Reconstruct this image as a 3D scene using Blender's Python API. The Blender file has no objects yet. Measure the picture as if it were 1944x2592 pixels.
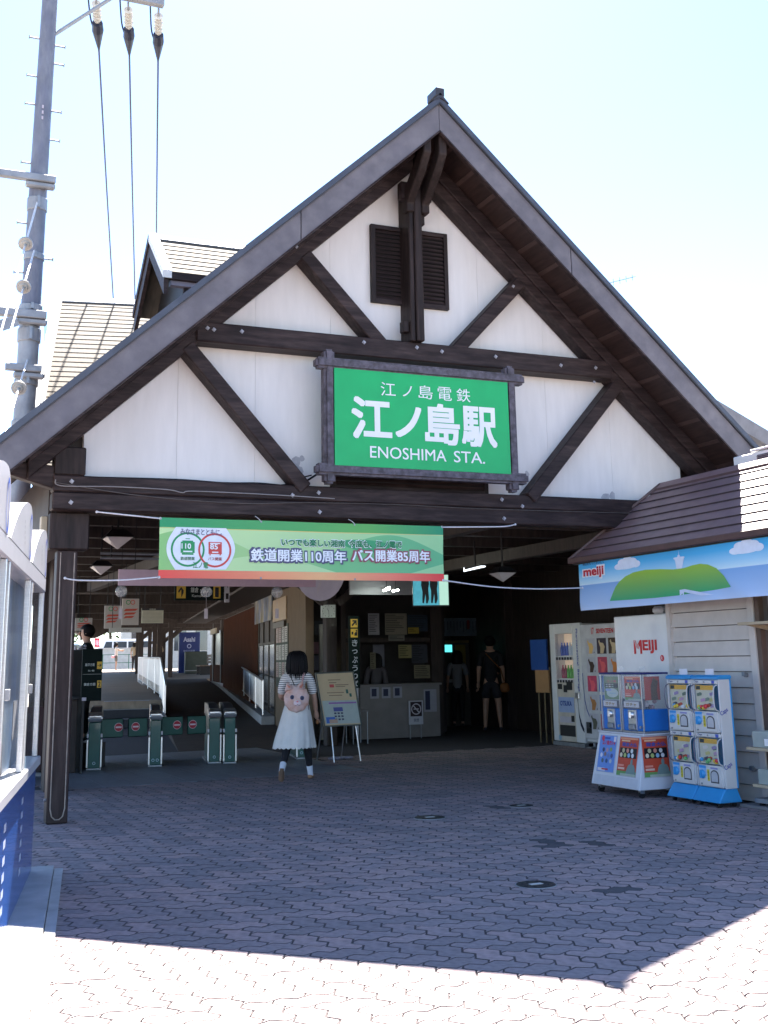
import bpy, bmesh, math, random
from mathutils import Vector, Matrix
random.seed(7)
R = math.radians
SC = bpy.context.scene
COL = SC.collection

# ------------------------------------------------------------------ camera
cam_d = bpy.data.cameras.new('camera')
cam = bpy.data.objects.new('camera', cam_d)
COL.objects.link(cam)
SC.camera = cam
YAW, PITCH, ROLL = 0.4086553533835412, 0.21731779765194784, 0.01775992154380821
cy, sy, cp, sp, cr, sr = math.cos(YAW), math.sin(YAW), math.cos(PITCH), math.sin(PITCH), math.cos(ROLL), math.sin(ROLL)
f_ = Vector((sy*cp, cy*cp, sp))
r_ = Vector((cy, -sy, 0))
u_ = r_.cross(f_)
r2, u2 = cr*r_ - sr*u_, sr*r_ + cr*u_
cam.matrix_world = Matrix(((r2.x, u2.x, -f_.x, 0), (r2.y, u2.y, -f_.y, 0), (r2.z, u2.z, -f_.z, 1.48), (0, 0, 0, 1)))
cam_d.sensor_fit = 'VERTICAL'
cam_d.sensor_height = 36
cam_d.sensor_width = 27
cam_d.lens = 2945.05/2592*36
cam_d.shift_x = (972-970.88)/2592
cam_d.shift_y = (1019.02-1296)/2592
cam_d.clip_start = 0.1
cam_d.clip_end = 3000

# ------------------------------------------------------------------ light
SUN_DIR = Vector((-0.226, -0.602, -0.766)).normalized()      # direction the light travels
W = bpy.data.worlds.new('World')
SC.world = W
W.use_nodes = True
nt = W.node_tree
bg = nt.nodes['Background']
sky = nt.nodes.new('ShaderNodeTexSky')
sky.sky_type = 'NISHITA'
sky.sun_disc = False
sky.sun_elevation = R(50)
sky.sun_rotation = R(20.6)
sky.air_density = 0.75
sky.dust_density = 0.15
sky.ozone_density = 3.0
nt.links.new(sky.outputs[0], bg.inputs[0])
bg.inputs[1].default_value = 0.061
sd = bpy.data.lights.new('sun', 'SUN')
sd.energy = 5.0
sd.angle = R(0.53)
sd.color = (1.0, 0.93, 0.84)
so = bpy.data.objects.new('sun', sd)
so.rotation_euler = SUN_DIR.to_track_quat('-Z', 'Y').to_euler()
so.location = (5, 40, 40)
COL.objects.link(so)
SC.view_settings.view_transform = 'Standard'
SC.view_settings.look = 'None'
SC.view_settings.gamma = 1
SC.view_settings.use_curve_mapping = False
SC.view_settings.exposure = 2.9
try:
    SC.cycles.max_bounces = 8
    SC.cycles.sample_clamp_indirect = 6
    SC.cycles.caustics_reflective = False
    SC.cycles.caustics_refractive = False
except Exception:
    pass

# ------------------------------------------------------------------ materials
MATS = {}

def s2l(c):
    return tuple((x/12.92 if x <= 0.04045 else ((x+0.055)/1.055)**2.4) for x in c)

def mat(name, col, rough=.6, var=.12, scale=6.0, stretch=(1, 1, 1), bump=0.0, metal=0.0, spec=.4, tint=None, tscale=1.3,
        emit=0.0, alpha=1.0, trans=0.0, rnd=0.0, coat=0.0):
    if name in MATS:
        return MATS[name]
    m = bpy.data.materials.new(name)
    m.use_nodes = True
    n = m.node_tree
    p = n.nodes['Principled BSDF']
    L = n.links.new
    p.inputs['Roughness'].default_value = rough
    p.inputs['Metallic'].default_value = metal
    p.inputs['Specular IOR Level'].default_value = spec
    p.inputs['Coat Weight'].default_value = coat
    p.inputs['Transmission Weight'].default_value = trans
    tc = n.nodes.new('ShaderNodeTexCoord')
    mp = n.nodes.new('ShaderNodeMapping')
    mp.inputs['Scale'].default_value = stretch
    L(tc.outputs['Object'], mp.inputs['Vector'])
    nz = n.nodes.new('ShaderNodeTexNoise')
    nz.inputs['Scale'].default_value = scale
    nz.inputs['Detail'].default_value = 5
    L(mp.outputs[0], nz.inputs['Vector'])
    mr = n.nodes.new('ShaderNodeMapRange')
    mr.inputs['From Min'].default_value = .3
    mr.inputs['From Max'].default_value = .7
    mr.inputs['To Min'].default_value = 1-var
    mr.inputs['To Max'].default_value = 1+var
    L(nz.outputs['Fac'], mr.inputs['Value'])
    last = mr.outputs[0]
    if rnd:
        oi = n.nodes.new('ShaderNodeObjectInfo')
        gi = n.nodes.new('ShaderNodeNewGeometry')
        ad = n.nodes.new('ShaderNodeMath'); ad.operation = 'ADD'
        L(oi.outputs['Random'], ad.inputs[0]); L(gi.outputs['Random Per Island'], ad.inputs[1])
        fr = n.nodes.new('ShaderNodeMath'); fr.operation = 'FRACT'
        L(ad.outputs[0], fr.inputs[0])
        r2_ = n.nodes.new('ShaderNodeMapRange')
        r2_.inputs['To Min'].default_value = 1-rnd
        r2_.inputs['To Max'].default_value = 1+rnd
        L(fr.outputs[0], r2_.inputs['Value'])
        mu = n.nodes.new('ShaderNodeMath'); mu.operation = 'MULTIPLY'
        L(last, mu.inputs[0]); L(r2_.outputs[0], mu.inputs[1])
        last = mu.outputs[0]
        m['_fract'] = 1
        frac = fr.outputs[0]
    base = n.nodes.new('ShaderNodeMix'); base.data_type = 'RGBA'
    base.inputs['A'].default_value = (*col, 1)
    base.inputs['B'].default_value = (*(tint or col), 1)
    if tint:
        nz2 = n.nodes.new('ShaderNodeTexNoise')
        nz2.inputs['Scale'].default_value = tscale
        nz2.inputs['Detail'].default_value = 6
        nz2.inputs['Roughness'].default_value = .65
        L(mp.outputs[0], nz2.inputs['Vector'])
        m2 = n.nodes.new('ShaderNodeMapRange')
        m2.inputs['From Min'].default_value = .42
        m2.inputs['From Max'].default_value = .68
        L(nz2.outputs['Fac'], m2.inputs['Value'])
        if rnd:
            ml = n.nodes.new('ShaderNodeMath'); ml.operation = 'ADD'
            sc_ = n.nodes.new('ShaderNodeMath'); sc_.operation = 'MULTIPLY_ADD'
            sc_.inputs[1].default_value = 1.1; sc_.inputs[2].default_value = -.45
            L(frac, sc_.inputs[0])
            L(m2.outputs[0], ml.inputs[0]); L(sc_.outputs[0], ml.inputs[1])
            ml.use_clamp = True
            L(ml.outputs[0], base.inputs['Factor'])
        else:
            L(m2.outputs[0], base.inputs['Factor'])
    else:
        base.inputs['Factor'].default_value = 0
    mm = n.nodes.new('ShaderNodeVectorMath'); mm.operation = 'SCALE'
    L(base.outputs['Result'], mm.inputs[0]); L(last, mm.inputs['Scale'])
    L(mm.outputs[0], p.inputs['Base Color'])
    if bump:
        b = n.nodes.new('ShaderNodeBump')
        b.inputs['Strength'].default_value = bump
        b.inputs['Distance'].default_value = .01
        L(nz.outputs['Fac'], b.inputs['Height'])
        L(b.outputs[0], p.inputs['Normal'])
    if emit:
        p.inputs['Emission Color'].default_value = (*col, 1)
        p.inputs['Emission Strength'].default_value = emit
    if alpha < 1:
        p.inputs['Alpha'].default_value = alpha
    MATS[name] = m
    return m

def flat(r, g, b, rough=.5, **k):
    """plain printed / painted colour given in sRGB 0..255"""
    key = 'paint_%d_%d_%d_%d' % (r, g, b, int(rough*100))
    return mat(key, s2l((r/255, g/255, b/255)), rough=rough, var=k.pop('var', .05), scale=k.pop('scale', 14), **k)

WOOD = mat('dark_stained_wood', (.023, .0145, .0145), .55, .35, 3.2, (1.2, 9, 9), .25, spec=.2, tint=(.056, .038, .036), tscale=1.4)
WOODZ = mat('dark_stained_wood_upright', (.021, .0145, .0135), .55, .35, 3.2, (9, 9, 1.0), .25, spec=.2, tint=(.040, .027, .025), tscale=1.1)
WOODP = mat('post_wood', (.034, .020, .018), .5, .3, 3.2, (9, 9, 1.0), .2, spec=.2, tint=(.05, .034, .031), tscale=1.1)
SOFF = mat('soffit_boards', (.034, .018, .015), .6, .35, 3, (9, 1, 9), .2)
FASC = mat('weathered_fascia', (.125, .116, .132), .6, .13, 2.6, (2.2, 8, 2.2), .2, tint=(.165, .152, .165), tscale=1.4)
ROOFM = mat('dark_metal_roofing', (.045, .045, .052), .45, .2, 4)
PLAST = mat('white_render', (.73, .705, .69), .8, .035, 5, (2.4, 2.4, .45), .12, tint=(.70, .675, .655), tscale=1.1)
STEEL = mat('brushed_steel', (.62, .62, .63), .28, .08, 20, (1, 1, 8), .05, metal=.9)
STEELD = mat('dull_galvanised_steel', (.30, .31, .33), .45, .15, 10, (1, 1, 1), .1, metal=.55)
DARK = mat('near_black', (.012, .012, .014), .5, .2, 10)
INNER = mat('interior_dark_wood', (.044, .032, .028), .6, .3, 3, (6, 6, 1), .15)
WHITEP = mat('white_painted_metal', (.76, .76, .76), .4, .04, 6, coat=.2)
GLASS = mat('clear_glass', (.8, .85, .88), .03, .02, 5, alpha=.09, spec=.8)
GLASSD = mat('display_glass', (.62, .68, .72), .04, .05, 3, alpha=.055, spec=1.0)

# ------------------------------------------------------------------ mesh builder
class MB:
    def __init__(s):
        s.v, s.f, s.mi = [], [], []
        s.cur = 0
    def add(s, vs, fs):
        o = len(s.v)
        s.v += [Vector(v) for v in vs]
        s.f += [tuple(i+o for i in f) for f in fs]
        s.mi += [s.cur]*len(fs)
        return s
    def box(s, x0, x1, y0, y1, z0, z1):
        x0, x1 = sorted((x0, x1)); y0, y1 = sorted((y0, y1)); z0, z1 = sorted((z0, z1))
        return s.add([(x0, y0, z0), (x1, y0, z0), (x1, y1, z0), (x0, y1, z0), (x0, y0, z1), (x1, y0, z1), (x1, y1, z1), (x0, y1, z1)],
                     [(3, 2, 1, 0), (4, 5, 6, 7), (0, 1, 5, 4), (1, 2, 6, 5), (2, 3, 7, 6), (3, 0, 4, 7)])
    def frus(s, lo, hi):
        """two loops of points (same count, ccw seen from hi) closed to a solid"""
        n = len(lo)
        fs = [tuple(range(n))[::-1], tuple(range(n, 2*n))]
        fs += [(i, (i+1) % n, n+(i+1) % n, n+i) for i in range(n)]
        return s.add(list(lo)+list(hi), fs)
    def prism(s, pts, ext):
        e = Vector(ext)
        pts = [Vector(p) for p in pts]
        nrm = Vector((0, 0, 0))
        for i in range(len(pts)):
            a, b = pts[i], pts[(i+1) % len(pts)]
            nrm += a.cross(b)
        if nrm.dot(e) < 0:
            pts = pts[::-1]
        return s.frus(pts, [p+e for p in pts])
    def bar(s, p, q, w, h, up=(0, 0, 1)):
        p, q, up = Vector(p), Vector(q), Vector(up)
        d = (q-p).normalized()
        a = d.cross(up).normalized()*w/2
        b = a.cross(d).normalized()*h/2
        return s.frus([p+a+b, p-a+b, p-a-b, p+a-b][::-1], [q+a+b, q-a+b, q-a-b, q+a-b][::-1])
    def cyl(s, p, q, r0, r1=None, n=12):
        r1 = r0 if r1 is None else r1
        p, q = Vector(p), Vector(q)
        d = (q-p).normalized()
        a = d.orthogonal().normalized(); b = d.cross(a)
        c = [(math.cos(2*math.pi*i/n), math.sin(2*math.pi*i/n)) for i in range(n)]
        return s.frus([p+(a*x+b*y)*r0 for x, y in c], [q+(a*x+b*y)*r1 for x, y in c])
    def tube(s, path, r, n=6):
        path = [Vector(p) for p in path]
        m = len(path)
        rs = r if isinstance(r, (list, tuple)) else [r]*m
        d0 = (path[1]-path[0]).normalized()
        a = d0.orthogonal().normalized()
        o = len(s.v)
        for i, p in enumerate(path):
            d = (path[min(i+1, m-1)]-path[max(i-1, 0)]).normalized()
            a = (a-d*a.dot(d)).normalized(); b = d.cross(a)
            s.v += [p+(a*math.cos(2*math.pi*k/n)+b*math.sin(2*math.pi*k/n))*rs[i] for k in range(n)]
        for i in range(m-1):
            for k in range(n):
                s.f.append((o+i*n+k, o+i*n+(k+1) % n, o+(i+1)*n+(k+1) % n, o+(i+1)*n+k)); s.mi.append(s.cur)
        s.f.append(tuple(o+k for k in range(n))[::-1]); s.f.append(tuple(o+(m-1)*n+k for k in range(n)))
        s.mi += [s.cur]*2
        return s
    def lathe(s, prof, c=(0, 0, 0), n=20, sx=1.0, sy=1.0):
        """profile (r, z) from bottom to top around the vertical"""
        c = Vector(c); o = len(s.v)
        for r, z in prof:
            s.v += [c+Vector((r*sx*math.cos(2*math.pi*k/n), r*sy*math.sin(2*math.pi*k/n), z)) for k in range(n)]
        for i in range(len(prof)-1):
            for k in range(n):
                s.f.append((o+i*n+k, o+i*n+(k+1) % n, o+(i+1)*n+(k+1) % n, o+(i+1)*n+k)); s.mi.append(s.cur)
        s.f.append(tuple(o+k for k in range(n))[::-1]); s.f.append(tuple(o+(len(prof)-1)*n+k for k in range(n)))
        s.mi += [s.cur]*2
        return s
    def ball(s, c, r, n=12, m=8, sc=(1, 1, 1)):
        c = Vector(c)
        pr = [(math.sin(math.pi*i/m), -math.cos(math.pi*i/m)) for i in range(m+1)]
        pr[0] = (.001, -1); pr[-1] = (.001, 1)
        o = len(s.v)
        s.lathe(pr, (0, 0, 0), n)
        for i in range(o, len(s.v)):
            v = s.v[i]
            s.v[i] = c+Vector((v.x*sc[0], v.y*sc[1], v.z*sc[2]))*r
        return s
    def quad(s, *p):
        return s.add(p, [tuple(range(len(p)))])
    def build(s, name, m, parent=None, world=True, bevel=0, smooth=False, seg=1):
        off = Vector((0, 0, 0))
        if parent is not None and world:
            off = base_of(parent)
        me = bpy.data.meshes.new(name)
        me.from_pydata([v-off for v in s.v], [], s.f)
        ms = m if isinstance(m, (list, tuple)) else [m]
        for x in ms:
            me.materials.append(x)
        if len(ms) > 1:
            me.polygons.foreach_set('material_index', s.mi)
        if bevel:
            b = bmesh.new(); b.from_mesh(me)
            ed = [e for e in b.edges if len(e.link_faces) == 2 and e.calc_face_angle(0) > .5]
            bmesh.ops.bevel(b, geom=ed, offset=bevel, segments=seg, affect='EDGES', clamp_overlap=True)
            b.to_mesh(me); b.free()
        if smooth:
            me.polygons.foreach_set('use_smooth', [True]*len(me.polygons))
            try:
                me.set_sharp_from_angle(angle=R(40))
            except Exception:
                pass
        me.update()
        o = bpy.data.objects.new(name, me)
        COL.objects.link(o)
        if parent is not None:
            o.parent = parent
        return o

def base_of(o):
    v = Vector((0, 0, 0))
    while o is not None:
        v += o.location
        o = o.parent
    return v

def thing(name, label, cat, loc=(0, 0, 0), rz=0, group=None):
    o = bpy.data.objects.new(name, None)
    o.empty_display_size = .1
    COL.objects.link(o)
    o.location = loc
    o.rotation_euler = (0, 0, rz)
    o['label'] = label
    o['category'] = cat
    if group:
        o['group'] = group
    return o

def tag(o, label, cat, group=None):
    o['label'] = label; o['category'] = cat
    if group:
        o['group'] = group
    return o

def struct(o):
    o['kind'] = 'structure'
    return o

def stuff(o):
    o['kind'] = 'stuff'
    return o

def B(x0, x1, y0, y1, z0, z1):
    return MB().box(x0, x1, y0, y1, z0, z1)

class Fr:
    """a flat face: origin, u axis, v axis, outward normal n"""
    def __init__(s, o, u, v):
        s.o, s.u, s.v = Vector(o), Vector(u).normalized(), Vector(v).normalized()
        s.n = s.u.cross(s.v).normalized()
    def __call__(s, a, b, c=0.0):
        return s.o+s.u*a+s.v*b+s.n*c
    def rect(s, mb, a0, a1, b0, b1, c=.003):
        return mb.quad(s(a0, b0, c), s(a1, b0, c), s(a1, b1, c), s(a0, b1, c))
    def slab(s, mb, a0, a1, b0, b1, c0, c1):
        return mb.frus([s(a0, b0, c0), s(a1, b0, c0), s(a1, b1, c0), s(a0, b1, c0)], [s(a0, b0, c1), s(a1, b0, c1), s(a1, b1, c1), s(a0, b1, c1)])
    def poly(s, mb, pts, c=.003):
        ar = sum(p[0]*q[1]-q[0]*p[1] for p, q in zip(pts, pts[1:]+pts[:1]))
        if ar < 0:
            pts = pts[::-1]
        return mb.quad(*[s(a, b, c) for a, b in pts])
    def disc(s, mb, a, b, r, c=.003, n=24, ry=None):
        ry = ry or r
        return s.poly(mb, [(a+r*math.cos(2*math.pi*i/n), b+ry*math.sin(2*math.pi*i/n)) for i in range(n)], c)
    def ring(s, mb, a, b, r0, r1, c=.003, n=32):
        for i in range(n):
            t0, t1 = 2*math.pi*i/n, 2*math.pi*(i+1)/n
            mb.quad(*[s(a+r*math.cos(t), b+r*math.sin(t), c) for r, t in ((r0, t0), (r1, t0), (r1, t1), (r0, t1))])
        return mb

TXT = {}
def text_mesh(body, bold):
    k = (body, bold)
    if k in TXT:
        return TXT[k]
    cu = bpy.data.curves.new('lettering', 'FONT')
    cu.body = body
    cu.resolution_u = 3
    o = bpy.data.objects.new('lettering', cu)
    COL.objects.link(o)
    dg = bpy.context.evaluated_depsgraph_get()
    me = bpy.data.meshes.new_from_object(o.evaluated_get(dg))
    vs = [v.co.copy() for v in me.vertices]
    fs = [tuple(p.vertices) for p in me.polygons]
    bpy.data.objects.remove(o)
    bpy.data.curves.remove(cu)
    bpy.data.meshes.remove(me)
    TXT[k] = (vs, fs)
    return TXT[k]

def letter(mb, body, fr, a0, a1, b0, b1, c=.005, bold=.0, warp=None, keep=False):
    """print text filling the rectangle a0..a1 x b0..b1 of a face"""
    vs, fs = text_mesh(body, bold)
    if not vs:
        return mb
    x0, x1 = min(v.x for v in vs), max(v.x for v in vs)
    y0, y1 = min(v.y for v in vs), max(v.y for v in vs)
    out = []
    for v in vs:
        a = a0+(v.x-x0)/(x1-x0)*(a1-a0)
        b = b0+(v.y-y0)/max(y1-y0, 1e-6)*(b1-b0)
        p = fr(a, b, c)
        out.append(p if warp is None else p+fr.n*warp(a, b))
    if bold <= 0:
        return mb.add(out, fs)
    k = bold*(a1-a0)/(x1-x0)*1.0
    kb_ = bold*(b1-b0)/max(y1-y0, 1e-6)
    for i, (dx, dy) in enumerate(((0, 0), (-1, -1), (1, -1), (1, 1), (-1, 1), (1, 0), (-1, 0), (0, 1), (0, -1))):
        d = fr.u*(dx*k)+fr.v*(dy*kb_)-fr.n*(.00016*i)      # heavier strokes: shifted copies, each a hair deeper
        mb.add([p+d for p in out], fs)
    return mb

def lettering(body, fr, a0, a1, b0, b1, m, parent, c=.005, bold=.0, warp=None, name='lettering'):
    return letter(MB(), body, fr, a0, a1, b0, b1, c, bold, warp).build(name, m, parent)

def pole_axes(X, Y, Z=0):
    return Vector((X, Y, Z))

def copy_tree(o, parent=None):
    c = o.copy(); COL.objects.link(c)
    if parent is not None:
        c.parent = parent
    for ch in list(o.children):
        copy_tree(ch, c)
    return c

# ================================================================== ground
asph = mat('pale_plaza_concrete', (.25, .225, .20), .9, .15, 4, bump=.1, tint=(.21, .195, .18))
g = struct(MB().quad((-900, -900, -.06), (900, -900, -.06), (900, 900, -.06), (-900, 900, -.06)).build('ground', asph))
pav = struct(B(-6, 13.5, -4, 26.0, -.05, -.0070).build('pavement', mat('joint_sand', (.055, .05, .055), .95, .2, 30)))
PAVM = mat('concrete_paver', (.245, .205, .212), .8, .2, 22, bump=.3, tint=(.315, .226, .215), tscale=2.5, rnd=.14)
PAVD = mat('worn_dark_paver', (.075, .07, .078), .85, .2, 22, bump=.25, rnd=.1)
GW = .146       # one paver is two cells of this size
def paver_outline(nx, ny):
    """wavy interlocking outline, every unit edge carries the same wave"""
    A = .15*GW
    wave = [(0, 0), (.3, A), (.7, -A)]
    pts = []
    for i in range(nx):
        pts += [((i+t)*GW, w) for t, w in wave]
    for j in range(ny):
        pts += [(nx*GW+w, (j+t)*GW) for t, w in wave]
    for i in range(nx, 0, -1):
        pts += [((i-(1-t) if t else i)*GW, ny*GW+w) for t, w in [(0, 0), (.7, -A), (.3, A)]] if False else [(i*GW, ny*GW), ((i-.3)*GW, ny*GW-A), ((i-.7)*GW, ny*GW+A)]
    for j in range(ny, 0, -1):
        pts += [(0, j*GW), (-A, (j-.3)*GW), (A, (j-.7)*GW)]
    return pts
def inset(pts, d):
    n = len(pts); out = []
    for i in range(n):
        p0, p1, p2 = Vector(pts[i-1]), Vector(pts[i]), Vector(pts[(i+1) % n])
        e0, e1 = (p1-p0).normalized(), (p2-p1).normalized()
        n0, n1 = Vector((-e0.y, e0.x)), Vector((-e1.y, e1.x))
        b = (n0+n1)
        b = b/max(b.length_squared, .5)*2*.5*2 if b.length > .1 else n0
        out.append(p1+b*d*.5*2 if False else p1+(n0+n1)/(1+max(n0.dot(n1), -.3))*d)
    return out
def paver_geo(nx, ny):
    o = paver_outline(nx, ny)
    a, b = inset(o, .0015), inset(o, .0070)
    n = len(o)
    vs = [(p.x, p.y, -.0055) for p in a]+[(p.x, p.y, 0) for p in b]
    fs = [tuple(range(n, 2*n))]+[(i, (i+1) % n, n+(i+1) % n, n+i) for i in range(n)]
    return vs, fs
GEO = {(2, 1): paver_geo(2, 1), (1, 2): paver_geo(1, 2)}
JOINT = mat('joint_dirt', (.104, .086, .088), .95, .3, 30)
MESH = {}
for k in GEO:
    for dk in (0, 1):
        me = bpy.data.meshes.new('paver')
        me.from_pydata(GEO[k][0], [], GEO[k][1])
        me.materials.append(PAVD if dk else PAVM)
        me.materials.append(JOINT)
        me.polygons.foreach_set('material_index', [0]+[1]*(len(GEO[k][1])-1))
        MESH[k, dk] = me
CAMXY = Vector((0, 0))
def cam_sees(x, y):
    rel = Vector((x, y, -1.48))
    d = rel.dot(f_)
    if d < .5:
        return None
    return (972-1.1+rel.dot(r2)/d*2945, 1019-rel.dot(u2)/d*2945)
cells = []
DARKP = {(5.15, 8.45), (5.45, 8.55), (5.2, 8.85), (4.62, 6.82), (4.3, 7.75), (5.95, 10.95), (3.7, 6.6)}
holes = [(4.98, 10.57, .155), (4.15, 7.18, .14), (6.17, 10.9, .13)]
for ix in range(-30, 88):
    for iy in range(-20, 122):
        x, y = ix*GW, iy*GW
        m4 = (ix+iy) % 4
        if m4 == 0:
            k = (2, 1)
        elif m4 == 2:
            k = (1, 2)
        else:
            continue
        cx, cy_ = x+k[0]*GW/2, y+k[1]*GW/2
        if cx*.98222-cy_*.1877 < -.36-(cy_-6)*.028-.14 and cy_ < 9.1 and cx > -1.5:
            continue                       # the kerb of the map board
        if 1.95 < cx < 5.95+.2*(cy_-15.4) and cy_ > 15.2+.09*(cx-3):
            continue                       # the tiled strip by the gates
        if cx > 8.28 and cy_ < 11.3:
            continue
        if any(math.hypot(cx-a, cy_-b) < r+.03 for a, b, r in holes):
            pass
        q = cam_sees(cx, cy_)
        seen = q is not None and -40 < q[0] < 1990 and q[1] < 2640
        cells.append((cx*cx+cy_*cy_ if seen else 1e6+cx*cx+cy_*cy_, x, y, k, cx, cy_))
cells.sort(key=lambda c: c[0])
mb = MB(); mbd = MB()
for i, (_, x, y, k, cx, cy_) in enumerate(cells):
    dk = any(math.hypot(cx-a, cy_-b) < .1 for a, b in DARKP)
    dz = random.uniform(-.0012, .0012)
    if i < 292:
        o = bpy.data.objects.new('paver', MESH[k, int(dk)])
        o.location = (x, y, dz)
        o.parent = pav
        COL.objects.link(o)
    else:
        vs, fs = GEO[k]
        q_ = mbd if dk else mb
        q_.add([(v[0]+x, v[1]+y, v[2]+dz) for v in vs], fs)
        q_.mi[-(len(fs)-1):] = [1]*(len(fs)-1)
stuff(mb.build('paver_field', [PAVM, JOINT], pav, world=False))
stuff(mbd.build('dark_pavers', [PAVD, JOINT], pav, world=False))
# grey tiles under the gates
tl = struct(B(1.95, 6.35, 15.0, 20.2, -.03, -.010).build('tile_bed', mat('tile_grout', (.03, .03, .035), .9)))
TILE = mat('grey_floor_tile', (.20, .205, .225), .55, .1, 9, bump=.08, rnd=.08)
for i in range(12):
    for j in range(7):
        x0 = 2.02+i*.36; y0 = 15.2+.09*(x0-3)+j*.72
        sk = .2*(j*.72)
        if x0 > 6.0:
            continue
        d = .004
        pts = [(x0+d, y0+d), (x0+.36-d, y0+.032+d), (x0+.36-d, y0+.752-d), (x0+d, y0+.72-d)]
        t = MB().frus([(a, b, -.0096) for a, b in pts], [(a, b, .0) for a, b in pts]).build('tile', TILE, tl)
hf = struct(B(-2, 13.5, 17.9, 30.5, -.05, -.018).build('hall_floor', mat('dark_hall_floor', (.11, .10, .10), .6, .2, 8, bump=.1)))

# round access covers in the paving
CI = mat('cast_iron', (.035, .036, .04), .5, .25, 30, bump=.3, metal=.4)
for (x, y, r), lb in zip(holes, ('round iron cover in the paving nearest the station doorway on the left', 'round iron cover with pale rim in the middle of the forecourt', 'round iron cover near the wheels of the capsule machine cart')):
    t = thing('manhole_cover', lb, 'manhole cover', (x, y, 0), group='round covers in the paving')
    MB().lathe([(r, -.002), (r, .004), (r*.99, .0055)], (x, y, 0), 28).build('rim', STEELD, t)
    MB().lathe([(r*.94, .004), (r*.94, .0068), (r*.9, .0072)], (x, y, 0), 28).build('lid', CI, t)
    B(x-.045, x+.045, y-.022, y+.022, .0070, .0092).build('plate', mat('pale_plate', (.55, .55, .52), .5), t)
    m = MB()
    for k in range(8):
        a = k*math.pi/4+.2
        m.box(x+math.cos(a)*r*.62-.008, x+math.cos(a)*r*.62+.008, y+math.sin(a)*r*.62-.008, y+math.sin(a)*r*.62+.008, .0068, .0088)
    m.build('stud', CI, t)

# ================================================================== station building
X0, YW, YF, TAN = 5.57, 12.0, 11.1, .92
st = thing('station_building', 'timber framed white station building with steep gable over its open entrance', 'station', (X0, YW, 0))
def rz_(x, drop=0):
    return 7.8-TAN*abs(x-X0)-drop
EL, ER = .90, 10.24
YB = 16.3
# roof slopes
for sgn, xe in ((-1, EL), (1, ER)):
    ze = rz_(xe)
    sec = lambda y: [(X0, y, 7.8), (xe, y, ze), (xe, y, ze-.06), (X0, y, 7.74)]
    MB().prism(sec(YF-.03), (0, YB-YF+.03 if sgn < 0 else 22-YF, 0)).build('roof', ROOFM, st)
    sec2 = [(X0, YF+.04, 7.735), (xe-sgn*.03, YF+.04, ze-.065), (xe-sgn*.03, YF+.04, ze-.20), (X0, YF+.04, 7.60)]
    MB().prism(sec2, (0, (YB if sgn < 0 else 22)-YF-.05, 0)).build('soffit', SOFF, st)
    # fascia board in two lengths
    for a, b in ((0, .36), (.362, .999)):
        xa, xb = X0+(xe-X0)*a, X0+(xe-X0)*b
        if a == 0:
            xa = X0+sgn*.002
        pts = [(xa, YF, rz_(xa, .02)), (xb, YF, rz_(xb, .02)), (xb, YF, rz_(xb, .395)), (xa, YF, rz_(xa, .395))]
        MB().prism(pts, (0, .036, 0)).build('fascia_board', FASC, st, bevel=.004)
    # metal edge along the top
    pts = [(X0, YF-.035, 7.83), (xe, YF-.035, rz_(xe, -.03)), (xe, YF-.035, rz_(xe, .045)), (X0, YF-.035, 7.755)]
    MB().prism(pts, (0, .03, 0)).build('roof_edge', mat('edge_flashing', (.075, .08, .10), .4, .15, 5, metal=.3), st)
    # thin moulding at the foot of the fascia
    pts = [(X0, YF-.012, rz_(X0, .385)), (xe, YF-.012, rz_(xe, .385)), (xe, YF-.012, rz_(xe, .41)), (X0, YF-.012, rz_(X0, .41))]
    MB().prism(pts, (0, .06, 0)).build('moulding', WOOD, st)
    # boards of the soffit seen from below
    for i in range(1, 17):
        xa = X0+(xe-X0)*i/17
        z = rz_(xa, .205)
        MB().bar((xa, YF+.05, z), (xa, YW-.02, z), .05, .035, (sgn*TAN, 0, 1)).build('soffit_batten', mat('batten_wood', (.07, .042, .036), .6, .2), st)
    # rafters against the wall
    xa, xb = X0+sgn*.02, X0+sgn*4.3
    pts = [(xa, YW-.22, rz_(xa, .235)), (xb, YW-.22, rz_(xb, .235)), (xb, YW-.22, rz_(xb, .575)), (xa, YW-.22, rz_(xa, .575))]
    MB().prism(pts, (0, .215, 0)).build('rafter', WOOD, st, bevel=.012)
    pts = [(p[0], YW-.262, p[2]-(.0 if i < 2 else -.15)) for i, p in enumerate(pts)]
    MB().prism(pts, (0, .038, 0)).build('rafter_facing', WOOD, st, bevel=.008)
    # outer corner post above the beam and bracket under the eave
    xc = X0+sgn*3.89
    B(xc-.155, xc+.155, YW-.20, YW-.004, 3.335, rz_(xc, .6)).build('corner_post', WOODZ, st, bevel=.012)
    xo = X0+sgn*4.5
    MB().prism([(xc+sgn*.1, YW-.18, 3.42), (xc+sgn*.1, YW-.18, 3.18), (xo, YW-.18, 2.98+.35), (xo, YW-.18, 3.33+.14)], (0, .16, 0)).build('eave_bracket', WOOD, st, bevel=.01)
    B(xe-sgn*.06, xe+sgn*.05, YF+.02, (YB if sgn < 0 else 22), ze-.19, ze-.07).build('gutter', WOOD, st)
MB().prism([(X0-.11, YF-.05, 7.745), (X0, YF-.05, 7.86), (X0+.11, YF-.05, 7.745), (X0+.06, YF-.05, 7.84), (X0, YF-.05, 7.93), (X0-.06, YF-.05, 7.84)][:3]+[(X0, YF-.05, 7.8)], (0, 11, 0)).build('ridge_cap', ROOFM, st)
B(X0-.055, X0+.055, YF-.05, YF+.2, 7.82, 7.93).build('ridge_end', ROOFM, st, bevel=.01)

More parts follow.
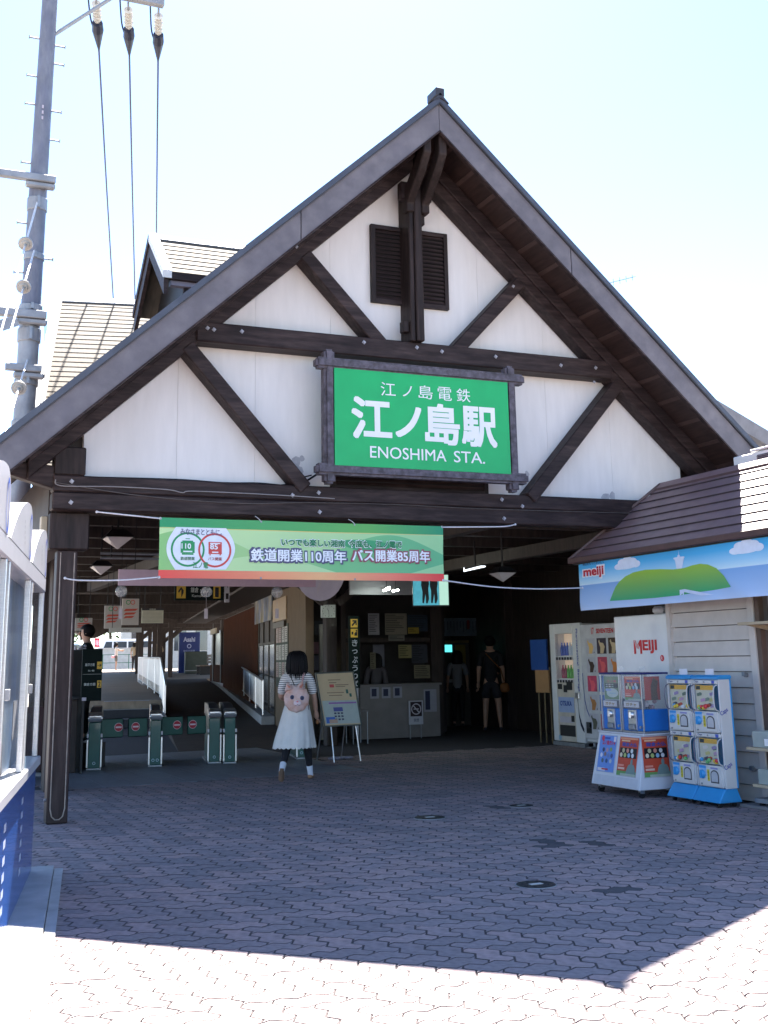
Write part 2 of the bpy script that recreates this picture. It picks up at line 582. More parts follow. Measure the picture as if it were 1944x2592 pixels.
# white wall in upright panels with open joints
edges = [1.835, 2.80, 3.66, 4.55, 5.57, 6.47, 7.36, 8.27, 9.305]
def walltop(x):
    return rz_(x, .45)
for a, b in zip(edges, edges[1:]):
    a_, b_ = a+.0012, b-.0012
    lo = 3.335
    pts = [(a_, YW, lo), (b_, YW, lo), (b_, YW, max(walltop(b_), lo+.1)), (a_, YW, max(walltop(a_), lo+.1))]
    MB().prism(pts, (0, .1, 0)).build('wall_panel', PLAST, st)
B(1.9, 9.25, YW+.1, YW+.16, 3.1, 6.9).build('wall_core', DARK, st) if False else None
MB().prism([(1.6, YW+.105, 2.98), (9.55, YW+.105, 2.98), (9.55, YW+.105, 3.9), (X0, YW+.105, 7.5), (1.6, YW+.105, 3.9)], (0, .06, 0)).build('wall_backing', INNER, st)
# stains near the sign
STN = mat('damp_stain', (.42, .41, .43), .8, .2, 14)
m = MB()
for (x, z, r) in [(4.13, 3.62, .06), (4.17, 3.52, .05), (4.10, 3.48, .045), (4.2, 3.66, .03), (7.05, 3.62, .035), (6.98, 3.5, .03), (8.15, 3.38, .06), (8.25, 3.40, .05)]:
    m.quad(*[(x+r*(.7+.5*random.random())*math.cos(t*.785), YW-.002, z+r*(.8+.6*random.random())*math.sin(t*.785)) for t in range(8)])
stuff(m.build('stain', STN, st))

# big beams
B(1.52, 9.66, YW-.20, YW-.006, 3.168, 3.334).build('beam', WOOD, st, bevel=.014)
B(1.52, 9.66, YW-.205, YW-.002, 2.985, 3.164).build('beam', WOOD, st, bevel=.014)
B(2.93, 8.21, YW-.245, YW-.002, 4.83, 5.055).build('tie_beam', WOOD, st, bevel=.014)
def brace(p, q, w=.155, y=YW-.12):
    p, q = Vector((p[0], y, p[1])), Vector((q[0], y, q[1]))
    MB().bar(p, q, .22, w, (0, 0, 1) if False else (q-p).cross(Vector((0, 1, 0)))).build('brace', WOOD, st, bevel=.012)
brace((4.17, 5.97), (5.10, 5.0)); brace((6.97, 5.97), (6.04, 5.0))
brace((2.84, 4.78), (4.17, 3.30)); brace((8.30, 4.78), (6.97, 3.30))
# king post, with its forked bracket carrying the ridge
B(5.43, 5.49, YW-.30, YW-.004, 5.05, 7.0).build('king_post', WOODZ, st, bevel=.01)
B(5.494, 5.59, YW-.33, YW-.004, 5.05, 6.95).build('king_post', WOODZ, st, bevel=.012)
for x in (5.44, 5.64):
    pth = [(x, YW-.26, 6.60), (x, YW-.36, 6.84), (x, YW-.66, 7.10), (x, YW-.78, 7.22), (x, YW-.80, 7.42)]
    for a, b in zip(pth, pth[1:]):
        pass
    prof = [(-.20, 6.62), (-.20, 6.86), (-.58, 7.14), (-.70, 7.26), (-.70, 7.52), (-.84, 7.52), (-.84, 7.16), (-.70, 7.00), (-.34, 6.72), (-.34, 6.62)]
    MB().prism([(x-.05, YW+a, b) for a, b in prof], (.1, 0, 0)).build('ridge_bracket', WOODZ, st, bevel=.012)
B(5.34, 5.74, YW-.30, YW-.19, 6.78, 7.0).build('bracket_block', WOOD, st, bevel=.01)
B(5.594, 5.66, YW-.26, YW-.15, 6.50, 6.68).build('peg', WOODZ, st, bevel=.01)
B(5.35, 5.426, YW-.26, YW-.15, 5.16, 5.30).build('peg', WOODZ, st, bevel=.01)
# louvred vents
def louvre(x0, x1, z0, z1, n, nm):
    vt = B(x0, x1, YW-.025, YW-.003, z0, z1).build(nm, DARK, st)
    for a in ((x0-.03, x0+.02, z0-.03, z1+.03), (x1-.02, x1+.03, z0-.03, z1+.03)):
        B(a[0], a[1], YW-.062, YW-.004, a[2], a[3]).build('frame', WOODZ, vt)
    for a in ((x0+.021, x1-.021, z0-.03, z0+.02), (x0+.021, x1-.021, z1-.02, z1+.03)):
        B(a[0], a[1], YW-.06, YW-.004, a[2], a[3]).build('frame', WOOD, vt)
    h = (z1-z0-.04)/n
    me = None
    for i in range(n):
        z = z0+.02+h*(i+.5)
        if me is None:
            o = MB().prism([(x0+.021, YW-.058, -h*.42), (x0+.021, YW-.050, -h*.42+.008), (x0+.021, YW-.026, h*.46), (x0+.021, YW-.034, h*.46-.008)], (x1-x0-.042, 0, 0)).build('slat', WOOD, vt)
            me = o
        else:
            o = me.copy(); COL.objects.link(o)
        o.location = (0, 0, z) if me is not o or True else o.location
louvre(5.08, 6.02, 5.58, 6.48, 17, 'vent')
louvre(4.56, 6.46, 3.36, 3.86, 9, 'lower_vent')
# bolts with square washers
BOL = mat('bolt_washer', (.34, .33, .36), .5, .2, 20, metal=.4)
bm0 = None
def bolt(x, y, z, s=.026):
    o = MB()
    o.prism([(s*math.cos(t*math.pi/2+.15), 0, s*math.sin(t*math.pi/2+.15)) for t in range(4)], (0, -.006, 0))
    o.cyl((0, -.006, 0), (0, -.02, 0), s*.5, n=6)
    q = o.build('bolt', BOL, st, world=False)
    q.location = Vector((x, y, z))-Vector((X0, YW, 0))
for x, z in [(3.12, 4.97), (3.43, 4.98), (4.86, 4.99), (5.52, 4.99), (5.84, 4.97), (6.55, 4.97), (7.45, 4.94), (7.95, 4.95), (3.05, 4.98)]:
    bolt(x, YW-.248, z)
for x, z in [(1.70, 3.27), (1.70, 3.06), (4.02, 3.22), (4.32, 3.26), (4.33, 3.05), (6.58, 3.27), (6.60, 3.05), (6.85, 3.20), (9.35, 3.25)]:
    bolt(x, YW-.208, z)
for x, z in [(1.70, 3.95), (6.82, 5.87), (4.05, 6.02), (7.9, 4.76)]:
    bolt(x, YW-.268, z, .022)
# entrance posts
TRIM = mat('worn_pale_edge', (.30, .24, .20), .6, .3, 12)
for sgn in (-1, 1):
    xc = X0+sgn*3.85
    pst = B(xc-.10, xc+.10, YW, YW+.2, 0, 2.605).build('post', WOODP, st, bevel=.012)
    B(xc-.19, xc+.20, YW-.03, YW+.24, 2.61, 2.98).build('post_head', WOODZ, st, bevel=.012)
    U = [(xc-.068, YW-.004, 2.58), (xc-.068, YW-.004, .14), (xc-.052, YW-.004, .07), (xc-.02, YW-.004, .04), (xc+.02, YW-.004, .04), (xc+.052, YW-.004, .07), (xc+.068, YW-.004, .14), (xc+.068, YW-.004, 2.58)]
    MB().tube(U, .0065, 5).build('edge_strip', TRIM, pst)
    for s2 in (-1, 1):
        MB().cyl((xc+s2*.1, YW+.06, .22), (xc+s2*.122, YW+.06, .22), .014, n=8).build('bolt', BOL, st)
# cables along the beam
CAB = mat('old_cable', (.10, .085, .08), .7, .2, 20)
def cable(pts, r, m=CAB, n=5, name='cable', parent=None):
    # smooth through points
    P = [Vector(p) for p in pts]; out = []
    for i in range(len(P)-1):
        p0, p1, p2, p3 = P[max(i-1, 0)], P[i], P[i+1], P[min(i+2, len(P)-1)]
        for k in range(6):
            t = k/6
            out.append(.5*((2*p1)+(p2-p0)*t+(2*p0-5*p1+4*p2-p3)*t*t+(3*p1-p0-3*p2+p3)*t**3))
    out.append(P[-1])
    return MB().tube(out, r, n).build(name, m, parent)
cable([(1.54, YW-.22, 3.25), (2.4, YW-.22, 3.15), (3.4, YW-.22, 3.11), (4.2, YW-.22, 3.145), (5.2, YW-.22, 3.16), (6.4, YW-.22, 3.15), (8.6, YW-.22, 3.17)], .005, parent=st)
cable([(1.54, YW-.22, 3.28), (1.6, YW-.22, 3.22), (2.1, YW-.22, 3.232), (2.65, YW-.22, 3.225), (2.82, YW-.22, 3.20), (2.95, YW-.22, 3.22), (3.8, YW-.22, 3.215), (4.5, YW-.22, 3.20)], .006, mat('grey_cable', (.25, .23, .23), .6), parent=st)
cable([(1.9, YW-.03, 3.345), (2.8, YW-.03, 3.36), (3.3, YW-.03, 3.347), (3.7, YW-.03, 3.36), (4.1, YW-.03, 3.345), (4.22, YW-.06, 3.40), (4.30, YW-.2, 3.46)], .012, DARK, parent=st)
cable([(3.9, YW-.03, 3.345), (4.1, YW-.05, 3.38), (4.16, YW-.08, 3.43), (4.24, YW-.2, 3.45)], .008, DARK, parent=st)
B(1.47, 1.57, YW+.2, YW+.3, 2.70, 2.965).build('junction_box', mat('aged_cream_plastic', (.52, .45, .33), .5, .1), st, bevel=.008)
# the hall behind: ceiling, beams, walls
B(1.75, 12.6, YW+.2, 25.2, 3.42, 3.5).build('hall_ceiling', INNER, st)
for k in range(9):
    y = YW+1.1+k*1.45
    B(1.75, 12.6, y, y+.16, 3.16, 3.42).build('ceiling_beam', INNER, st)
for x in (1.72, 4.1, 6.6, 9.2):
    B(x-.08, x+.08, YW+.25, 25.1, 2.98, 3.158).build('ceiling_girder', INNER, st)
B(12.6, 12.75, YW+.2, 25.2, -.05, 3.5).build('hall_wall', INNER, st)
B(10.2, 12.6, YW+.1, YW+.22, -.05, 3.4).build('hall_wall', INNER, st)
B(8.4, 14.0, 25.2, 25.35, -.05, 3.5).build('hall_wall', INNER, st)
B(1.55, 1.75, 12.3, 16.2, 2.62, 3.5).build('side_lintel', INNER, st)
B(1.98, 2.24, 15.0, 15.26, 0, 2.98).build('hall_post', INNER, st, bevel=.01)
for x, y in ((7.60, 20.1), (1.65, 16.0), (12.75-.25, 22.3)):
    B(x-.10, x+.10, y, y+.2, 0, 3.2).build('hall_post', INNER, st, bevel=.01)
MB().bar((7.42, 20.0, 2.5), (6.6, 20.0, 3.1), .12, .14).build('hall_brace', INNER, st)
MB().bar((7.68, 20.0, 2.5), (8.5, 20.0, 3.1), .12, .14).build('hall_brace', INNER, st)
# ================================================================== sign on the gable
LOGM = mat('weathered_sign_log', (.105, .092, .115), .6, .35, 4, (3, 3, 3), .35, tint=(.05, .04, .045), tscale=5)
YS = 11.60
sg = thing('station_sign', 'green station name board in a dark log frame on the white gable', 'sign', (X0-.07, YS, 3.33))
def log(p, q, r, nm='frame_log'):
    p, q = Vector(p), Vector(q)
    d = (q-p).normalized()
    up = Vector((0, 0, 1)) if abs(d.z) < .5 else Vector((1, 0, 0))
    MB().bar(p, q, .15, 2*r, up).build(nm, LOGM, sg, bevel=.028, seg=2, smooth=True)
log((4.21, YS, 4.66), (6.81, YS, 4.66), .062)
log((4.21, YS, 3.485), (6.81, YS, 3.485), .062)
log((4.37, YS+.02, 3.33), (4.37, YS+.02, 4.82), .062)
log((6.63, YS+.02, 3.33), (6.63, YS+.02, 4.82), .062)
GRN = mat('bright_green_enamel', (.008, .40, .115), .35, .05, 5)
sboard = B(4.42, 6.58, YS-.05, YS-.02, 3.53, 4.61).build('board', GRN, sg)
for x in (4.7, 6.3):
    B(x-.04, x+.04, YS+.04, YW-.03, 4.5, 4.6).build('hanger', DARK, sg)
    B(x-.04, x+.04, YS+.04, YW-.03, 3.55, 3.65).build('hanger', DARK, sg)
fs = Fr((4.437, YS-.05, 3.555), (1, 0, 0), (0, 0, 1))
PW_, PH_ = 2.126, 1.035
WSG = mat('sign_white', (.80, .80, .82), .4, .03)
lettering('江', fs, .25*PW_, .335*PW_, .755*PH_, .905*PH_, WSG, sboard)
lettering('ノ', fs, .375*PW_, .43*PW_, .765*PH_, .885*PH_, WSG, sboard)
for ch, a in (('島', .467), ('電', .58), ('鉄', .692)):
    lettering(ch, fs, a*PW_, (a+.083)*PW_, .755*PH_, .905*PH_, WSG, sboard)
for ch, a0, a1, b0, b1 in (('江', .09, .305, .285, .715), ('ノ', .335, .475, .325, .645), ('島', .505, .70, .27, .70), ('駅', .722, .925, .27, .70)):
    lettering(ch, fs, a0*PW_, a1*PW_, b0*PH_, b1*PH_, WSG, sboard, bold=.026)
lettering('ENOSHIMA', fs, .185*PW_, .62*PW_, .075*PH_, .20*PH_, WSG, sboard, bold=.004)
lettering('STA.', fs, .665*PW_, .85*PW_, .075*PH_, .20*PH_, WSG, sboard, bold=.004)

# ================================================================== banner across the entrance
YBN = 11.70
def bwave(a, b):
    return .012*math.sin(a*2.1+.4)+.008*math.sin(a*5.3+b*3)+.010*math.sin(b*6+a)*(1-abs(b/.6-.5))
BX0, BZ0, BW, BH = 2.57, 2.315, 3.19, .61
bn = thing('anniversary_banner', 'long green and red anniversary banner tied across the station entrance', 'banner', (BX0+BW/2, YBN, BZ0))
fb = Fr((BX0, YBN, BZ0), (1, 0, 0), (0, 0, 1))
def banner_mat():
    m = bpy.data.materials.new('printed_banner_cloth'); m.use_nodes = True
    n = m.node_tree; L = n.links.new; p = n.nodes['Principled BSDF']
    p.inputs['Roughness'].default_value = .55
    tc = n.nodes.new('ShaderNodeTexCoord'); sx = n.nodes.new('ShaderNodeSeparateXYZ')
    L(tc.outputs['UV'], sx.inputs[0])
    def ramp(stops, inp, interp='LINEAR'):
        r = n.nodes.new('ShaderNodeValToRGB'); r.color_ramp.interpolation = interp
        while len(r.color_ramp.elements) < len(stops):
            r.color_ramp.elements.new(.5)
        for e, (t, c) in zip(r.color_ramp.elements, stops):
            e.position = t; e.color = (*s2l(tuple(x/255 for x in c)), 1)
        L(inp, r.inputs[0]); return r.outputs[0]
    def mix(f, a, b):
        x = n.nodes.new('ShaderNodeMix'); x.data_type = 'RGBA'
        L(f, x.inputs['Factor']); L(a, x.inputs['A']); L(b, x.inputs['B']); return x.outputs['Result']
    def math_(op, a, b=None, c=None):
        x = n.nodes.new('ShaderNodeMath'); x.operation = op
        for i, v in enumerate((a, b, c)):
            if v is None: continue
            if isinstance(v, (int, float)): x.inputs[i].default_value = v
            else: L(v, x.inputs[i])
        return x.outputs[0]
    u, v = sx.outputs['X'], sx.outputs['Y']
    body = ramp([(0, (140, 196, 120)), (.35, (168, 208, 140)), (.6, (120, 190, 128)), (1, (98, 180, 130))], u)
    lite = ramp([(0, (196, 226, 160)), (.5, (182, 218, 158)), (1, (150, 206, 150))], u)
    dk = ramp([(0, (70, 165, 105)), (1, (60, 160, 110))], u)
    w1 = math_('MULTIPLY_ADD', math_('SINE', math_('MULTIPLY_ADD', u, 9.0, .7)), .26, .55)
    f1 = math_('GREATER_THAN', v, w1)
    w2 = math_('MULTIPLY_ADD', math_('SINE', math_('MULTIPLY_ADD', u, 6.2, 3.6)), .30, .42)
    f2 = math_('LESS_THAN', v, w2)
    c = mix(f1, body, lite)
    w3 = math_('MULTIPLY_ADD', math_('SINE', math_('MULTIPLY_ADD', u, 12.0, 2.2)), .16, .66)
    f3 = math_('GREATER_THAN', v, w3)
    c = mix(math_('MULTIPLY', f3, f2), c, dk)
    w4 = math_('MULTIPLY_ADD', math_('SINE', math_('MULTIPLY_ADD', u, 8.0, 5.1)), .18, .22)
    c = mix(math_('LESS_THAN', v, w4), c, lite)
    top = ramp([(0, (40, 150, 95)), (.5, (85, 170, 95)), (.72, (95, 175, 90)), (1, (30, 145, 105))], u)
    bot = ramp([(0, (232, 78, 72)), (.3, (236, 140, 105)), (.55, (238, 180, 125)), (.8, (236, 130, 105)), (1, (230, 62, 66))], u)
    yel = ramp([(0, (190, 205, 130)), (.5, (225, 205, 120)), (1, (190, 205, 140))], u)
    c = mix(math_('GREATER_THAN', v, .825), c, yel)
    c = mix(math_('GREATER_THAN', v, .84), c, top)
    c = mix(math_('LESS_THAN', v, .135), c, bot)
    # weave
    nz = n.nodes.new('ShaderNodeTexNoise'); nz.inputs['Scale'].default_value = 9
    L(tc.outputs['Object'], nz.inputs['Vector'])
    bp = n.nodes.new('ShaderNodeBump'); bp.inputs['Strength'].default_value = .25; bp.inputs['Distance'].default_value = .02
    L(nz.outputs['Fac'], bp.inputs['Height']); L(bp.outputs[0], p.inputs['Normal'])
    L(c, p.inputs['Base Color'])
    return m
def cloth_grid(fr, w, h, nu, nv, warp, thick=.0015):
    mb = MB()
    vs = []
    for side in (1, -1):
        for j in range(nv+1):
            for i in range(nu+1):
                a, b = w*i/nu, h*j/nv
                vs.append(fr(a, b, side*thick/2+warp(a, b)))
    N = (nu+1)*(nv+1); fs = []
    for j in range(nv):
        for i in range(nu):
            k = j*(nu+1)+i
            fs.append((k, k+1, k+nu+2, k+nu+1))
            fs.append((N+k, N+k+nu+1, N+k+nu+2, N+k+1))
    bd = [(i, i+1) for i in range(nu)]+[(j*(nu+1)+nu, (j+1)*(nu+1)+nu) for j in range(nv)]
    bd += [(nv*(nu+1)+i+1, nv*(nu+1)+i) for i in range(nu)]+[((j+1)*(nu+1), j*(nu+1)) for j in range(nv)]
    fs += [(b, a, N+a, N+b) for a, b in bd]
    mb.add(vs, fs)
    return mb
def uv_planar(o, fr, w, h):
    me = o.data; base = base_of(o.parent) if o.parent else Vector((0, 0, 0))
    uv = me.uv_layers.new(name='UVMap')
    for lp in me.loops:
        p = me.vertices[lp.vertex_index].co+base-fr.o
        uv.data[lp.index].uv = (p.dot(fr.u)/w, p.dot(fr.v)/h)
cl = cloth_grid(fb, BW, BH, 48, 10, bwave).build('cloth', banner_mat(), bn, smooth=True)
uv_planar(cl, fb, BW, BH)
def subdiv(mb, maxlen=.07):
    b = bmesh.new()
    for f in mb.f:
        b.faces.new([b.verts.new(mb.v[i]) for i in f])
    bmesh.ops.triangulate(b, faces=b.faces[:])
    for _ in range(4):
        ed = [e for e in b.edges if e.calc_length() > maxlen]
        if not ed:
            break
        bmesh.ops.subdivide_edges(b, edges=ed, cuts=1)
        bmesh.ops.triangulate(b, faces=b.faces[:])
    b.verts.index_update()
    m2 = MB(); m2.add([v.co.copy() for v in b.verts], [tuple(v.index for v in f.verts) for f in b.faces]); b.free()
    return m2
def bpoly(pts, m, nm='print', c=.004):
    mb = MB(); fb.poly(mb, pts, c)
    mb = subdiv(mb)
    for i, v in enumerate(mb.v):
        rel = v-fb.o
        mb.v[i] = v+fb.n*bwave(rel.dot(fb.u), rel.dot(fb.v))
    return mb.build(nm, m, cl, smooth=True)
def bring(cx, cz, r0, r1, m, c=.006, seg=36):
    mb = MB(); fb.ring(mb, cx, cz, r0, r1, c, seg)
    for i, v in enumerate(mb.v):
        rel = v-fb.o
        mb.v[i] = v+fb.n*bwave(rel.dot(fb.u), rel.dot(fb.v))
    return mb.build('print', m, cl)
U_ = BW/1535.0      # photograph crop: banner is 1535 wide, 318 tall
def bxy(x, y):
    return ((x-48)*U_, BH-(y-76-.021*(x-48))*BH/316)
oval = []
for i in range(13):
    t = -1+2*i/12
    oval.append(bxy(128+ -46*(1-t*t)**.5 if False else 128-46*math.cos(t*math.pi/2), 238+t*112))
for i in range(13):
    t = 1-2*i/12
    oval.append(bxy(382+46*math.cos(t*math.pi/2), 240+t*110))
bpoly(oval, flat(228, 232, 238), c=.0045)
GR2, RD2 = flat(45, 150, 90), flat(205, 75, 68)
q = bxy(188, 244); bring(q[0], q[1], .156, .176, GR2)
q = bxy(324, 248); bring(q[0], q[1], .156, .176, RD2, c=.0075)
def brect(x0, x1, y0, y1, m, c=.006):
    a, b = bxy(x0, y1), bxy(x1, y0)
    bpoly([(a[0], a[1]), (b[0], a[1]), (b[0], b[1]), (a[0], b[1])], m, c=c)
brect(152, 222, 205, 262, GR2); brect(160, 214, 198, 206, GR2); brect(176, 198, 186, 190, GR2); brect(158, 216, 264, 272, GR2)
brect(292, 360, 205, 268, RD2); brect(296, 304, 270, 275, RD2); brect(348, 356, 270, 275, RD2)
LWT = flat(235, 238, 240)
def blet(body, x0, x1, y0, y1, m, bold=.0, c=.007):
    a, b = bxy(x0, y1), bxy(x1, y0)
    return lettering(body, fb, a[0], b[0], a[1]-.021*(x1-x0)*.5*0, b[1], m, cl, c, bold, bwave)
brect(300, 352, 210, 214, LWT, .007); brect(165, 210, 252, 258, LWT, .007); brect(310, 342, 256, 262, LWT, .007)
blet('110', 156, 202, 214, 240, LWT, .02, .013); blet('85', 300, 338, 217, 243, LWT, .02, .013)
GYT = flat(96, 92, 120)
lettering('みなさまとともに。', fb, bxy(150, 0)[0], bxy(360, 0)[0], bxy(150, 166)[1], bxy(360, 138)[1], GYT, cl, .0115, .012, bwave)
blet('鉄道開業', 152, 222, 284, 300, flat(60, 120, 85), .012, .009); blet('バス開業', 290, 360, 286, 302, flat(170, 70, 70), .012, .009)
blet('江ノ電', 214, 290, 312, 342, flat(40, 140, 85), .02, .009)
WHO = flat(236, 240, 244)
for dx, dy in ((0, 0),):
    blet('いつでも楽しい湘南', 668, 1020, 189, 224, WHO, .06, .0095); blet('いつでも楽しい湘南', 670, 1018, 191, 222, flat(35, 125, 80), .03, .0145)
    blet('今度も、江ノ電で', 1040, 1340, 194, 231, WHO, .06, .0095); blet('今度も、江ノ電で', 1042, 1338, 196, 229, flat(35, 125, 80), .03, .0145)
blet('鉄道開業110周年', 504, 1030, 246, 310, flat(88, 88, 118), .075, .0095); blet('鉄道開業110周年', 510, 1024, 251, 305, WHO, .02, .0145)
blet('バス開業85周年', 1054, 1506, 247, 312, flat(150, 82, 96), .075, .0095); blet('バス開業85周年', 1060, 1500, 252, 307, WHO, .02, .0145)
ROPE = mat('white_rope', (.66, .65, .68), .7, .1, 40)
m = MB()
for a in (.01, 1.07, 2.13, 3.18):
    for b in (.012, .598):
        p = fb(a, b, .003+bwave(a, b)); m.cyl(p, p+fb.n*.004, .011, n=10)
m.build('eyelet', STEELD, bn)
for nm, pts in (('a', [(2.58, YBN, 2.915), (2.3, YBN, 2.935), (1.96, YW-.19, 2.975)]), ('b', [(2.58, YBN, 2.325), (2.2, YBN+.06, 2.295), (1.84, YW-.03, 2.305), (1.70, YW-.02, 2.325)]),
                ('c', [(5.75, YBN, 2.915), (6.2, YBN, 2.93), (6.55, YBN, 2.945), (6.75, YW-.2, 2.985)]), ('d', [(5.75, YBN, 2.325), (6.4, 11.78, 2.265), (7.1, 11.93, 2.255), (7.79, 12.06, 2.28)])):
    cable(pts, .0075, ROPE, 6, 'rope', bn)
    MB().ball(pts[0], .016, 8, 6).build('knot', ROPE, bn)
    MB().ball(pts[-1], .014, 8, 6).build('knot', ROPE, bn)
for a in (1.07, 2.13):
    cable([fb(a, .60, 0), fb(a-.02, .625, 0), (BX0+a-.03, YW-.19, 2.985)], .004, ROPE, 5, 'tie', bn)

# ================================================================== kiosk on the right
XK = 8.30
SIDE = mat('cream_painted_board', (.66, .60, .545), .6, .06, 5, (1, 1, 1), .08, tint=(.60, .545, .49), tscale=2)
KROOF = mat('plum_metal_roofing', (.19, .116, .122), .5, .12, 6, (1, 1, 1), .12, tint=(.225, .148, .150), tscale=1.2, spec=.6)
TRIMB = mat('plum_trim', (.085, .045, .045), .45, .15, 6)
ks = thing('kiosk', 'small cream kiosk with plum metal roof standing against the right side of the station', 'kiosk', (XK, 10.4, 0))
kwall = B(XK+.045, XK+.12, 9.6, 11.09, 0, 2.7).build('wall', mat('shadow_gap', (.16, .14, .13), .8), ks)
for i in range(14):
    z = 2.25-.1605*i
    MB().prism([(XK+.02, 9.75, z), (XK-.006, 9.75, z-.150), (XK+.006, 9.75, z-.153), (XK+.04, 9.75, z-.153), (XK+.04, 9.75, z)], (0, 1.335, 0)).build('wall_board', SIDE, kwall)
B(XK+.04, 9.2, 11.06, 11.10, 0, 2.7).build('end_wall', SIDE, ks)
B(XK-.022, XK+.05, 11.06, 11.125, 0, 2.7).build('corner_trim', SIDE, ks)
B(XK-.025, XK+.05, 9.655, 9.748, 0, 2.5).build('corner_trim', SIDE, ks)
B(XK-.012, XK+.05, 9.585, 9.65, 0, 2.5).build('door_jamb', mat('brown_jamb', (.13, .085, .065), .6, .2), ks)
B(XK+.01, XK+.03, 9.79, 11.05, .0, .05).build('plinth', DARK, ks)
for z in (1.26, .33):
    MB().cyl((XK, 9.86, z), (XK-.03, 9.86, z), .022, n=10).build('tap', STEELD, ks)
    B(XK-.045, XK-.02, 9.84, 9.885, z-.012, z+.03).build('tap_body', STEELD, ks)
# dark inside of the shop opening
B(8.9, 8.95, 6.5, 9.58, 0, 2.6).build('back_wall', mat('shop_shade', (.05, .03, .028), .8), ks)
B(XK-.02, 9.2, 6.5, 11.1, 2.55, 2.62).build('ceiling', SIDE, ks)
# roof: left slope in overlapping courses with hipped end
XE, ZE, XR, ZR = 7.76, 2.625, 8.70, 3.485
YEV, YRG = 12.26, 11.60
NC = 8
def kro(t, lift=0.0):
    x = XE+(XR-XE)*t; z = ZE+(ZR-ZE)*t+lift
    y = YEV+(YRG-YEV)*t
    return x, y, z
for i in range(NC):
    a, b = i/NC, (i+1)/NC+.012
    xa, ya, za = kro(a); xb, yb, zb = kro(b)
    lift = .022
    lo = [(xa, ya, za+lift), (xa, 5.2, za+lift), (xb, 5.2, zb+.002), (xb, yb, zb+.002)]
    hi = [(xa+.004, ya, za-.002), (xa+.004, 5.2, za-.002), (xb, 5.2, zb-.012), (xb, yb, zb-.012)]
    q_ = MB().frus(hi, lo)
    q_.mi[2] = 1  # lower lip coloured dark to draw the shadow line under the course
    q_.build('roof_course', [KROOF, mat('course_edge_shade', (.03, .018, .02), .8, .2)], ks)
MB().prism([(XE, YEV, ZE-.012), (XR, YRG, ZR-.012), (9.7, YEV, ZE-.012)], (0, .003, -.012)).build('hip_end', KROOF, ks)
MB().prism([(XR, YRG, ZR-.014), (XR, 5.2, ZR-.014), (9.7, 5.2, ZE), (9.7, YEV, ZE)], (0, 0, -.02)).build('back_slope', KROOF, ks)
MB().bar((XE-.01, YEV+.01, ZE+.01), (XR, YRG+.02, ZR+.03), .05, .035).build('hip_cap', TRIMB, ks, bevel=.006)
MB().prism([(XR-.075, YRG+.03, ZR-.035), (XR, YRG+.03, ZR+.045), (XR+.075, YRG+.03, ZR-.035), (XR, YRG+.03, ZR-.01)], (0, -6.4, 0)).build('ridge_cap', KROOF, ks)
B(XR-.08, XR-.055, 5.2, YRG+.02, ZR-.065, ZR-.03).build('ridge_trim', TRIMB, ks)
B(XE-.03, XE+.02, 5.2, YEV+.02, ZE-.045, ZE+.025).build('eave_trim', TRIMB, ks, bevel=.008)
B(XE+.02, 9.65, 5.2, YEV-.02, ZE-.06, ZE-.03).build('eave_soffit', DARK, ks)
# window unit / condenser on the roof
ac = thing('air_conditioner', 'white air conditioner box with grille on top of the kiosk roof', 'air conditioner', (9.0, 10.2, 3.3))
B(8.97, 9.35, 9.4, 10.59, 3.36, 3.69).build('casing', WHITEP, ac, bevel=.012)
B(8.955, 9.37, 9.38, 10.28, 3.70, 3.725).build('top_cover', WHITEP, ac, bevel=.006)
for k in range(11):
    B(8.955, 8.972, 9.6, 10.18, 3.45+k*.018, 3.457+k*.018).build('grille_bar', flat(120, 115, 125), ac)
B(8.9665, 8.9699, 9.6, 10.18, 3.44, 3.65).build('grille_back', flat(70, 66, 74), ac)
# printed banner under the eave
kb = thing('kiosk_banner', 'pale blue printed banner with green island hung along the kiosk eave', 'banner', (7.78, 10.4, 2.0))
XB = 7.795
KB_L, KB_R, KB_B, KB_T = 12.13, 6.6, 2.012, 2.606
fk = Fr((XB, KB_L, KB_B), (0, -1, 0), (0, 0, 1))
KW, KH = KB_L-KB_R, KB_T-KB_B
def kwave(a, b):
    return .006*math.sin(a*3.1)+.006*math.sin(a*9+b*7)*(1-b/KH)+.012*math.sin((a*1.0+b*1.6)*11)*(1-b/KH)*.5
def kbanner_mat():
    m = bpy.data.materials.new('printed_sky_cloth'); m.use_nodes = True
    n = m.node_tree; L = n.links.new; p = n.nodes['Principled BSDF']
    p.inputs['Roughness'].default_value = .5
    tc = n.nodes.new('ShaderNodeTexCoord'); sx = n.nodes.new('ShaderNodeSeparateXYZ')
    L(tc.outputs['UV'], sx.inputs[0])
    r = n.nodes.new('ShaderNodeValToRGB')
    st_ = [(0, (186, 208, 240)), (.12, (165, 196, 235)), (.495, (125, 172, 224)), (.503, (205, 232, 246)), (.62, (160, 212, 242)), (.82, (70, 178, 232)), (1, (40, 160, 225))]
    while len(r.color_ramp.elements) < len(st_):
        r.color_ramp.elements.new(.5)
    for e, (t, c) in zip(r.color_ramp.elements, st_):
        e.position = t; e.color = (*s2l(tuple(x/255 for x in c)), 1)
    L(sx.outputs['Y'], r.inputs[0])
    L(r.outputs[0], p.inputs['Base Color'])
    return m
def kwarp(mb):
    for i, v in enumerate(mb.v):
        rel = v-fk.o
        mb.v[i] = v+fk.n*kwave(rel.dot(fk.u), rel.dot(fk.v))
    return mb
kc = cloth_grid(fk, KW, KH, 70, 12, kwave).build('cloth', kbanner_mat(), kb, smooth=True)
uv_planar(kc, fk, KW, KH)
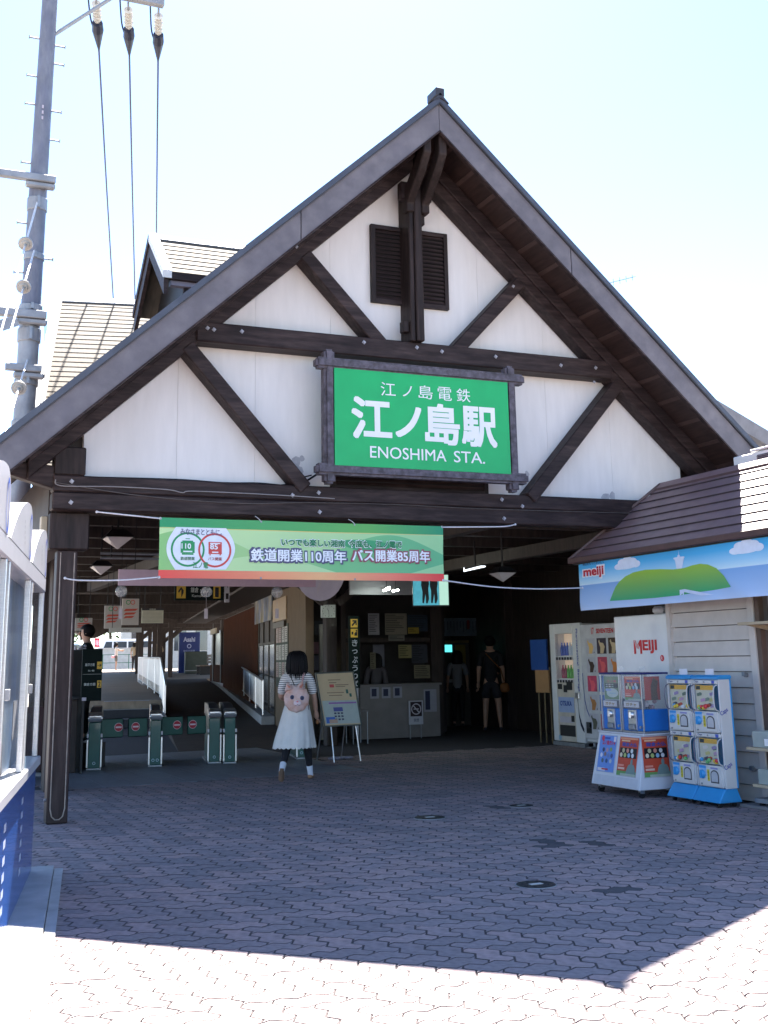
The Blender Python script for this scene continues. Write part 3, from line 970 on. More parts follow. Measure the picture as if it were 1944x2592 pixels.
def kpoly(pts, m, c=.004, sub=True):
    mb = MB(); fk.poly(mb, [(KB_L-y, z-KB_B) for y, z in pts], c)
    b = bmesh.new()
    vs = [b.verts.new(v) for v in mb.v]; b.faces.new(vs)
    bmesh.ops.triangulate(b, faces=b.faces[:])
    for _ in range(3):
        ed = [e for e in b.edges if e.calc_length() > .09]
        if ed:
            bmesh.ops.subdivide_edges(b, edges=ed, cuts=1)
            bmesh.ops.triangulate(b, faces=b.faces[:])
    b.verts.index_update()
    m2 = MB(); m2.add([v.co.copy() for v in b.verts], [tuple(v.index for v in f.verts) for f in b.faces]); b.free()
    return kwarp(m2).build('print', m, kc, smooth=True)
def arc(cy_, cz, ry, rz2, a0, a1, n=8):
    return [(cy_+ry*math.cos(R(a0+(a1-a0)*i/n)), cz+rz2*math.sin(R(a0+(a1-a0)*i/n))) for i in range(n+1)]
CLD = flat(222, 230, 246)
for (cyy, sc_) in ((11.12, 1.0), (9.11, 1.0), (7.9, .9)):
    for i, (dy, dz, ry, rz2) in enumerate(((.16, -.03, .09, .035), (.09, .01, .09, .045), (-.01, .025, .10, .05), (-.10, .01, .09, .045), (-.17, -.02, .08, .04), (.02, -.035, .2, .032))):
        kpoly([(cyy+sc_*dy+sc_*ry*math.cos(t*math.pi/9), 2.50+sc_*dz+sc_*rz2*math.sin(t*math.pi/9)) for t in range(18)], CLD, .0042+.0003*i)
def island_mat():
    m = bpy.data.materials.new('printed_island_green'); m.use_nodes = True
    n = m.node_tree; L = n.links.new; p = n.nodes['Principled BSDF']
    p.inputs['Roughness'].default_value = .5
    tc = n.nodes.new('ShaderNodeTexCoord'); sx = n.nodes.new('ShaderNodeSeparateXYZ')
    L(tc.outputs['Object'], sx.inputs[0])
    mr = n.nodes.new('ShaderNodeMapRange'); mr.inputs['From Min'].default_value = .09; mr.inputs['From Max'].default_value = .40
    L(sx.outputs['Z'], mr.inputs['Value'])
    r = n.nodes.new('ShaderNodeValToRGB')
    r.color_ramp.elements[0].color = (*s2l((.10, .62, .42)), 1); r.color_ramp.elements[1].color = (*s2l((.60, .74, .22)), 1)
    L(mr.outputs[0], r.inputs[0]); L(r.outputs[0], p.inputs['Base Color'])
    return m
kpoly([(11.49, 2.095), (11.42, 2.19), (11.36, 2.25), (11.29, 2.30), (11.17, 2.355), (11.01, 2.388), (10.79, 2.40), (10.53, 2.388), (10.28, 2.366), (10.1, 2.366), (9.96, 2.384), (9.83, 2.39), (9.7, 2.372), (9.57, 2.325), (9.46, 2.24), (9.37, 2.125), (9.66, 2.11), (9.96, 2.10), (10.23, 2.09), (10.65, 2.085), (11.09, 2.09)], island_mat(), .0055)
kpoly([(10.22, 2.365), (10.22, 2.43), (10.245, 2.465), (10.27, 2.475), (10.265, 2.488), (10.2, 2.49), (10.19, 2.51), (10.176, 2.512), (10.172, 2.565), (10.166, 2.512), (10.155, 2.505), (10.15, 2.49), (10.08, 2.488), (10.075, 2.475), (10.1, 2.462), (10.125, 2.42), (10.13, 2.365)], flat(215, 224, 242), .0068)
kpoly([(10.21, 2.145), (10.11, 2.148), (9.83, 2.10), (9.64, 2.062), (9.83, 2.066), (10.13, 2.118), (10.14, 2.09), (10.16, 2.09), (10.16, 2.12), (10.195, 2.13), (10.195, 2.09), (10.21, 2.09)], flat(205, 218, 244), .0078)
REDP = flat(190, 22, 48)
mb = MB(); letter(mb, 'meiji', fk, .10, .555, .36, .505, .0052, .07)
kwarp(mb).build('lettering', flat(238, 236, 240), kc)
mb = MB(); letter(mb, 'meiji', fk, .115, .54, .372, .493, .0075, .035)
kwarp(mb).build('lettering', REDP, kc)
mb = MB(); letter(mb, '明日をもっとおいしく', fk, .10, .56, .525, .558, .0052, .01)
kwarp(mb).build('lettering', flat(40, 70, 120), kc)
m = MB()
for k in range(12):
    p = fk(.02+k*.42, KH-.012, .004); m.cyl(p, p+fk.n*.006, .010, n=8)
m.build('eyelet', STEELD, kc)

# shelves of goods at the shop front
PINE = mat('pale_pine', (.50, .40, .27), .6, .12, 6, (8, 1, 8))
sh = thing('display_shelf', 'pale wooden shelf board jutting out from the kiosk front at head height', 'shelf', (8.2, 9.3, 1.76))
B(8.02, 8.36, 7.6, 9.61, 1.755, 1.785).build('shelf_board', PINE, sh, bevel=.003)
MB().prism([(8.06, 9.5, 1.754), (8.34, 9.5, 1.754), (8.34, 9.5, 1.70)], (0, .03, 0)).build('bracket', PINE, sh)
s2_ = thing('display_stand', 'low two tier wooden stand on castors beside the kiosk wall', 'display stand', (8.25, 9.2, 0))
for z, y1 in ((.545, 9.6), (.20, 9.55)):
    B(8.0, 8.34, 7.8, y1, z, z+.03).build('shelf_board', PINE, s2_, bevel=.003)
B(8.02, 8.36, 7.8, 9.56, .055, .095).build('base_frame', STEELD, s2_)
for y in (9.5, 8.2):
    B(8.31, 8.34, y-.02, y+.02, .095, .62).build('upright', STEELD, s2_)
    for x in (8.06, 8.3):
        MB().cyl((x, y-.012, .03), (x, y+.012, .03), .03, n=12).build('caster', DARK, s2_)
st2 = thing('paving_plank', 'flat grey board lying on the paving under the shop stand', 'board', (8.1, 9.2, 0))
B(7.96, 8.3, 8.2, 9.72, .002, .03).build('plank', mat('grey_board', (.2, .19, .19), .7), st2, bevel=.003)
PKG = [flat(226, 150, 160), flat(200, 215, 230), flat(230, 225, 215), flat(170, 50, 70), flat(120, 150, 200), flat(215, 205, 120), flat(160, 190, 130)]
def basket(x0, x1, y0, y1, z0, h, lb, k):
    b_ = thing('goods_tub', lb, 'tub', ((x0+x1)/2, (y0+y1)/2, z0), group='clear tubs of goods on the shop stand')
    t = .004
    for a in ((x0, x1, y0, y0+t), (x0, x1, y1-t, y1), (x0, x0+t, y0+t, y1-t), (x1-t, x1, y0+t, y1-t)):
        B(*a, z0+.002, z0+h).build('side', mat('cloudy_plastic', (.55, .6, .55), .3, alpha=.45), b_)
    B(x0+t, x1-t, y0+t, y1-t, z0+.002, z0+.006).build('bottom', mat('cloudy_plastic', (.6, .6, .6)), b_)
    for i in range(5):
        cx, cy2 = random.uniform(x0+.06, x1-.06), random.uniform(y0+.06, y1-.06)
        B(cx-.04, cx+.04, cy2-.05, cy2+.05, z0+.008+i*.018, z0+.024+i*.018).build('packet', PKG[(i+k) % 7], b_, bevel=.004)
    B(x0-.003, x0, (y0+y1)/2-.09, (y0+y1)/2, z0+.02, z0+.085).build('price_card', flat(235, 235, 235), b_)
basket(8.02, 8.32, 9.18, 9.52, .577, .15, 'cloudy plastic tub of packets on the upper tier of the stand', 0)
basket(8.02, 8.32, 9.10, 9.48, .232, .14, 'cloudy plastic tub of packets on the bottom tier of the stand', 3)
# rack with hanging packets inside the opening
rk = thing('goods_rack', 'wire rack hung with small packets inside the kiosk opening', 'rack', (8.36, 9.3, .9))
for y in (9.54, 9.3, 9.05, 8.8):
    MB().cyl((8.42, y, .7), (8.42, y, 2.3), .006, n=6).build('upright', STEELD, rk)
for k in range(9):
    MB().cyl((8.42, 8.7, .75+k*.18), (8.42, 9.56, .75+k*.18), .004, n=5).build('wire', STEELD, rk)
for k in range(14):
    y = 9.50-.17*(k % 3)-random.uniform(0, .02); z = 1.62-.22*(k//3)
    w, h = random.uniform(.055, .075), random.uniform(.09, .16)
    B(8.39, 8.405, y-w, y+w*.4, z-h, z).build('packet', PKG[k % 7], rk, bevel=.003)
B(8.37, 8.385, 9.30, 9.52, 1.0, 1.24).build('poster_card', flat(190, 205, 225), rk)

# ================================================================== white refrigerator
XFr = 8.30
fg = thing('storefront_fridge', 'tall white refrigerator with red lettering between kiosk and ice cream machine', 'refrigerator', (8.65, 11.65, 0))
B(XFr+.03, 9.0, 11.13, 12.20, .06, 1.935).build('cabinet', WHITEP, fg, bevel=.015)
B(XFr, XFr+.026, 11.13, 12.20, .10, 1.94).build('door', WHITEP, fg, bevel=.01)
B(8.36, 8.95, 11.2, 12.15, .0, .058).build('plinth', DARK, fg)
B(8.33, 8.55, 11.27, 11.47, 1.94, 2.03).build('lamp_box', flat(205, 205, 205), fg, bevel=.03)
ff = Fr((XFr, 12.20, 0), (0, -1, 0), (0, 0, 1))
RED = flat(214, 40, 44)
lettering('M', ff, .40, .545, 1.50, 1.645, RED, fg, .004, .035)
lettering('EIJI', ff, .575, .835, 1.50, 1.645, RED, fg, .004, .035)
m = MB()
for i in range(3):
    a = .398+i*.026
    ff.poly(m, [(a+.012, 1.652), (a+.022, 1.652), (a+.052, 1.56-i*.004), (a+.046, 1.545-i*.004)], .0065)
m.build('print', WHITEP, fg)
m = MB(); ff.disc(m, .93, 1.44, .036, .004); m.build('seal', RED, fg)
lettering('R', ff, .915, .945, 1.42, 1.46, flat(245, 220, 220), fg, .006)
m = MB()
for a, b in ((.91, 1.28), (.3, 1.1), (.62, .9)):
    ff.disc(m, a, b, .006, .003, 8)
m.build('chip', flat(150, 150, 155), fg)

# ================================================================== ice cream vending machine
XI = 10.86
ic = thing('ice_cream_machine', 'white ice cream vending machine covered in rows of product pictures', 'vending machine', (11.2, 16.35, 0))
B(XI+.03, 11.6, 15.75, 16.98, .10, 1.985).build('cabinet', WHITEP, ic, bevel=.015)
B(XI, XI+.028, 15.75, 16.98, .16, 1.99).build('door', mat('off_white_panel', (.62, .62, .65), .4), ic, bevel=.008)
for y in (15.9, 16.85):
    MB().cyl((XI+.1, y, 0), (XI+.1, y, .1), .03, n=10).build('foot', STEELD, ic)
B(XI-.06, XI+.12, 16.72, 16.86, .012, .03).build('floor_bracket', STEELD, ic)
fi = Fr((XI, 16.98, 0), (0, -1, 0), (0, 0, 1))
lettering('17', fi, .36, .43, 1.83, 1.93, RED, ic, .004, .03)
lettering('SEVENTEEN ICE', fi, .50, 1.16, 1.84, 1.91, RED, ic, .004, .03)
cc = [((214, 180, 120), 0), ((60, 46, 62), 1), ((72, 46, 30), 1), ((40, 26, 30), 0), ((196, 70, 96), 1), ((200, 120, 60), 0), ((205, 70, 105), 1), ((70, 110, 190), 1), ((60, 90, 170), 1), ((160, 110, 70), 0), ((60, 110, 200), 1), ((120, 80, 60), 1), ((70, 80, 80), 0), ((190, 90, 110), 1), ((225, 190, 120), 1)]
CRM = flat(214, 190, 150)
for i, (c, full) in enumerate(cc):
    col, row = i % 3, i//3
    a0, b1 = .17+col*.33, 1.76-row*.30
    m = MB(); fi.rect(m, a0, a0+.27, b1-.25, b1, .003)
    m.build('picture', flat(*(c if full else (196, 194, 204))), ic)
    m = MB()
    blob = [(a0+.05, b1-.05), (a0+.08, b1-.02), (a0+.10, b1-.07), (a0+.19, b1-.08), (a0+.23, b1-.14), (a0+.20, b1-.20), (a0+.18, b1-.245), (a0+.09, b1-.245), (a0+.10, b1-.15)]
    fi.poly(m, blob, .005); m.build('print', CRM if full and sum(c) < 250 else flat(min(255, c[0]+25), min(255, c[1]+15), c[2]) if not full else flat(min(255, c[0]+40), min(255, c[1]+30), min(255, c[2]+10)), ic)
    m = MB(); fi.disc(m, a0+.245, b1-.225, .012, .006, 8); m.build('button', flat(50, 50, 60), ic)
m = MB(); fi.rect(m, .06, .22, .24, .42, .003); m.build('coin_panel', flat(60, 62, 66), ic)
m = MB(); fi.rect(m, .08, .20, .26, .32, .005); m.build('coin_slot', flat(20, 20, 24), ic)
m = MB(); fi.poly(m, [(.02, 1.2), (.04, 1.2), (.05, .75), (.10, .60), (.17, .50), (.17, .53), (.11, .63), (.07, .76)], .003); m.build('print', flat(40, 66, 150), ic)

# ================================================================== drinks vending machine
XD = 10.90
dm = thing('drinks_machine', 'white drinks vending machine with lit bottle display and blue lettering down its edge', 'vending machine', (11.3, 17.55, 0))
B(XD+.245, 11.55, 17.03, 18.02, .07, 2.02).build('cabinet', WHITEP, dm, bevel=.012)
for q_ in ((17.03, 17.30, .07, 2.02), (17.86, 18.02, .07, 2.02), (17.301, 17.859, 1.862, 2.02), (17.301, 17.859, .07, 1.055)):
    B(XD+.06, XD+.243, *q_).build('cabinet_wall', WHITEP, dm)
for p in (('door_post', 17.86, 18.02, .07, 2.03), ('door_post', 17.03, 17.30, .07, 2.03)):
    B(XD, XD+.058, p[1], p[2], p[3], p[4]).build(p[0], WHITEP, dm, bevel=.01)
B(XD, XD+.058, 17.302, 17.858, 1.86, 2.03).build('door_head', WHITEP, dm, bevel=.008)
B(XD, XD+.058, 17.302, 17.858, .07, 1.06).build('door_lower', mat('cream_panel', (.60, .54, .46), .4), dm, bevel=.008)
B(XD-.02, XD+.06, 17.03, 18.02, .0, .06).build('kick_plate', STEELD, dm)
B(XD+.20, XD+.24, 17.302, 17.858, 1.06, 1.86).build('display_back', mat('lit_display_back', s2l((.86, .76, .66)), .6, .04, emit=.05), dm)
B(XD+.01, XD+.016, 17.302, 17.858, 1.06, 1.86).build('display_glass', GLASSD, dm)
fd = Fr((XD, 18.02, 0), (0, -1, 0), (0, 0, 1))
BT = [(60, 90, 190), (60, 90, 190), (70, 100, 195), (205, 215, 230), (190, 205, 225), (210, 215, 225)], [(160, 60, 90), (150, 50, 70), (90, 175, 60), (90, 175, 60), (120, 190, 80), (190, 180, 170)]
for rw, z in enumerate((1.52, 1.14)):
    dsh = B(XD+.05, XD+.198, 17.306, 17.854, z-.05, z-.03).build('display_shelf', WHITEP, dm)
    for k in range(6):
        y = 17.80-k*.088
        MB().lathe([(.028, 0), (.030, .02), (.030, .13), (.012, .19), (.012, .22)], (XD+.11, y, z-.028), 10).build('bottle', flat(*BT[rw][k], rough=.2), dsh, smooth=True)
        B(XD-.004, XD+.0, y-.028, y+.028, z-.10, z-.055).build('button', flat(30, 30, 36) if k % 1 == 0 else WHITEP, dm, bevel=.002)
    B(XD+.001, XD+.006, 17.306, 17.854, z-.105, z-.05).build('button_strip', flat(190, 190, 196), dm)
m = MB()
for a0, a1, b0, b1 in ((.22, .34, .93, 1.02), (.40, .50, .88, 1.0), (.50, .66, .92, 1.06)):
    fd.slab(m, a0, a1, b0, b1, 0, .012)
m.build('coin_unit', flat(34, 36, 38), dm)
m = MB(); fd.rect(m, .20, .70, .55, .80, .002); m.build('print', flat(160, 178, 215), dm)
lettering('OTSUKA', fd, .26, .62, .66, .735, flat(36, 66, 150), dm, .004, .03)
m = MB(); fd.rect(m, .22, .66, .38, .48, .002); m.build('sticker', flat(196, 190, 200), dm)
m = MB(); fd.slab(m, .60, .68, .40, .50, 0, .01); m.build('return_slot', flat(40, 40, 40), dm)
m = MB(); fd.slab(m, .22, .70, .16, .34, 0, .006); m.build('delivery_flap', flat(52, 50, 50), dm)
m = MB(); fd.disc(m, .21, .13, .05, .003, 16); m.build('print', flat(150, 180, 200), dm)
fv = Fr((XD, 17.30, 0), (0, 0, -1), (0, -1, 0))
fv2 = Fr((XD, 17.10, 1.93), (0, 0, -1), (0, -1, 0))
lettering('Pharmaceutical  Beverage', fv2, .0, 1.03, -.08, -.01, flat(70, 84, 170), dm, .004, .015)
B(XD-.035, XD, 17.12, 17.24, .78, .88).build('handle', STEEL, dm, bevel=.01)
m = MB(); fd.poly(m, [(.80, .80), (.82, .80), (.83, .50), (.87, .35), (.93, .27), (.975, .24), (.975, .30), (.90, .40), (.85, .52)], .003); m.build('print', flat(24, 30, 60), dm)

# board leaning by the drinks machine
lb_ = thing('leaning_board', 'blue and tan panel on thin legs left of the drinks machine', 'notice board', (10.95, 18.5, 0))
B(10.93, 10.96, 18.2, 18.75, 1.25, 1.78).build('blue_sheet', flat(40, 80, 150), lb_)
B(10.92, 10.95, 18.15, 18.6, .86, 1.248).build('tan_sheet', flat(170, 130, 90), lb_)
for y in (18.2, 18.4, 18.6):
    MB().cyl((10.98, y, 0), (10.98, y, 1.3), .015, n=6).build('leg', mat('dull_brass', (.2, .15, .08), .5), lb_)

# ================================================================== capsule toy machines: two towers
CYAN = mat('sky_blue_plastic', (.045, .33, .68), .35, .05, 6, coat=.3)
CREAM = mat('ivory_plastic', (.68, .66, .64), .4, .04, 6)
NAVY = flat(40, 52, 110)
def capsule_tower(y0, y1, lbl):
    t = thing('capsule_toy_machine', lbl, 'capsule machine', (7.9, (y0+y1)/2, 0), group='two tier capsule machines by the kiosk')
    xf, xb = 7.79, 7.94
    # splayed base
    MB().frus([(7.70, y0, .045), (xb+.05, y0, .045), (xb+.05, y1, .045), (7.70, y1, .045)][::1], [(xf, y0+.006, .175), (xb, y0+.006, .175), (xb, y1-.006, .175), (xf, y1-.006, .175)]).build('base', CYAN, t, bevel=.008)
    for x in (7.76, 7.93):
        for y in (y0+.06, y1-.06):
            MB().cyl((x, y-.013, .022), (x, y+.013, .022), .022, n=10).build('caster', DARK, t)
    # side shell
    B(xf+.012, xb, y0+.002, y0+.02, .176, 1.225).build('side_panel', CREAM, t, bevel=.004)
    B(xf+.012, xb, y1-.02, y1-.002, .176, 1.225).build('side_panel', CREAM, t, bevel=.004)
    B(xb, xb+.02, y0+.002, y1-.002, .176, 1.235).build('back_panel', CYAN, t, bevel=.004)
    MB().prism([(xf-.012, y0-.004, 1.226), (xf-.012, y0-.004, 1.245), (xf+.02, y0-.004, 1.268), (xb+.03, y0-.004, 1.268), (xb+.03, y0-.004, 1.226)], (0, y1-y0+.008, 0)).build('top_cap', CYAN, t, bevel=.01, seg=2)
    for zb in (.182, .705):
        fr = Fr((xf, y1, zb), (0, -1, 0), (0, 0, 1))
        w = y1-y0
        # lower mechanism block
        m = MB(); fr.slab(m, .021, w-.021, .0, .205, -.12, .012); mech = m.build('mechanism', CREAM, t, bevel=.014, seg=2)
        m = MB(); fr.slab(m, .021, w-.021, .475, .515, -.12, .004); m.build('header', CREAM, t, bevel=.006)
        m = MB(); fr.slab(m, .022, w-.022, .21, .47, -.13, -.12); m.build('inner_back', CYAN, mech)
        # card behind clear bow window
        m = MB(); fr.slab(m, .05, w*.78, .218, .462, -.020, -.012); m.build('toy_card', flat(206, 200, 176), mech)
        m = MB(); fr.rect(m, .05, w*.78, .415, .462, -.0105); m.build('print', flat(226, 170, 50), mech)
        m = MB(); fr.rect(m, .06, w*.3, .42, .455, -.009); m.build('print', flat(40, 50, 46), mech)
        cols = [(150, 130, 170), (60, 60, 70), (180, 70, 40), (200, 190, 120), (120, 140, 120), (190, 150, 180), (220, 210, 200), (90, 110, 90)]
        for k in range(9):
            a, b = .07+random.random()*(w*.5), .24+(k//3)*.055+random.random()*.01
            m = MB(); fr.poly(m, [(a, b), (a+.07, b+.012), (a+.075, b+.034), (a+.05, b+.042), (a-.005, b+.028)], -.0085+k*.0006); m.build('print', flat(*cols[k % 8]), mech)
        for k in range(7):
            a, b = random.uniform(.06, w-.06), random.uniform(.235, .262)
            MB().ball(fr(a, b, -.002+random.random()*.01), .020, 10, 6).build('capsule', flat(*random.choice([(220, 60, 60), (230, 200, 60), (80, 160, 210), (230, 230, 230), (110, 190, 110)]), rough=.25), mech, smooth=True)
        # bowed clear cover
        prof = [(.212, -.01), (.225, .02), (.26, .038), (.34, .046), (.42, .038), (.455, .02), (.468, -.01)]
        m = MB(); vs = []
        for a in (.024, w-.024):
            vs += [fr(a, b, c) for b, c in prof]
        n = len(prof)
        m.add(vs, [(i, i+n, i+n+1, i+1) for i in range(n-1)]+[tuple(range(n)), tuple(range(2*n-1, n-1, -1))])
        m.build('window', GLASSD, mech, smooth=True)
        m = MB(); m.tube([fr(w-.026, b, c+.002) for b, c in prof], .006, 6); m.build('window_rim', CREAM, mech)
        m = MB(); m.tube([fr(.026, b, c+.002) for b, c in prof], .006, 6); m.build('window_rim', mat('smoky_plastic', (.16, .15, .2), .3), mech)
        # knob plate, instructions, prize door
        m = MB(); fr.rect(m, .045, .155, .175, .200, .0135); m.build('print', flat(60, 150, 220), mech)
        m = MB(); fr.rect(m, .045, .155, .10, .175, .0135); m.build('plate', flat(150, 190, 225), mech)
        m = MB(); m.cyl(fr(.10, .115, .013), fr(.10, .115, .035), .045, .036, 18); m.build('knob', CYAN, mech, bevel=.004, smooth=True)
        m = MB(); m.frus([fr(.094, .075, .036), fr(.106, .075, .036), fr(.106, .157, .036), fr(.094, .157, .036)], [fr(.097, .08, .055), fr(.103, .08, .055), fr(.103, .15, .055), fr(.097, .15, .055)]); m.build('knob_grip', CYAN, mech)
        m = MB(); fr.rect(m, .168, .205, .055, .165, .0135); m.build('instructions', flat(226, 206, 60), mech)
        lettering('ガシャ', Fr(fr(.178, .16, .0), fr.v*-1, fr.u), .01, .09, -.004, .02, flat(40, 40, 40), mech, .015, .01)
        arch = [(.22, .04), (.345, .04), (.345, .12)]+[(.2825+.0625*math.cos(R(a)), .12+.045*math.sin(R(a))) for a in range(15, 180, 15)]+[(.22, .12)]
        m = MB(); fr.poly(m, arch, .0138); m.build('door_frame', flat(70, 68, 72), mech)
        arch2 = [(.2825+(a-.2825)*.8, .085+(b-.085)*.8+.004) for a, b in arch]
        m = MB(); fr.poly(m, arch2, .0155); m.build('door', flat(196, 196, 200, rough=.2), mech)
        m = MB(); m.cyl(fr(.075, .022, .012), fr(.075, .022, .02), .009, n=10); m.build('lock', STEELD, mech)
        m = MB(); m.cyl(fr(w*.5, .495, .004), fr(w*.5, .495, .010), .010, n=10); m.build('lock', STEELD, mech)
        lettering('Caps', fr, .05, .12, .485, .508, NAVY, mech, .0055, .02)
        m = MB(); fr.rect(m, w-.09, w-.045, .48, .512, .0052); m.build('print', flat(70, 90, 180), mech)
        m = MB(); fr.rect(m, .225, .335, .172, .190, .0136); m.build('print', flat(150, 150, 200), mech)
    fsd = Fr((xf+.012, y0+.002, 0), (1, 0, 0), (0, 0, 1))
    for z in (.34, .86):
        ft = Fr(fsd(.012, z, 0), (1, 0, .55), (-.55, 0, 1))
        lettering('Caps', ft, 0, .10, 0, .055, flat(80, 84, 170), t, .004, .01)
    for k, dx in ((0, .10),):
        B(7.86, 7.865, (y0+y1)/2-.07, (y0+y1)/2+.06, 1.27, 1.33).build('price_card', flat(225, 222, 226), t)
    return t
capsule_tower(10.125, 10.545, 'two tier ivory and blue capsule machine next to the bulk machine cart')
capsule_tower(9.70, 10.118, 'two tier ivory and blue capsule machine nearest the kiosk shelves with printed side')

# ================================================================== cart with two bulk machines
ct = thing('machine_cart', 'white wheeled cart with sloping poster front in front of the refrigerator', 'cart', (7.75, 11.2, 0))
xf0, xf1, xbk = 7.50, 7.62, 8.02
y0, y1 = 10.75, 11.63
PANW = mat('white_laminate', (.70, .70, .74), .35, .04, 5)
MB().frus([(xf0, y0-.02, .085), (xbk, y0-.02, .085), (xbk, y1+.02, .085), (xf0, y1+.02, .085)], [(xf1, y0+.015, .635), (xbk, y0+.015, .635), (xbk, y1-.015, .635), (xf1, y1-.015, .635)]).build('body', PANW, ct, bevel=.006)
B(xf1-.008, xbk+.005, y0, y1, .637, .655).build('top', PANW, ct, bevel=.004)
for x in (7.58, 7.94):
    for y in (y0+.06, y1-.06):
        MB().cyl((x, y-.014, .036), (x, y+.014, .036), .036, n=12).build('caster', DARK, ct)
        B(x-.025, x+.025, y-.022, y+.022, .045, .084).build('fork', STEEL, ct)
fc = Fr((xf0-.001, y1, .085), (0, -1, 0), (xf1-xf0, 0, .55))
fr_ = Fr((xf0+.01, y0-.0205, .085), (1, 0, 0), (0, .035, .55))
def poster(fr, a0, a1, b0, b1, kind, parent):
    m = MB(); fr.slab(m, a0-.008, a1+.008, b0-.008, b1+.008, .001, .004); m.build('poster_frame', flat(196, 196, 202), parent)
    w, h = a1-a0, b1-b0
    def rc(x0, x1, y0_, y1_, c, d=.007):
        m = MB(); fr.rect(m, a0+w*x0, a0+w*x1, b0+h*y0_, b0+h*y1_, d); m.build('print', flat(*c), parent)
    def dc(x, y, r, c, d=.009):
        m = MB(); fr.disc(m, a0+w*x, b0+h*y, w*r, d, 12); m.build('print', flat(*c), parent)
    if kind == 'blue':
        rc(0, 1, 0, 1, (110, 150, 220), .005)
        lettering('江ノ島ガシャ', fr, a0+w*.18, a0+w*.95, b0+h*.74, b0+h*.86, flat(220, 40, 70), parent, .009, .03)
        rc(.30, .62, .90, .95, (50, 80, 180)); dc(.2, .92, .09, (220, 70, 90)); rc(.84, .98, .84, .98, (235, 220, 225)); rc(.05, .5, .02, .10, (235, 225, 225)); rc(.30, .68, .05, .09, (200, 40, 60), .009)
        for x, y, c in ((.3, .6, (60, 70, 110)), (.52, .6, (200, 160, 170)), (.74, .62, (150, 170, 100)), (.2, .45, (230, 230, 240)), (.42, .48, (150, 120, 110)), (.62, .45, (120, 140, 190)), (.82, .45, (80, 90, 150)), (.3, .30, (90, 110, 120)), (.54, .30, (60, 90, 140)), (.78, .30, (190, 200, 210))):
            dc(x, y, .075, c)
    elif kind == 'orange':
        rc(0, 1, 0, 1, (206, 78, 52), .005); rc(0, 1, 0, .12, (110, 160, 90), .006); rc(.2, 1, 0, .06, (180, 190, 170), .007)
        rc(.04, .96, .94, .985, (236, 160, 120)); rc(.1, .55, .885, .925, (236, 190, 150))
        lettering('鎌倉大仏', fr, a0+w*.16, a0+w*.92, b0+h*.76, b0+h*.86, flat(90, 80, 150), parent, .009, .04)
        rc(.06, .95, .46, .72, (28, 24, 30))
        for i, c in enumerate(((200, 190, 150), (220, 150, 130), (225, 225, 220), (230, 215, 190), (190, 200, 120), (150, 190, 220), (235, 235, 235))):
            dc(.26+.22*i if i < 3 else .16+.2*(i-3), .65 if i < 3 else .53, .07, c)
        # seated statue silhouette
        sx = lambda pts: [(a0+w*x, b0+h*y) for x, y in pts]
        m = MB(); fr.poly(m, sx([(.48, .06), (.98, .06), (.94, .22), (.88, .29), (.79, .31), (.80, .36), (.79, .42), (.74, .45), (.69, .42), (.68, .36), (.69, .31), (.60, .29), (.54, .22)]), .008); m.build('print', flat(126, 148, 142), parent)
        rc(.05, .35, .24, .29, (236, 150, 130)); rc(.05, .40, .16, .21, (240, 200, 180))
    elif kind == 'green':
        rc(0, 1, 0, 1, (96, 128, 84), .005); rc(.05, .95, .42, .98, (120, 140, 100), .006)
        lettering('江ノ島', fr, a0+w*.2, a0+w*.85, b0+h*.74, b0+h*.84, flat(190, 90, 100), parent, .009, .03)
        rc(.06, .94, .50, .70, (26, 30, 28))
        for i in range(8):
            rc(.12+.2*(i % 4), .26+.2*(i % 4), .62 if i < 4 else .53, .67 if i < 4 else .58, ((170, 180, 170), (210, 200, 190), (150, 170, 150), (60, 60, 60))[i % 4], .009)
        m = MB(); fr.disc(m, a0+w*.55, b0+h*.28, w*.40, .008, 20, h*.2); m.build('print', flat(196, 206, 200), parent)
        rc(.1, .5, .36, .46, (150, 170, 210), .010); rc(.35, .8, .24, .29, (160, 190, 200), .010)
poster(fc, .065, .385, .145, .535, 'blue', ct)
poster(fc, .45, .80, .13, .535, 'orange', ct)
poster(fr_, .07, .40, .13, .54, 'orange', ct)
m = MB(); fc.rect(m, .03, .85, .015, .11, .003); m.build('kick_panel', flat(205, 205, 212), ct)
BLUEP = mat('bright_blue_plastic', (.02, .19, .62), .35, .06, 8, coat=.2)
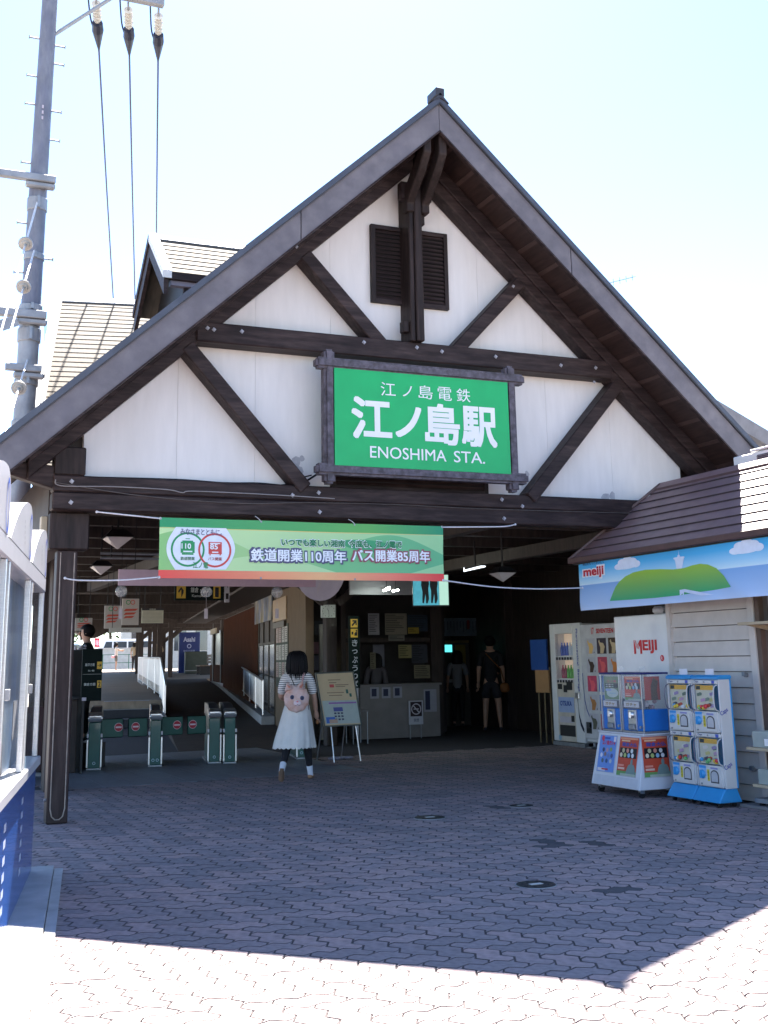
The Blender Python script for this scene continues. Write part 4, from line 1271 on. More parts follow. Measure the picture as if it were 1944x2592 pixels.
def bulk_machine(ya, yb, kind, lbl):
    t = thing('bulk_vendor', lbl, 'toy machine', (7.8, (ya+yb)/2, .656), group='bulk machines on the white cart')
    xa, xb = 7.635, 7.985
    B(xa, xb, ya, yb, .658, .675).build('tray', STEEL, t, bevel=.003)
    B(xa+.012, xb-.012, ya+.012, yb-.012, .676, .905).build('coin_box', BLUEP, t, bevel=.006)
    B(xa-.008, xb+.008, ya-.008, yb+.008, 1.272, 1.292).build('lid', flat(40, 48, 110), t, bevel=.006)
    for x in (xa+.006, xb-.006):
        for y in (ya+.006, yb-.006):
            B(x-.008, x+.008, y-.008, y+.008, .676, 1.271).build('corner_rail', STEEL, t, bevel=.002)
    fr = Fr((xa, yb, .0), (0, -1, 0), (0, 0, 1)); w = yb-ya
    m = MB(); fr.slab(m, .018, w-.018, .908, 1.268, -.006, -.003); m.build('front_glass', GLASS, t)
    m = MB(); m.box(xa+.018, xb-.018, ya+.003, ya+.006, .908, 1.268); m.build('side_glass', GLASS, t)
    m = MB(); m.box(xa+.018, xb-.018, yb-.006, yb-.003, .908, 1.268); m.build('side_glass', GLASS, t)
    m = MB(); fr.slab(m, .018, w-.018, .908, .998, -.05, -.045); m.build('hopper_front', flat(120, 116, 124), t)
    for k in range(12):
        MB().ball(fr(random.uniform(.05, w-.05), .925+.03*(k//4), -.08-random.random()*.15), .026, 10, 6).build('capsule', flat(*random.choice([(200, 190, 195), (90, 80, 100), (150, 120, 130), (60, 56, 70)]), rough=.3), t, smooth=True)
    fp = Fr((xa+.03, yb, .0), (0, -1, 0), (0, 0, 1))
    poster(fp, .045, w-.045, 1.0, 1.25, kind, t)
    fsd = Fr((xa, ya+.02, 0), (1, 0, 0), (0, 0, 1))
    if kind == 'orange':
        m = MB(); fsd.slab(m, .05, .25, 1.0, 1.25, .001, .004); m.build('side_card', flat(180, 62, 36), t)
        m = MB(); fsd.poly(m, [(.13, 1.0), (.22, 1.0), (.21, 1.1), (.23, 1.2), (.17, 1.24), (.13, 1.15)], .006); m.build('print', flat(90, 66, 30), t)
    m = MB(); fr.slab(m, .06, w-.06, .925, .985, .001, .008); m.build('price_plate', flat(205, 202, 205), t)
    lettering('ガチャ', fr, .10, w-.10, .938, .972, flat(150, 120, 60), t, .010, .02)
    m = MB(); fr.slab(m, w*.31, w*.69, .685, .90, -.012, .006); m.build('coin_plate', STEEL, t, bevel=.004)
    m = MB(); m.cyl(fr(w*.5, .845, .006), fr(w*.5, .845, .03), .04, .034, 16); m.build('coin_knob', STEEL, t, bevel=.003, smooth=True)
    m = MB(); m.frus([fr(w*.47, .81, .03), fr(w*.53, .81, .03), fr(w*.53, .88, .03), fr(w*.47, .88, .03)], [fr(w*.485, .82, .05), fr(w*.515, .82, .05), fr(w*.515, .87, .05), fr(w*.485, .87, .05)]); m.build('knob_grip', STEEL, t)
    m = MB(); fr.slab(m, w*.36, w*.64, .69, .75, .006, .03); m.build('chute', STEELD, t, bevel=.01)
    m = MB(); m.cyl(fr(w*.86, .72, -.01), fr(w*.86, .72, .006), .014, n=10); m.build('lock', STEEL, t)
    B(7.80, 7.803, (ya+yb)/2-.05, (ya+yb)/2+.05, 1.293, 1.36).build('price_card', GLASS, t)
bulk_machine(11.19, 11.565, 'green', 'glass toy machine with green card on the cart')
bulk_machine(10.775, 11.17, 'orange', 'glass toy machine with orange card on the cart nearest the capsule towers')

# ================================================================== direction of the tracks and platform
TH = R(10.848)
UA, WA = Vector((math.sin(TH), math.cos(TH), 0)), Vector((math.cos(TH), -math.sin(TH), 0))
def ST(s, t, z=0):
    return WA*s+UA*t+Vector((0, 0, z))
def sbox(mb, s0, s1, t0, t1, z0, z1):
    p = lambda z: [ST(s0, t0, z), ST(s1, t0, z), ST(s1, t1, z), ST(s0, t1, z)]
    return mb.frus(p(min(z0, z1)), p(max(z0, z1)))
def SB(*a):
    return sbox(MB(), *a)

# ------------------------------------------------------------------ map board on the left
CONC = mat('pale_concrete', (.42, .41, .40), .85, .12, 7, bump=.15, tint=(.35, .34, .33))
pl = struct(MB().frus([ST(-.9, 2.5, -.05), ST(-.42+.16, 2.5, -.05), ST(-.452, 9.46, -.05), ST(-.9, 9.46, -.05)], [ST(-.9, 2.5, .035), ST(-.42+.16, 2.5, .035), ST(-.452, 9.46, .035), ST(-.9, 9.46, .035)]).build('board_plinth', CONC))
kbs = struct(MB().frus([ST(-.252, 2.5, -.05), ST(-.19, 2.5, -.05), ST(-.385, 9.42, -.05), ST(-.446, 9.42, -.05)], [ST(-.252, 2.5, .02), ST(-.19, 2.5, .02), ST(-.385, 9.42, .02), ST(-.446, 9.42, .02)]).build('kerb', CONC))
mc = thing('map_board', 'blue and white map case with wave shaped top at the left edge of the forecourt', 'map board', ST(-.7, 7, 0))
WB = mat('white_enamel', (.46, .46, .49), .35, .05, 5, coat=.2)
BLUEB = mat('glossy_blue_panel', (.018, .085, .36), .22, .08, 3, coat=.4)
S0, S1, TF, TN = -.95, -.60, 9.27, 3.0
SB(S0, S1, TN, TF, .036, .765).build('base_panel', BLUEB, mc, bevel=.004)
SB(S0-.01, S1+.03, TN, TF+.01, .768, .832).build('ledge', WB, mc, bevel=.006)
SB(S0-.01, S1+.012, TN, TF+.01, 2.02, 2.13).build('head_rail', WB, mc, bevel=.008)
MAPM = mat('printed_map', (.05, .11, .22), .4, .35, 1.6, (2, 2, .7), tint=(.15, .18, .17), tscale=1.1)
SB(S0, S1-.10, TN, TF-.02, .833, 2.018).build('map_sheet', MAPM, mc)
m = MB()
for (a, b, z0, z1, c) in ((8.3, 8.9, 1.0, 1.25, 0), (7.2, 7.6, 1.1, 1.4, 0), (6.6, 7.7, .84, 1.02, 0)):
    sbox(m, S1-.099, S1-.097, a, b, z0, z1)
m.build('print', mat('printed_streets', (.20, .20, .21), .5, .4, 9), mc)
SB(S1-.015, S1-.009, TN, TF-.02, .833, 2.018).build('case_glass', GLASSD, mc)
for t in (9.235, 8.06, 7.88, 6.46, 6.28, 4.9, 4.72):
    SB(S1-.03, S1+.008, t-.022, t+.022, .833, 2.019).build('mullion', STEEL, mc, bevel=.004)
for t in (8.25, 6.65):
    SB(S1-.008, S1+.02, t-.03, t+.03, 1.30, 1.36).build('lock', STEELD, mc, bevel=.004)
for i in range(4):
    t1 = TF-1.52*i
    t0 = t1-1.40
    pts = [(t0-.10, 2.131)]
    for k in range(11):
        a = k/10
        pts.append((t0+1.2*a, 2.131+.33*math.sin(a*math.pi/2)**.9))
    for k in range(1, 7):
        a = k/6*math.pi/2
        pts.append((t0+1.2+.2*math.sin(a), 2.461-.14*(1-math.cos(a))))
    pts.append((t1, 2.131))
    MB().prism([ST(S1+.012, t, z) for t, z in pts], WA*-.36).build('wave_top', WB, mc)
    fr = Fr(ST(S1+.0125, t1, 0), UA*1.0, (0, 0, 1))
    m = MB(); fr.ring(m, -.14, 2.27, .06, .075, .002, 24)
    for j, v in enumerate(m.v):
        rel = v-fr.o; m.v[j] = fr.o+fr.u*rel.dot(fr.u)+fr.n*.003+fr.v*(2.27+(rel.dot(fr.v)-2.27)*1.9)
    m.build('print', flat(40, 80, 170), mc)
    m = MB()
    for k in range(5):
        fr.rect(m, -.62+k*.012, -.60+k*.012, 2.30-k*.03, 2.32-k*.03, .003)
    m.build('print', flat(120, 120, 130), mc)
fr = Fr(ST(S1, 0, 0), UA, (0, 0, 1))
m = MB()
for r in range(6):
    for k in range(3):
        fr.rect(m, 6.90+k*.045, 6.925+k*.045, .60-r*.085, .645-r*.085, .003)
        fr.rect(m, 8.05+k*.045, 8.075+k*.045, .62-r*.085, .66-r*.085, .003)
m.build('lettering', flat(220, 226, 240), mc)

# ------------------------------------------------------------------ utility pole
POLM = mat('painted_steel_pole', (.15, .16, .21), .5, .15, 3, (3, 3, 1), .1, tint=(.21, .22, .25), tscale=2)
GALV = mat('grey_galvanised', (.30, .31, .33), .5, .15, 6, metal=.3)
PX_, PY_ = 1.77, 16.95
up = thing('utility_pole', 'tall grey utility pole with crossarm and step bolts behind the left roof slope', 'utility pole', (PX_, PY_, 0))
pw = lambda z: Vector((PX_-.03+.011*(z-4.7), PY_, z))
MB().tube([pw(0), pw(6.6)], [.16, .145], 20).build('lower_shaft', GALV, up, smooth=True)
MB().tube([pw(6.62), pw(13.5)], [.140, .108], 20).build('upper_shaft', POLM, up, smooth=True)
def clampz(z, r, h=.12):
    MB().lathe([(r, -h/2), (r+.006, -h/2+.01), (r+.006, h/2-.01), (r, h/2)], pw(z), 20).build('clamp', GALV, up)
    p = pw(z); B(p.x-.02, p.x+.02, p.y-r-.05, p.y-r+.01, z-h*.45, z+h*.45).build('clamp_bolt', STEELD, up)
for z, r, h in ((8.17, .142, .20), (7.35, .143, .10), (6.15, .160, .20), (5.45, .163, .10), (6.56, .16, .10), (4.85, .166, .08)):
    clampz(z, r, h)
def armz(z, x0, x1, s_=.05, y=-.2):
    p = pw(z)
    B(p.x+x0, p.x+x1, p.y+y-s_, p.y+y+s_, z-s_, z+s_).build('bracket_arm', GALV, up, bevel=.01)
    B(p.x-.2, p.x+.22, p.y+y-.02, p.y-.1, z-.14, z-.055).build('saddle', GALV, up, bevel=.02)
armz(8.52, -1.6, .22, .055); armz(6.42, -1.4, .20, .06); armz(5.62, -.32, .18, .05)
MB().bar(pw(6.3)+Vector((-.2, -.25, 0)), pw(6.3)+Vector((-.8, -.25, -.28)), .02, .16).build('stay_plate', GALV, up)
B(PX_-1.3, PX_+1.82, PY_-.06, PY_+.06, 11.84, 11.98).build('crossarm', GALV, up, bevel=.01)
MB().cyl(pw(11.0)+Vector((.1, 0, 0)), (PX_+1.0, PY_, 11.83), .03, n=8).build('crossarm_strut', GALV, up)
zb_ = lambda y: 4.75+(1092-y)*3.25/542 if y > 550 else 8+(550-y)*3.65/550
for sd_, ys in ((-1, (116, 212, 282, 426, 572, 700)), (1, (126, 172, 291, 362, 658))):
    for y in ys:
        z = zb_(y); p = pw(z)
        MB().cyl(p+Vector((sd_*.11, 0, 0)), p+Vector((sd_*.265, 0, 0)), .015, n=6).cyl(p+Vector((sd_*.262, 0, 0)), p+Vector((sd_*.275, 0, 0)), .026, n=8).build('step_bolt', GALV, up)
m = MB()
for k in range(3):
    m.box(pw(9.6).x-.03, pw(9.6).x-.005, PY_-.135, PY_-.127, 9.5+k*.09, 9.55+k*.09)
stuff(m.build('stencil', flat(190, 180, 190), up))
for k, dx in enumerate((.19, .22)):
    cable([(PX_+dx, PY_-.1, 6.3), (PX_+dx+.03, PY_-.1, 5.6), (PX_+dx-.03, PY_-.1, 4.9), (PX_+dx-.06, PY_-.05, 3.5)], .007, CAB, 5, 'down_cable', up)
PORC = mat('glazed_porcelain', (.62, .60, .55), .25, .05, 10, coat=.4)
RUB = mat('dark_blue_rubber', (.02, .024, .045), .5, .2, 10)
wires = ('nearest the pole', 'in the middle of the three', 'at the tip of the crossarm')
for k, (x, lb) in enumerate(zip((2.52, 3.03, 3.52), wires)):
    t = thing('power_line', 'thin overhead power line with pale insulator, from the crossarm '+lb, 'power line', (x, PY_, 11.8), group='power lines on the crossarm')
    d = Vector((.22, 1, -.22)).normalized()
    a = Vector((x, PY_+.06, 11.83)); 
    MB().cyl(a, a+d*.16, .018, n=8).build('shackle', STEELD, t)
    m = MB(); q = a+d*.16
    for j in range(6):
        m.cyl(q+d*(.07*j), q+d*(.07*j+.045), .075 if j % 2 == 0 else .068, .05, 14)
        m.cyl(q+d*(.07*j+.044), q+d*(.07*j+.071), .035, n=10)
    m.build('insulator', PORC, t)
    q = a+d*.60
    MB().tube([q, q+d*.18, q+d*.3, q+d*.62, q+d*.68], [.085, .095, .075, .02, .012], 10).build('sleeve', RUB, t)
    cable([q+d*.2+Vector((-.06, 0, .02)), q+d*.05+Vector((-.12, 0, .12)), a+Vector((-.14, 0, .12))], .014, RUB, 6, 'jumper', t)
    e = q+d*.66
    cable([e, e+Vector((.22*5, 5, -1.1)), e+Vector((.22*12, 12, -2.35)), e+Vector((.22*24, 24, -3.6)), e+Vector((.22*44, 44, -3.0))], .017, mat('bare_wire', (.05, .055, .12), .4), 5, 'wire', t)
SUNW = mat('bright_galvanised_wire', (.75, .72, .70), .35, .05, 10)
for k, (z0, zd, ex) in enumerate(((8.15, 7.02, (1.0, 13, 4.85)), (7.4, 6.42, (1.02, 13, 4.5)), (5.75, 5.0, (1.10, 13, 3.75)))):
    t = thing('guy_wire', ('uppermost guy wire with round insulator running down from the pole', 'second guy wire with round insulator below the uppermost one', 'lowest guy wire with round insulator on the pole, just above the roof')[k], 'guy wire', (PX_, PY_-.2, z0), group='guy wires of the utility pole')
    a = pw(z0)+Vector((-.02, -.17, 0)); e = Vector(ex); d = (e-a).normalized()
    f = (a.z-zd)/(a.z-e.z); q = a+(e-a)*f
    end = a+(e-a)*(a.z/(a.z-e.z)) if k < 2 else a+(e-a)*1.35
    MB().cyl(a, q-d*.10, .013, n=6).cyl(q+d*.10, end, .013, n=6).build('wire', SUNW, t)
    m = MB(); a1 = d.orthogonal()
    m.cyl(q-d*.07, q-d*.02, .05, .10, 16).cyl(q-d*.0195, q+d*.005, .10, .095, 16).cyl(q+d*.006, q+d*.03, .06, .05, 12).cyl(q+d*.031, q+d*.11, .022, n=8)
    m.build('insulator', mat('weathered_porcelain', (.42, .40, .36), .3, .1), t)

# ------------------------------------------------------------------ shingled roofs behind
SHG = mat('weathered_shingle', (.118, .092, .066), .85, .2, 5, (5, 1, 1), .35, tint=(.096, .082, .066), tscale=1.4, rnd=.05)
CAPW = mat('pale_metal_capping', (.72, .70, .68), .45, .06, 5)
ax = thing('annex_roof', 'shingled hipped roof of the building behind the utility pole', 'building', (1.0, 19.5, 0))
RT, RZ_, RS, PT, RE = 22.13, 8.35, -1.38, .84, 6.5
NCS = 34
for i in range(NCS):
    a0, a1 = 4.9*i/NCS, 4.9*(i+1)/NCS
    lo, hi = a1, a0-.02
    z0, z1 = RZ_-PT*lo, RZ_-PT*hi
    j = random.uniform(-.004, .004)
    f0 = [ST(RS, RT-lo, z0+.016), ST(RE, RT-lo, z0+.016+j*.5), ST(RE, RT-hi, z1+.006), ST(RS, RT-hi, z1+.006)]
    f1 = [p+UA*.004+Vector((0, 0, -.020)) for p in f0]
    MB().frus(f1, f0).build('shingle_course', SHG, ax)
MB().prism([ST(RS, RT, RZ_-.03), ST(RE, RT, RZ_-.03), ST(RE, RT+4.9, RZ_-4.9*PT-.03), ST(RS, RT+4.9, RZ_-4.9*PT-.03)], (0, 0, -.05)).build('rear_slope', SHG, ax)
MB().prism([ST(RS-.1, RT, RZ_+.036), ST(RS-.1, RT-.16, RZ_+.036-.16*PT), ST(RS-.1, RT-.16, RZ_+.020-.16*PT), ST(RS-.1, RT, RZ_+.018), ST(RS-.1, RT+.16, RZ_-.16*PT-.01), ST(RS-.1, RT+.16, RZ_-.16*PT+.006)], WA*(RE-RS)).build('ridge_cap', CAPW, ax)
MB().bar(ST(RS-.03, RT-.02, RZ_+.03), ST(RS-.03, RT-4.92, RZ_-4.9*PT+.03), .17, .11).build('verge_cap', CAPW, ax)
MB().prism([ST(RS+.2, RT-4.5, 3.9), ST(RS+.2, RT, RZ_-.2), ST(RS+.2, RT+4.5, 3.9)], WA*.1).build('gable_end', INNER, ax)
SB(RS, RE, RT-4.9, RT+4.9, RZ_-4.9*PT-.16, RZ_-4.9*PT-.09).build('eave', INNER, ax)
for t_ in (17.6, 22, 26.4):
    SB(RS+.1, RS+.3, t_, t_+.2, 0, RZ_-4.9*PT-.17).build('post', INNER, ax)

dr = thing('dormer', 'small shingled dormer with dark gable end sitting on the left roof slope', 'dormer', (3.6, 15, 5.6))
DX, DY, DZ, DA, DP = 3.07, 15.0, 7.17, .94, .86
for i in range(8):
    a0, a1 = DA*i/8, DA*(i+1)/8
    lo, hi = a1, a0-.012
    k_ = DP
    f0 = [(DX+.10, DY-lo, DZ-k_*lo+.016), (5.3, DY-lo, DZ-k_*lo+.016), (5.3, DY-hi, DZ-k_*hi+.006), (DX+.10, DY-hi, DZ-k_*hi+.006)]
    f1 = [(p[0], p[1]+.004, p[2]-.020) for p in f0]
    MB().frus(f1, f0).build('shingle_course', SHG, dr)
MB().prism([(DX, DY, DZ-.02), (DX, DY+DA, DZ-DP*DA-.02), (DX, DY+DA, DZ-DP*DA-.08), (DX, DY, DZ-.08)], (2.3, 0, 0)).build('rear_slope', SHG, dr)
for s_ in (-1, 1):
    MB().prism([(DX-.02, DY, DZ+.05), (DX-.02, DY+s_*(DA+.03), DZ-DP*(DA+.03)+.05), (DX-.02, DY+s_*(DA+.03), DZ-DP*(DA+.03)-.06), (DX-.02, DY, DZ-.08)], (.115, 0, 0)).build('verge_cap', CAPW if s_ < 0 else WOOD, dr)
    MB().prism([(DX+.0, DY, DZ-.085), (DX+.0, DY+s_*DA, DZ-DP*DA-.085), (DX+.0, DY+s_*DA, DZ-DP*DA-.30), (DX+.0, DY, DZ-.30)], (.05, 0, 0)).build('bargeboard', WOOD, dr)
MB().prism([(DX, DY, DZ+.034), (DX, DY-.10, DZ+.034-.10*DP), (DX, DY-.10, DZ+.02-.10*DP), (DX, DY, DZ+.018), (DX, DY+.10, DZ-.10*DP-.012), (DX, DY+.10, DZ-.10*DP+.004)], (2.3, 0, 0)).build('ridge_cap', CAPW, dr)
B(DX+.02, 5.0, DY-DA-.02, DY-DA+.05, DZ-DP*DA-.09, DZ-DP*DA+.0).build('eave_trim', WOOD, dr)
B(DX+.10, 5.0, DY-DA+.052, DY-DA+.16, DZ-DP*DA-.15, DZ-DP*DA-.09).build('eave_soffit', flat(120, 118, 135), dr)
B(DX+.36, 4.9, DY-DA+.17, DY-DA+.25, 5.2, DZ-DP*DA-.10).build('wall', PLAST, dr)
MB().prism([(DX+.30, DY-DA+.17, 4.9), (DX+.30, DY-DA+.17, DZ-DP*DA), (DX+.30, DY, DZ-.1), (DX+.30, DY+DA-.17, DZ-DP*DA), (DX+.30, DY+DA-.17, 4.9)], (.055, 0, 0)).build('gable_end', DARK, dr)
B(DX+.28, DX+.40, DY-DA+.11, DY-DA+.169, 5.0, DZ-DP*DA-.16).build('corner_board', WOODZ, dr)

hb = thing('white_house', 'white gabled house with grey roof edge showing behind the right roof slope', 'house', (24, 26, 0))
MB().prism([(17.0, 24.2, 0), (30, 24.2, 0), (30, 24.2, 3.0), (22.0, 24.2, 6.72), (19.2, 24.2, 7.98), (17, 24.2, 7.0)], (0, 6, 0)).build('wall', PLAST, hb)
MB().prism([(18.6, 23.9, 8.55), (30.3, 23.9, 3.35), (30.3, 23.9, 2.95), (18.6, 23.9, 8.12)], (0, 6.6, 0)).build('roof', mat('grey_roof_edge', (.22, .21, .22), .6, .1), hb)
MB().prism([(18.6, 23.9, 8.55), (16.6, 23.9, 7.6), (16.6, 23.9, 7.2), (18.6, 23.9, 8.12)], (0, 6.6, 0)).build('roof', mat('grey_roof_edge', (.22, .21, .22)), hb)
at_ = thing('television_antenna', 'thin rooftop television antenna above the right roof slope', 'antenna', (18.0, 26.5, 8.0))
MB().cyl((17.4, 26.4, 8.05), (17.4, 26.4, 11.65), .018, n=6).build('mast', STEELD, at_)
MB().bar((17.3, 26.4, 11.42), (19.1, 26, 11.95), .02, .02).build('boom', STEELD, at_)
for k in range(9):
    c = Vector((17.5+k*.19, 26.35-k*.04, 11.48+k*.055))
    MB().cyl(c-Vector((0, .0, .13-.006*k)), c+Vector((0, .0, .13-.006*k)), .009, n=5).build('element', STEELD, at_)

# ------------------------------------------------------------------ gate line
GREENG = mat('deep_green_panel', (.012, .10, .085), .3, .12, 4, coat=.3)
YELL = flat(214, 176, 60)
def ticket_gate(x, y, w, lbl, marks='o', dbl=False):
    t = thing('ticket_gate', lbl, 'ticket gate', (x, y, 0), -TH, group='green ticket gates')
    x = y = 0
    cabn = B(x+.012, x+w-.012, y+.02, y+.22, .02, .66).build('cabinet', GREENG, t, bevel=.01, world=False)
    MB().prism([(x, y-.01, .665), (x, y-.03, .70), (x, y-.03, .74), (x, y+.02, .79), (x, y+.22, .80), (x, y+.22, .665)], (w, 0, 0)).build('nose', STEEL, t, bevel=.014, seg=2, smooth=True, world=False)
    MB().prism([(x+.02, y+.221, .68), (x+.02, y+.221, .79), (x+.02, y+.55, .86), (x+.02, y+1.25, .86), (x+.02, y+1.25, .68)], (w-.04, 0, 0)).build('reader_head', mat('dark_grey_plastic', (.04, .042, .05), .35), t, bevel=.01, world=False)
    B(x+.03, x+w-.03, y+.221, y+1.25, .02, .675).build('long_body', GREENG, t, world=False)
    for xx in (x-.012, x+w-.016):
        B(xx, xx+.026, y+.0, y+.019, .03, .42).build('edge_strip', STEEL, cabn, bevel=.004, world=False)
        B(xx, xx+.026, y+.004, y+.02, .45, .50).build('sensor', flat(200, 200, 205), cabn, world=False)
    B(x-.005, x+w+.005, y+.005, y+1.26, 0, .02).build('foot_plate', STEELD, t, world=False)
    fr = Fr((x, y+.02, 0), (1, 0, 0), (0, 0, 1))
    m = MB()
    for k, mk in enumerate(marks):
        c = w*(k+1)/(len(marks)+1)
        fr.ring(m, c, .09, .014, .022, .003, 12)
    m.build('print', flat(150, 190, 200), cabn, world=False)
    return t
def flap(x0, x1, y, sx, lbl, z0=.43, z1=.70):
    t = thing('gate_flap', lbl, 'gate flap', ((x0+x1)/2, y, z0), group='closed gate flaps')
    B(x0, x1, y, y+.022, z0, z1).build('panel', mat('green_flap', (.010, .085, .062), .45, .1), t, bevel=.02, seg=2)
    fr = Fr((x0, y, z0), (1, 0, 0), (0, 0, 1)); c = sx-x0; h_ = (z1-z0)/2+.01
    m = MB(); fr.disc(m, c, h_, .062, .003); m.build('print', flat(214, 196, 200), t)
    m = MB(); fr.disc(m, c, h_, .056, .005); m.build('print', flat(170, 34, 52), t)
    m = MB(); fr.rect(m, c-.043, c+.043, h_-.011, h_+.011, .007); m.build('print', flat(222, 206, 210), t)
GY = 17.75
ticket_gate(2.93, GY, .20, 'narrow green ticket gate beside the dark column at the left', 'o')
ticket_gate(3.83, GY+.02, .185, 'narrow green ticket gate in the middle between two closed lanes', 'oo')
ticket_gate(4.73, GY+.05, .19, 'green ticket gate forming the left half of the wider pair', 'o')
ticket_gate(4.93, GY-.10, .185, 'green ticket gate forming the right half of the wider pair', 'o')
ticket_gate(6.13, GY+.02, .15, 'short green ticket gate seen behind the legs of the walking woman', 'o')
flap(3.135, 3.46, GY+.10, 3.39, 'closed gate flap hinged on the leftmost gate')
flap(3.53, 3.82, GY+.10, 3.64, 'closed gate flap on the left side of the middle gate')
flap(4.03, 4.36, GY+.12, 4.265, 'closed gate flap on the right side of the middle gate')
flap(4.42, 4.715, GY+.12, 4.505, 'closed gate flap hinged on the wide gate pair')
B(4.93+.005, 5.11, GY-.135, GY-.11, .665, .70).build('slot_lip', STEEL, None) if False else None

# sign tower by the attendant
gs = thing('gate_sign', 'dark green direction panel with yellow arrow and platform number left of the gates', 'sign', (2.86, 17.2, 0))
B(2.73, 3.01, 17.2, 17.26, .98, 1.70).build('board', mat('dark_green_sign', (.006, .013, .012), .75, spec=.15), gs, bevel=.006)
B(2.74, 3.0, 17.19, 17.2, 1.345, 1.352).build('joint', flat(120, 125, 120), gs)
fr = Fr((2.73, 17.2, 0), (1, 0, 0), (0, 0, 1))
m = MB(); fr.rect(m, .205, .275, 1.42, 1.52, .004); fr.rect(m, .215, .275, 1.16, 1.26, .004); m.build('print', YELL, gs)
lettering('→', fr, .212, .268, 1.45, 1.49, DARK, gs, .007, .02)
lettering('2', fr, .228, .262, 1.175, 1.245, DARK, gs, .007, .02)
SGW = flat(190, 200, 196)
for (tx, a0, a1, b0, b1) in (('藤沢方面', .04, .17, 1.46, 1.50), ('鎌倉方面', .03, .19, 1.19, 1.23), ('長谷・鎌倉', .08, .17, 1.385, 1.41)):
    lettering(tx, fr, a0, a1, b0, b1, SGW, gs, .006, .01)
B(2.75, 2.78, 17.21, 17.25, 0, .979).build('leg', DARK, gs)
B(2.74, 2.80, 17.19, 17.199, .985, 1.03).build('sticker', flat(190, 186, 200), gs)
bt = thing('attendant_booth', 'dark booth counter in front of the station attendant', 'booth', (2.5, 17.9, 0))
B(2.28, 2.72, 17.4, 18.25, 0, 1.0).build('counter', INNER, bt, bevel=.01)
B(2.24, 2.76, 17.36, 18.3, 1.002, 1.03).build('counter_top', DARK, bt)
B(2.25, 2.30, 17.38, 17.43, 1.03, 2.95).build('post', INNER, bt)
for k in range(16):
    a, b, c = random.uniform(2.80, 3.02), random.uniform(18.12, 18.3), random.uniform(1.70, 1.80)
m = MB()
B(2.70, 2.92, 18.1, 18.34, 0, 1.70).build('planter_cabinet', DARK, bt)
for k in range(14):
    a, c = 2.72+random.random()*.2, 1.70+random.random()*.07
    m.ball((a, 18.14+random.random()*.1, c), .022, 6, 4)
stuff(m.build('white_flowers', flat(186, 180, 190), bt))

# ================================================================== platform and ramp beyond the gates
PLATM = mat('platform_paving', (.34, .265, .19), .8, .15, 3, (.6, 5, 1), .1, tint=(.20, .16, .12), tscale=1.2)
def plz(t):
    return .61+.0122*(t-30)
pf = struct(MB().prism([ST(-1.3, 30.31, 0), ST(.98, 29.9, 0), ST(1.0, 30.5, 0), ST(1.0, 78, 0), ST(-1.3, 78, 0)], (0, 0, .01)).build('platform_bed', CONC))
pm = MB()
pm.frus([ST(-1.25, 30.35, -.05), ST(.96, 29.9, -.05), ST(.8, 76, -.05), ST(-1.25, 76, -.05)], [ST(-1.25, 30.35, plz(30.3)), ST(.96, 29.9, plz(30)), ST(.8, 76, plz(76)), ST(-1.25, 76, plz(76))])
pf2 = struct(pm.build('platform', PLATM))
stp = thing('platform_steps', 'dark steps with pale nosings up to the platform', 'steps', ST(.2, 29.9, .19))
for k, (z0, z1, t) in enumerate(((.0, .20, 29.9), (.20, .405, 30.0))):
    SB(-.42, .72, t-.62+.3*k, t+.35, z0, z1).build('step', mat('dark_step', (.035, .035, .04), .6), stp)
    SB(-.42, .72, t-.625+.3*k, t-.59+.3*k, z1+.001, z1+.012).build('nosing', flat(150, 150, 155), stp)
SB(-.42, .72, 29.96, 30.0, .595, .615).build('nosing', flat(150, 150, 155), stp)
rmp = struct(MB().frus([ST(.98, 21.0, -.06), ST(3.25, 21.0, -.06), ST(3.25, 48, -.06), ST(.98, 48, -.06)], [ST(.98, 21.0, -.012), ST(3.25, 21.0, -.012), ST(3.25, 48, .86), ST(.98, 48, .86)]).build('ramp', mat('ramp_surface', (.07, .052, .04), .8, .2, 5, bump=.1)))
pf3 = struct(MB().frus([ST(.82, 48, -.06), ST(5, 48, -.06), ST(5, 76, -.06), ST(.82, 76, -.06)], [ST(.82, 48, .85), ST(5, 48, .85), ST(5, 76, 1.15), ST(.82, 76, 1.15)]).build('platform', PLATM))
kb1 = struct(MB().frus([ST(.88, 28, -.05), ST(1.02, 28, -.05), ST(1.02, 47, .5), ST(.56, 47, .5)], [ST(.90, 28, .30), ST(1.02, 28, .30), ST(.98, 47, .92), ST(.60, 47, .92)]).build('ramp_kerb', CONC))
kb2 = struct(MB().frus([ST(2.95, 26, -.05), ST(3.25, 26, -.05), ST(3.6, 47.5, .5), ST(3.36, 47.5, .5)], [ST(2.97, 26, .32), ST(3.25, 26, .32), ST(3.6, 47.5, .92), ST(3.38, 47.5, .92)]).build('ramp_kerb', CONC))
def railing(name, lb, pts, h, n):
    t = thing(name, lb, 'railing', (pts[0][0].x, pts[0][0].y, 0))
    top = [Vector((p.x, p.y, z1)) for p, z0, z1 in pts]
    bot = [Vector((p.x, p.y, z0)) for p, z0, z1 in pts]
    for a, b in zip(top, top[1:]):
        MB().cyl(a, b, .022, n=8).build('top_rail', STEEL, t)
    for a, b in zip(bot, bot[1:]):
        MB().cyl(a+Vector((0, 0, .08)), b+Vector((0, 0, .08)), .014, n=6).build('bottom_rail', STEEL, t)
    m = MB()
    for i in range(len(pts)-1):
        k = n[i]
        for j in range(k+1):
            f = j/k
            m.cyl(bot[i].lerp(bot[i+1], f)+Vector((0, 0, .08 if j % 6 else -.02)), top[i].lerp(top[i+1], f), .010 if j % 6 else .02, n=5)
    stuff(m.build('bars', STEEL, t))
    return t, top, bot
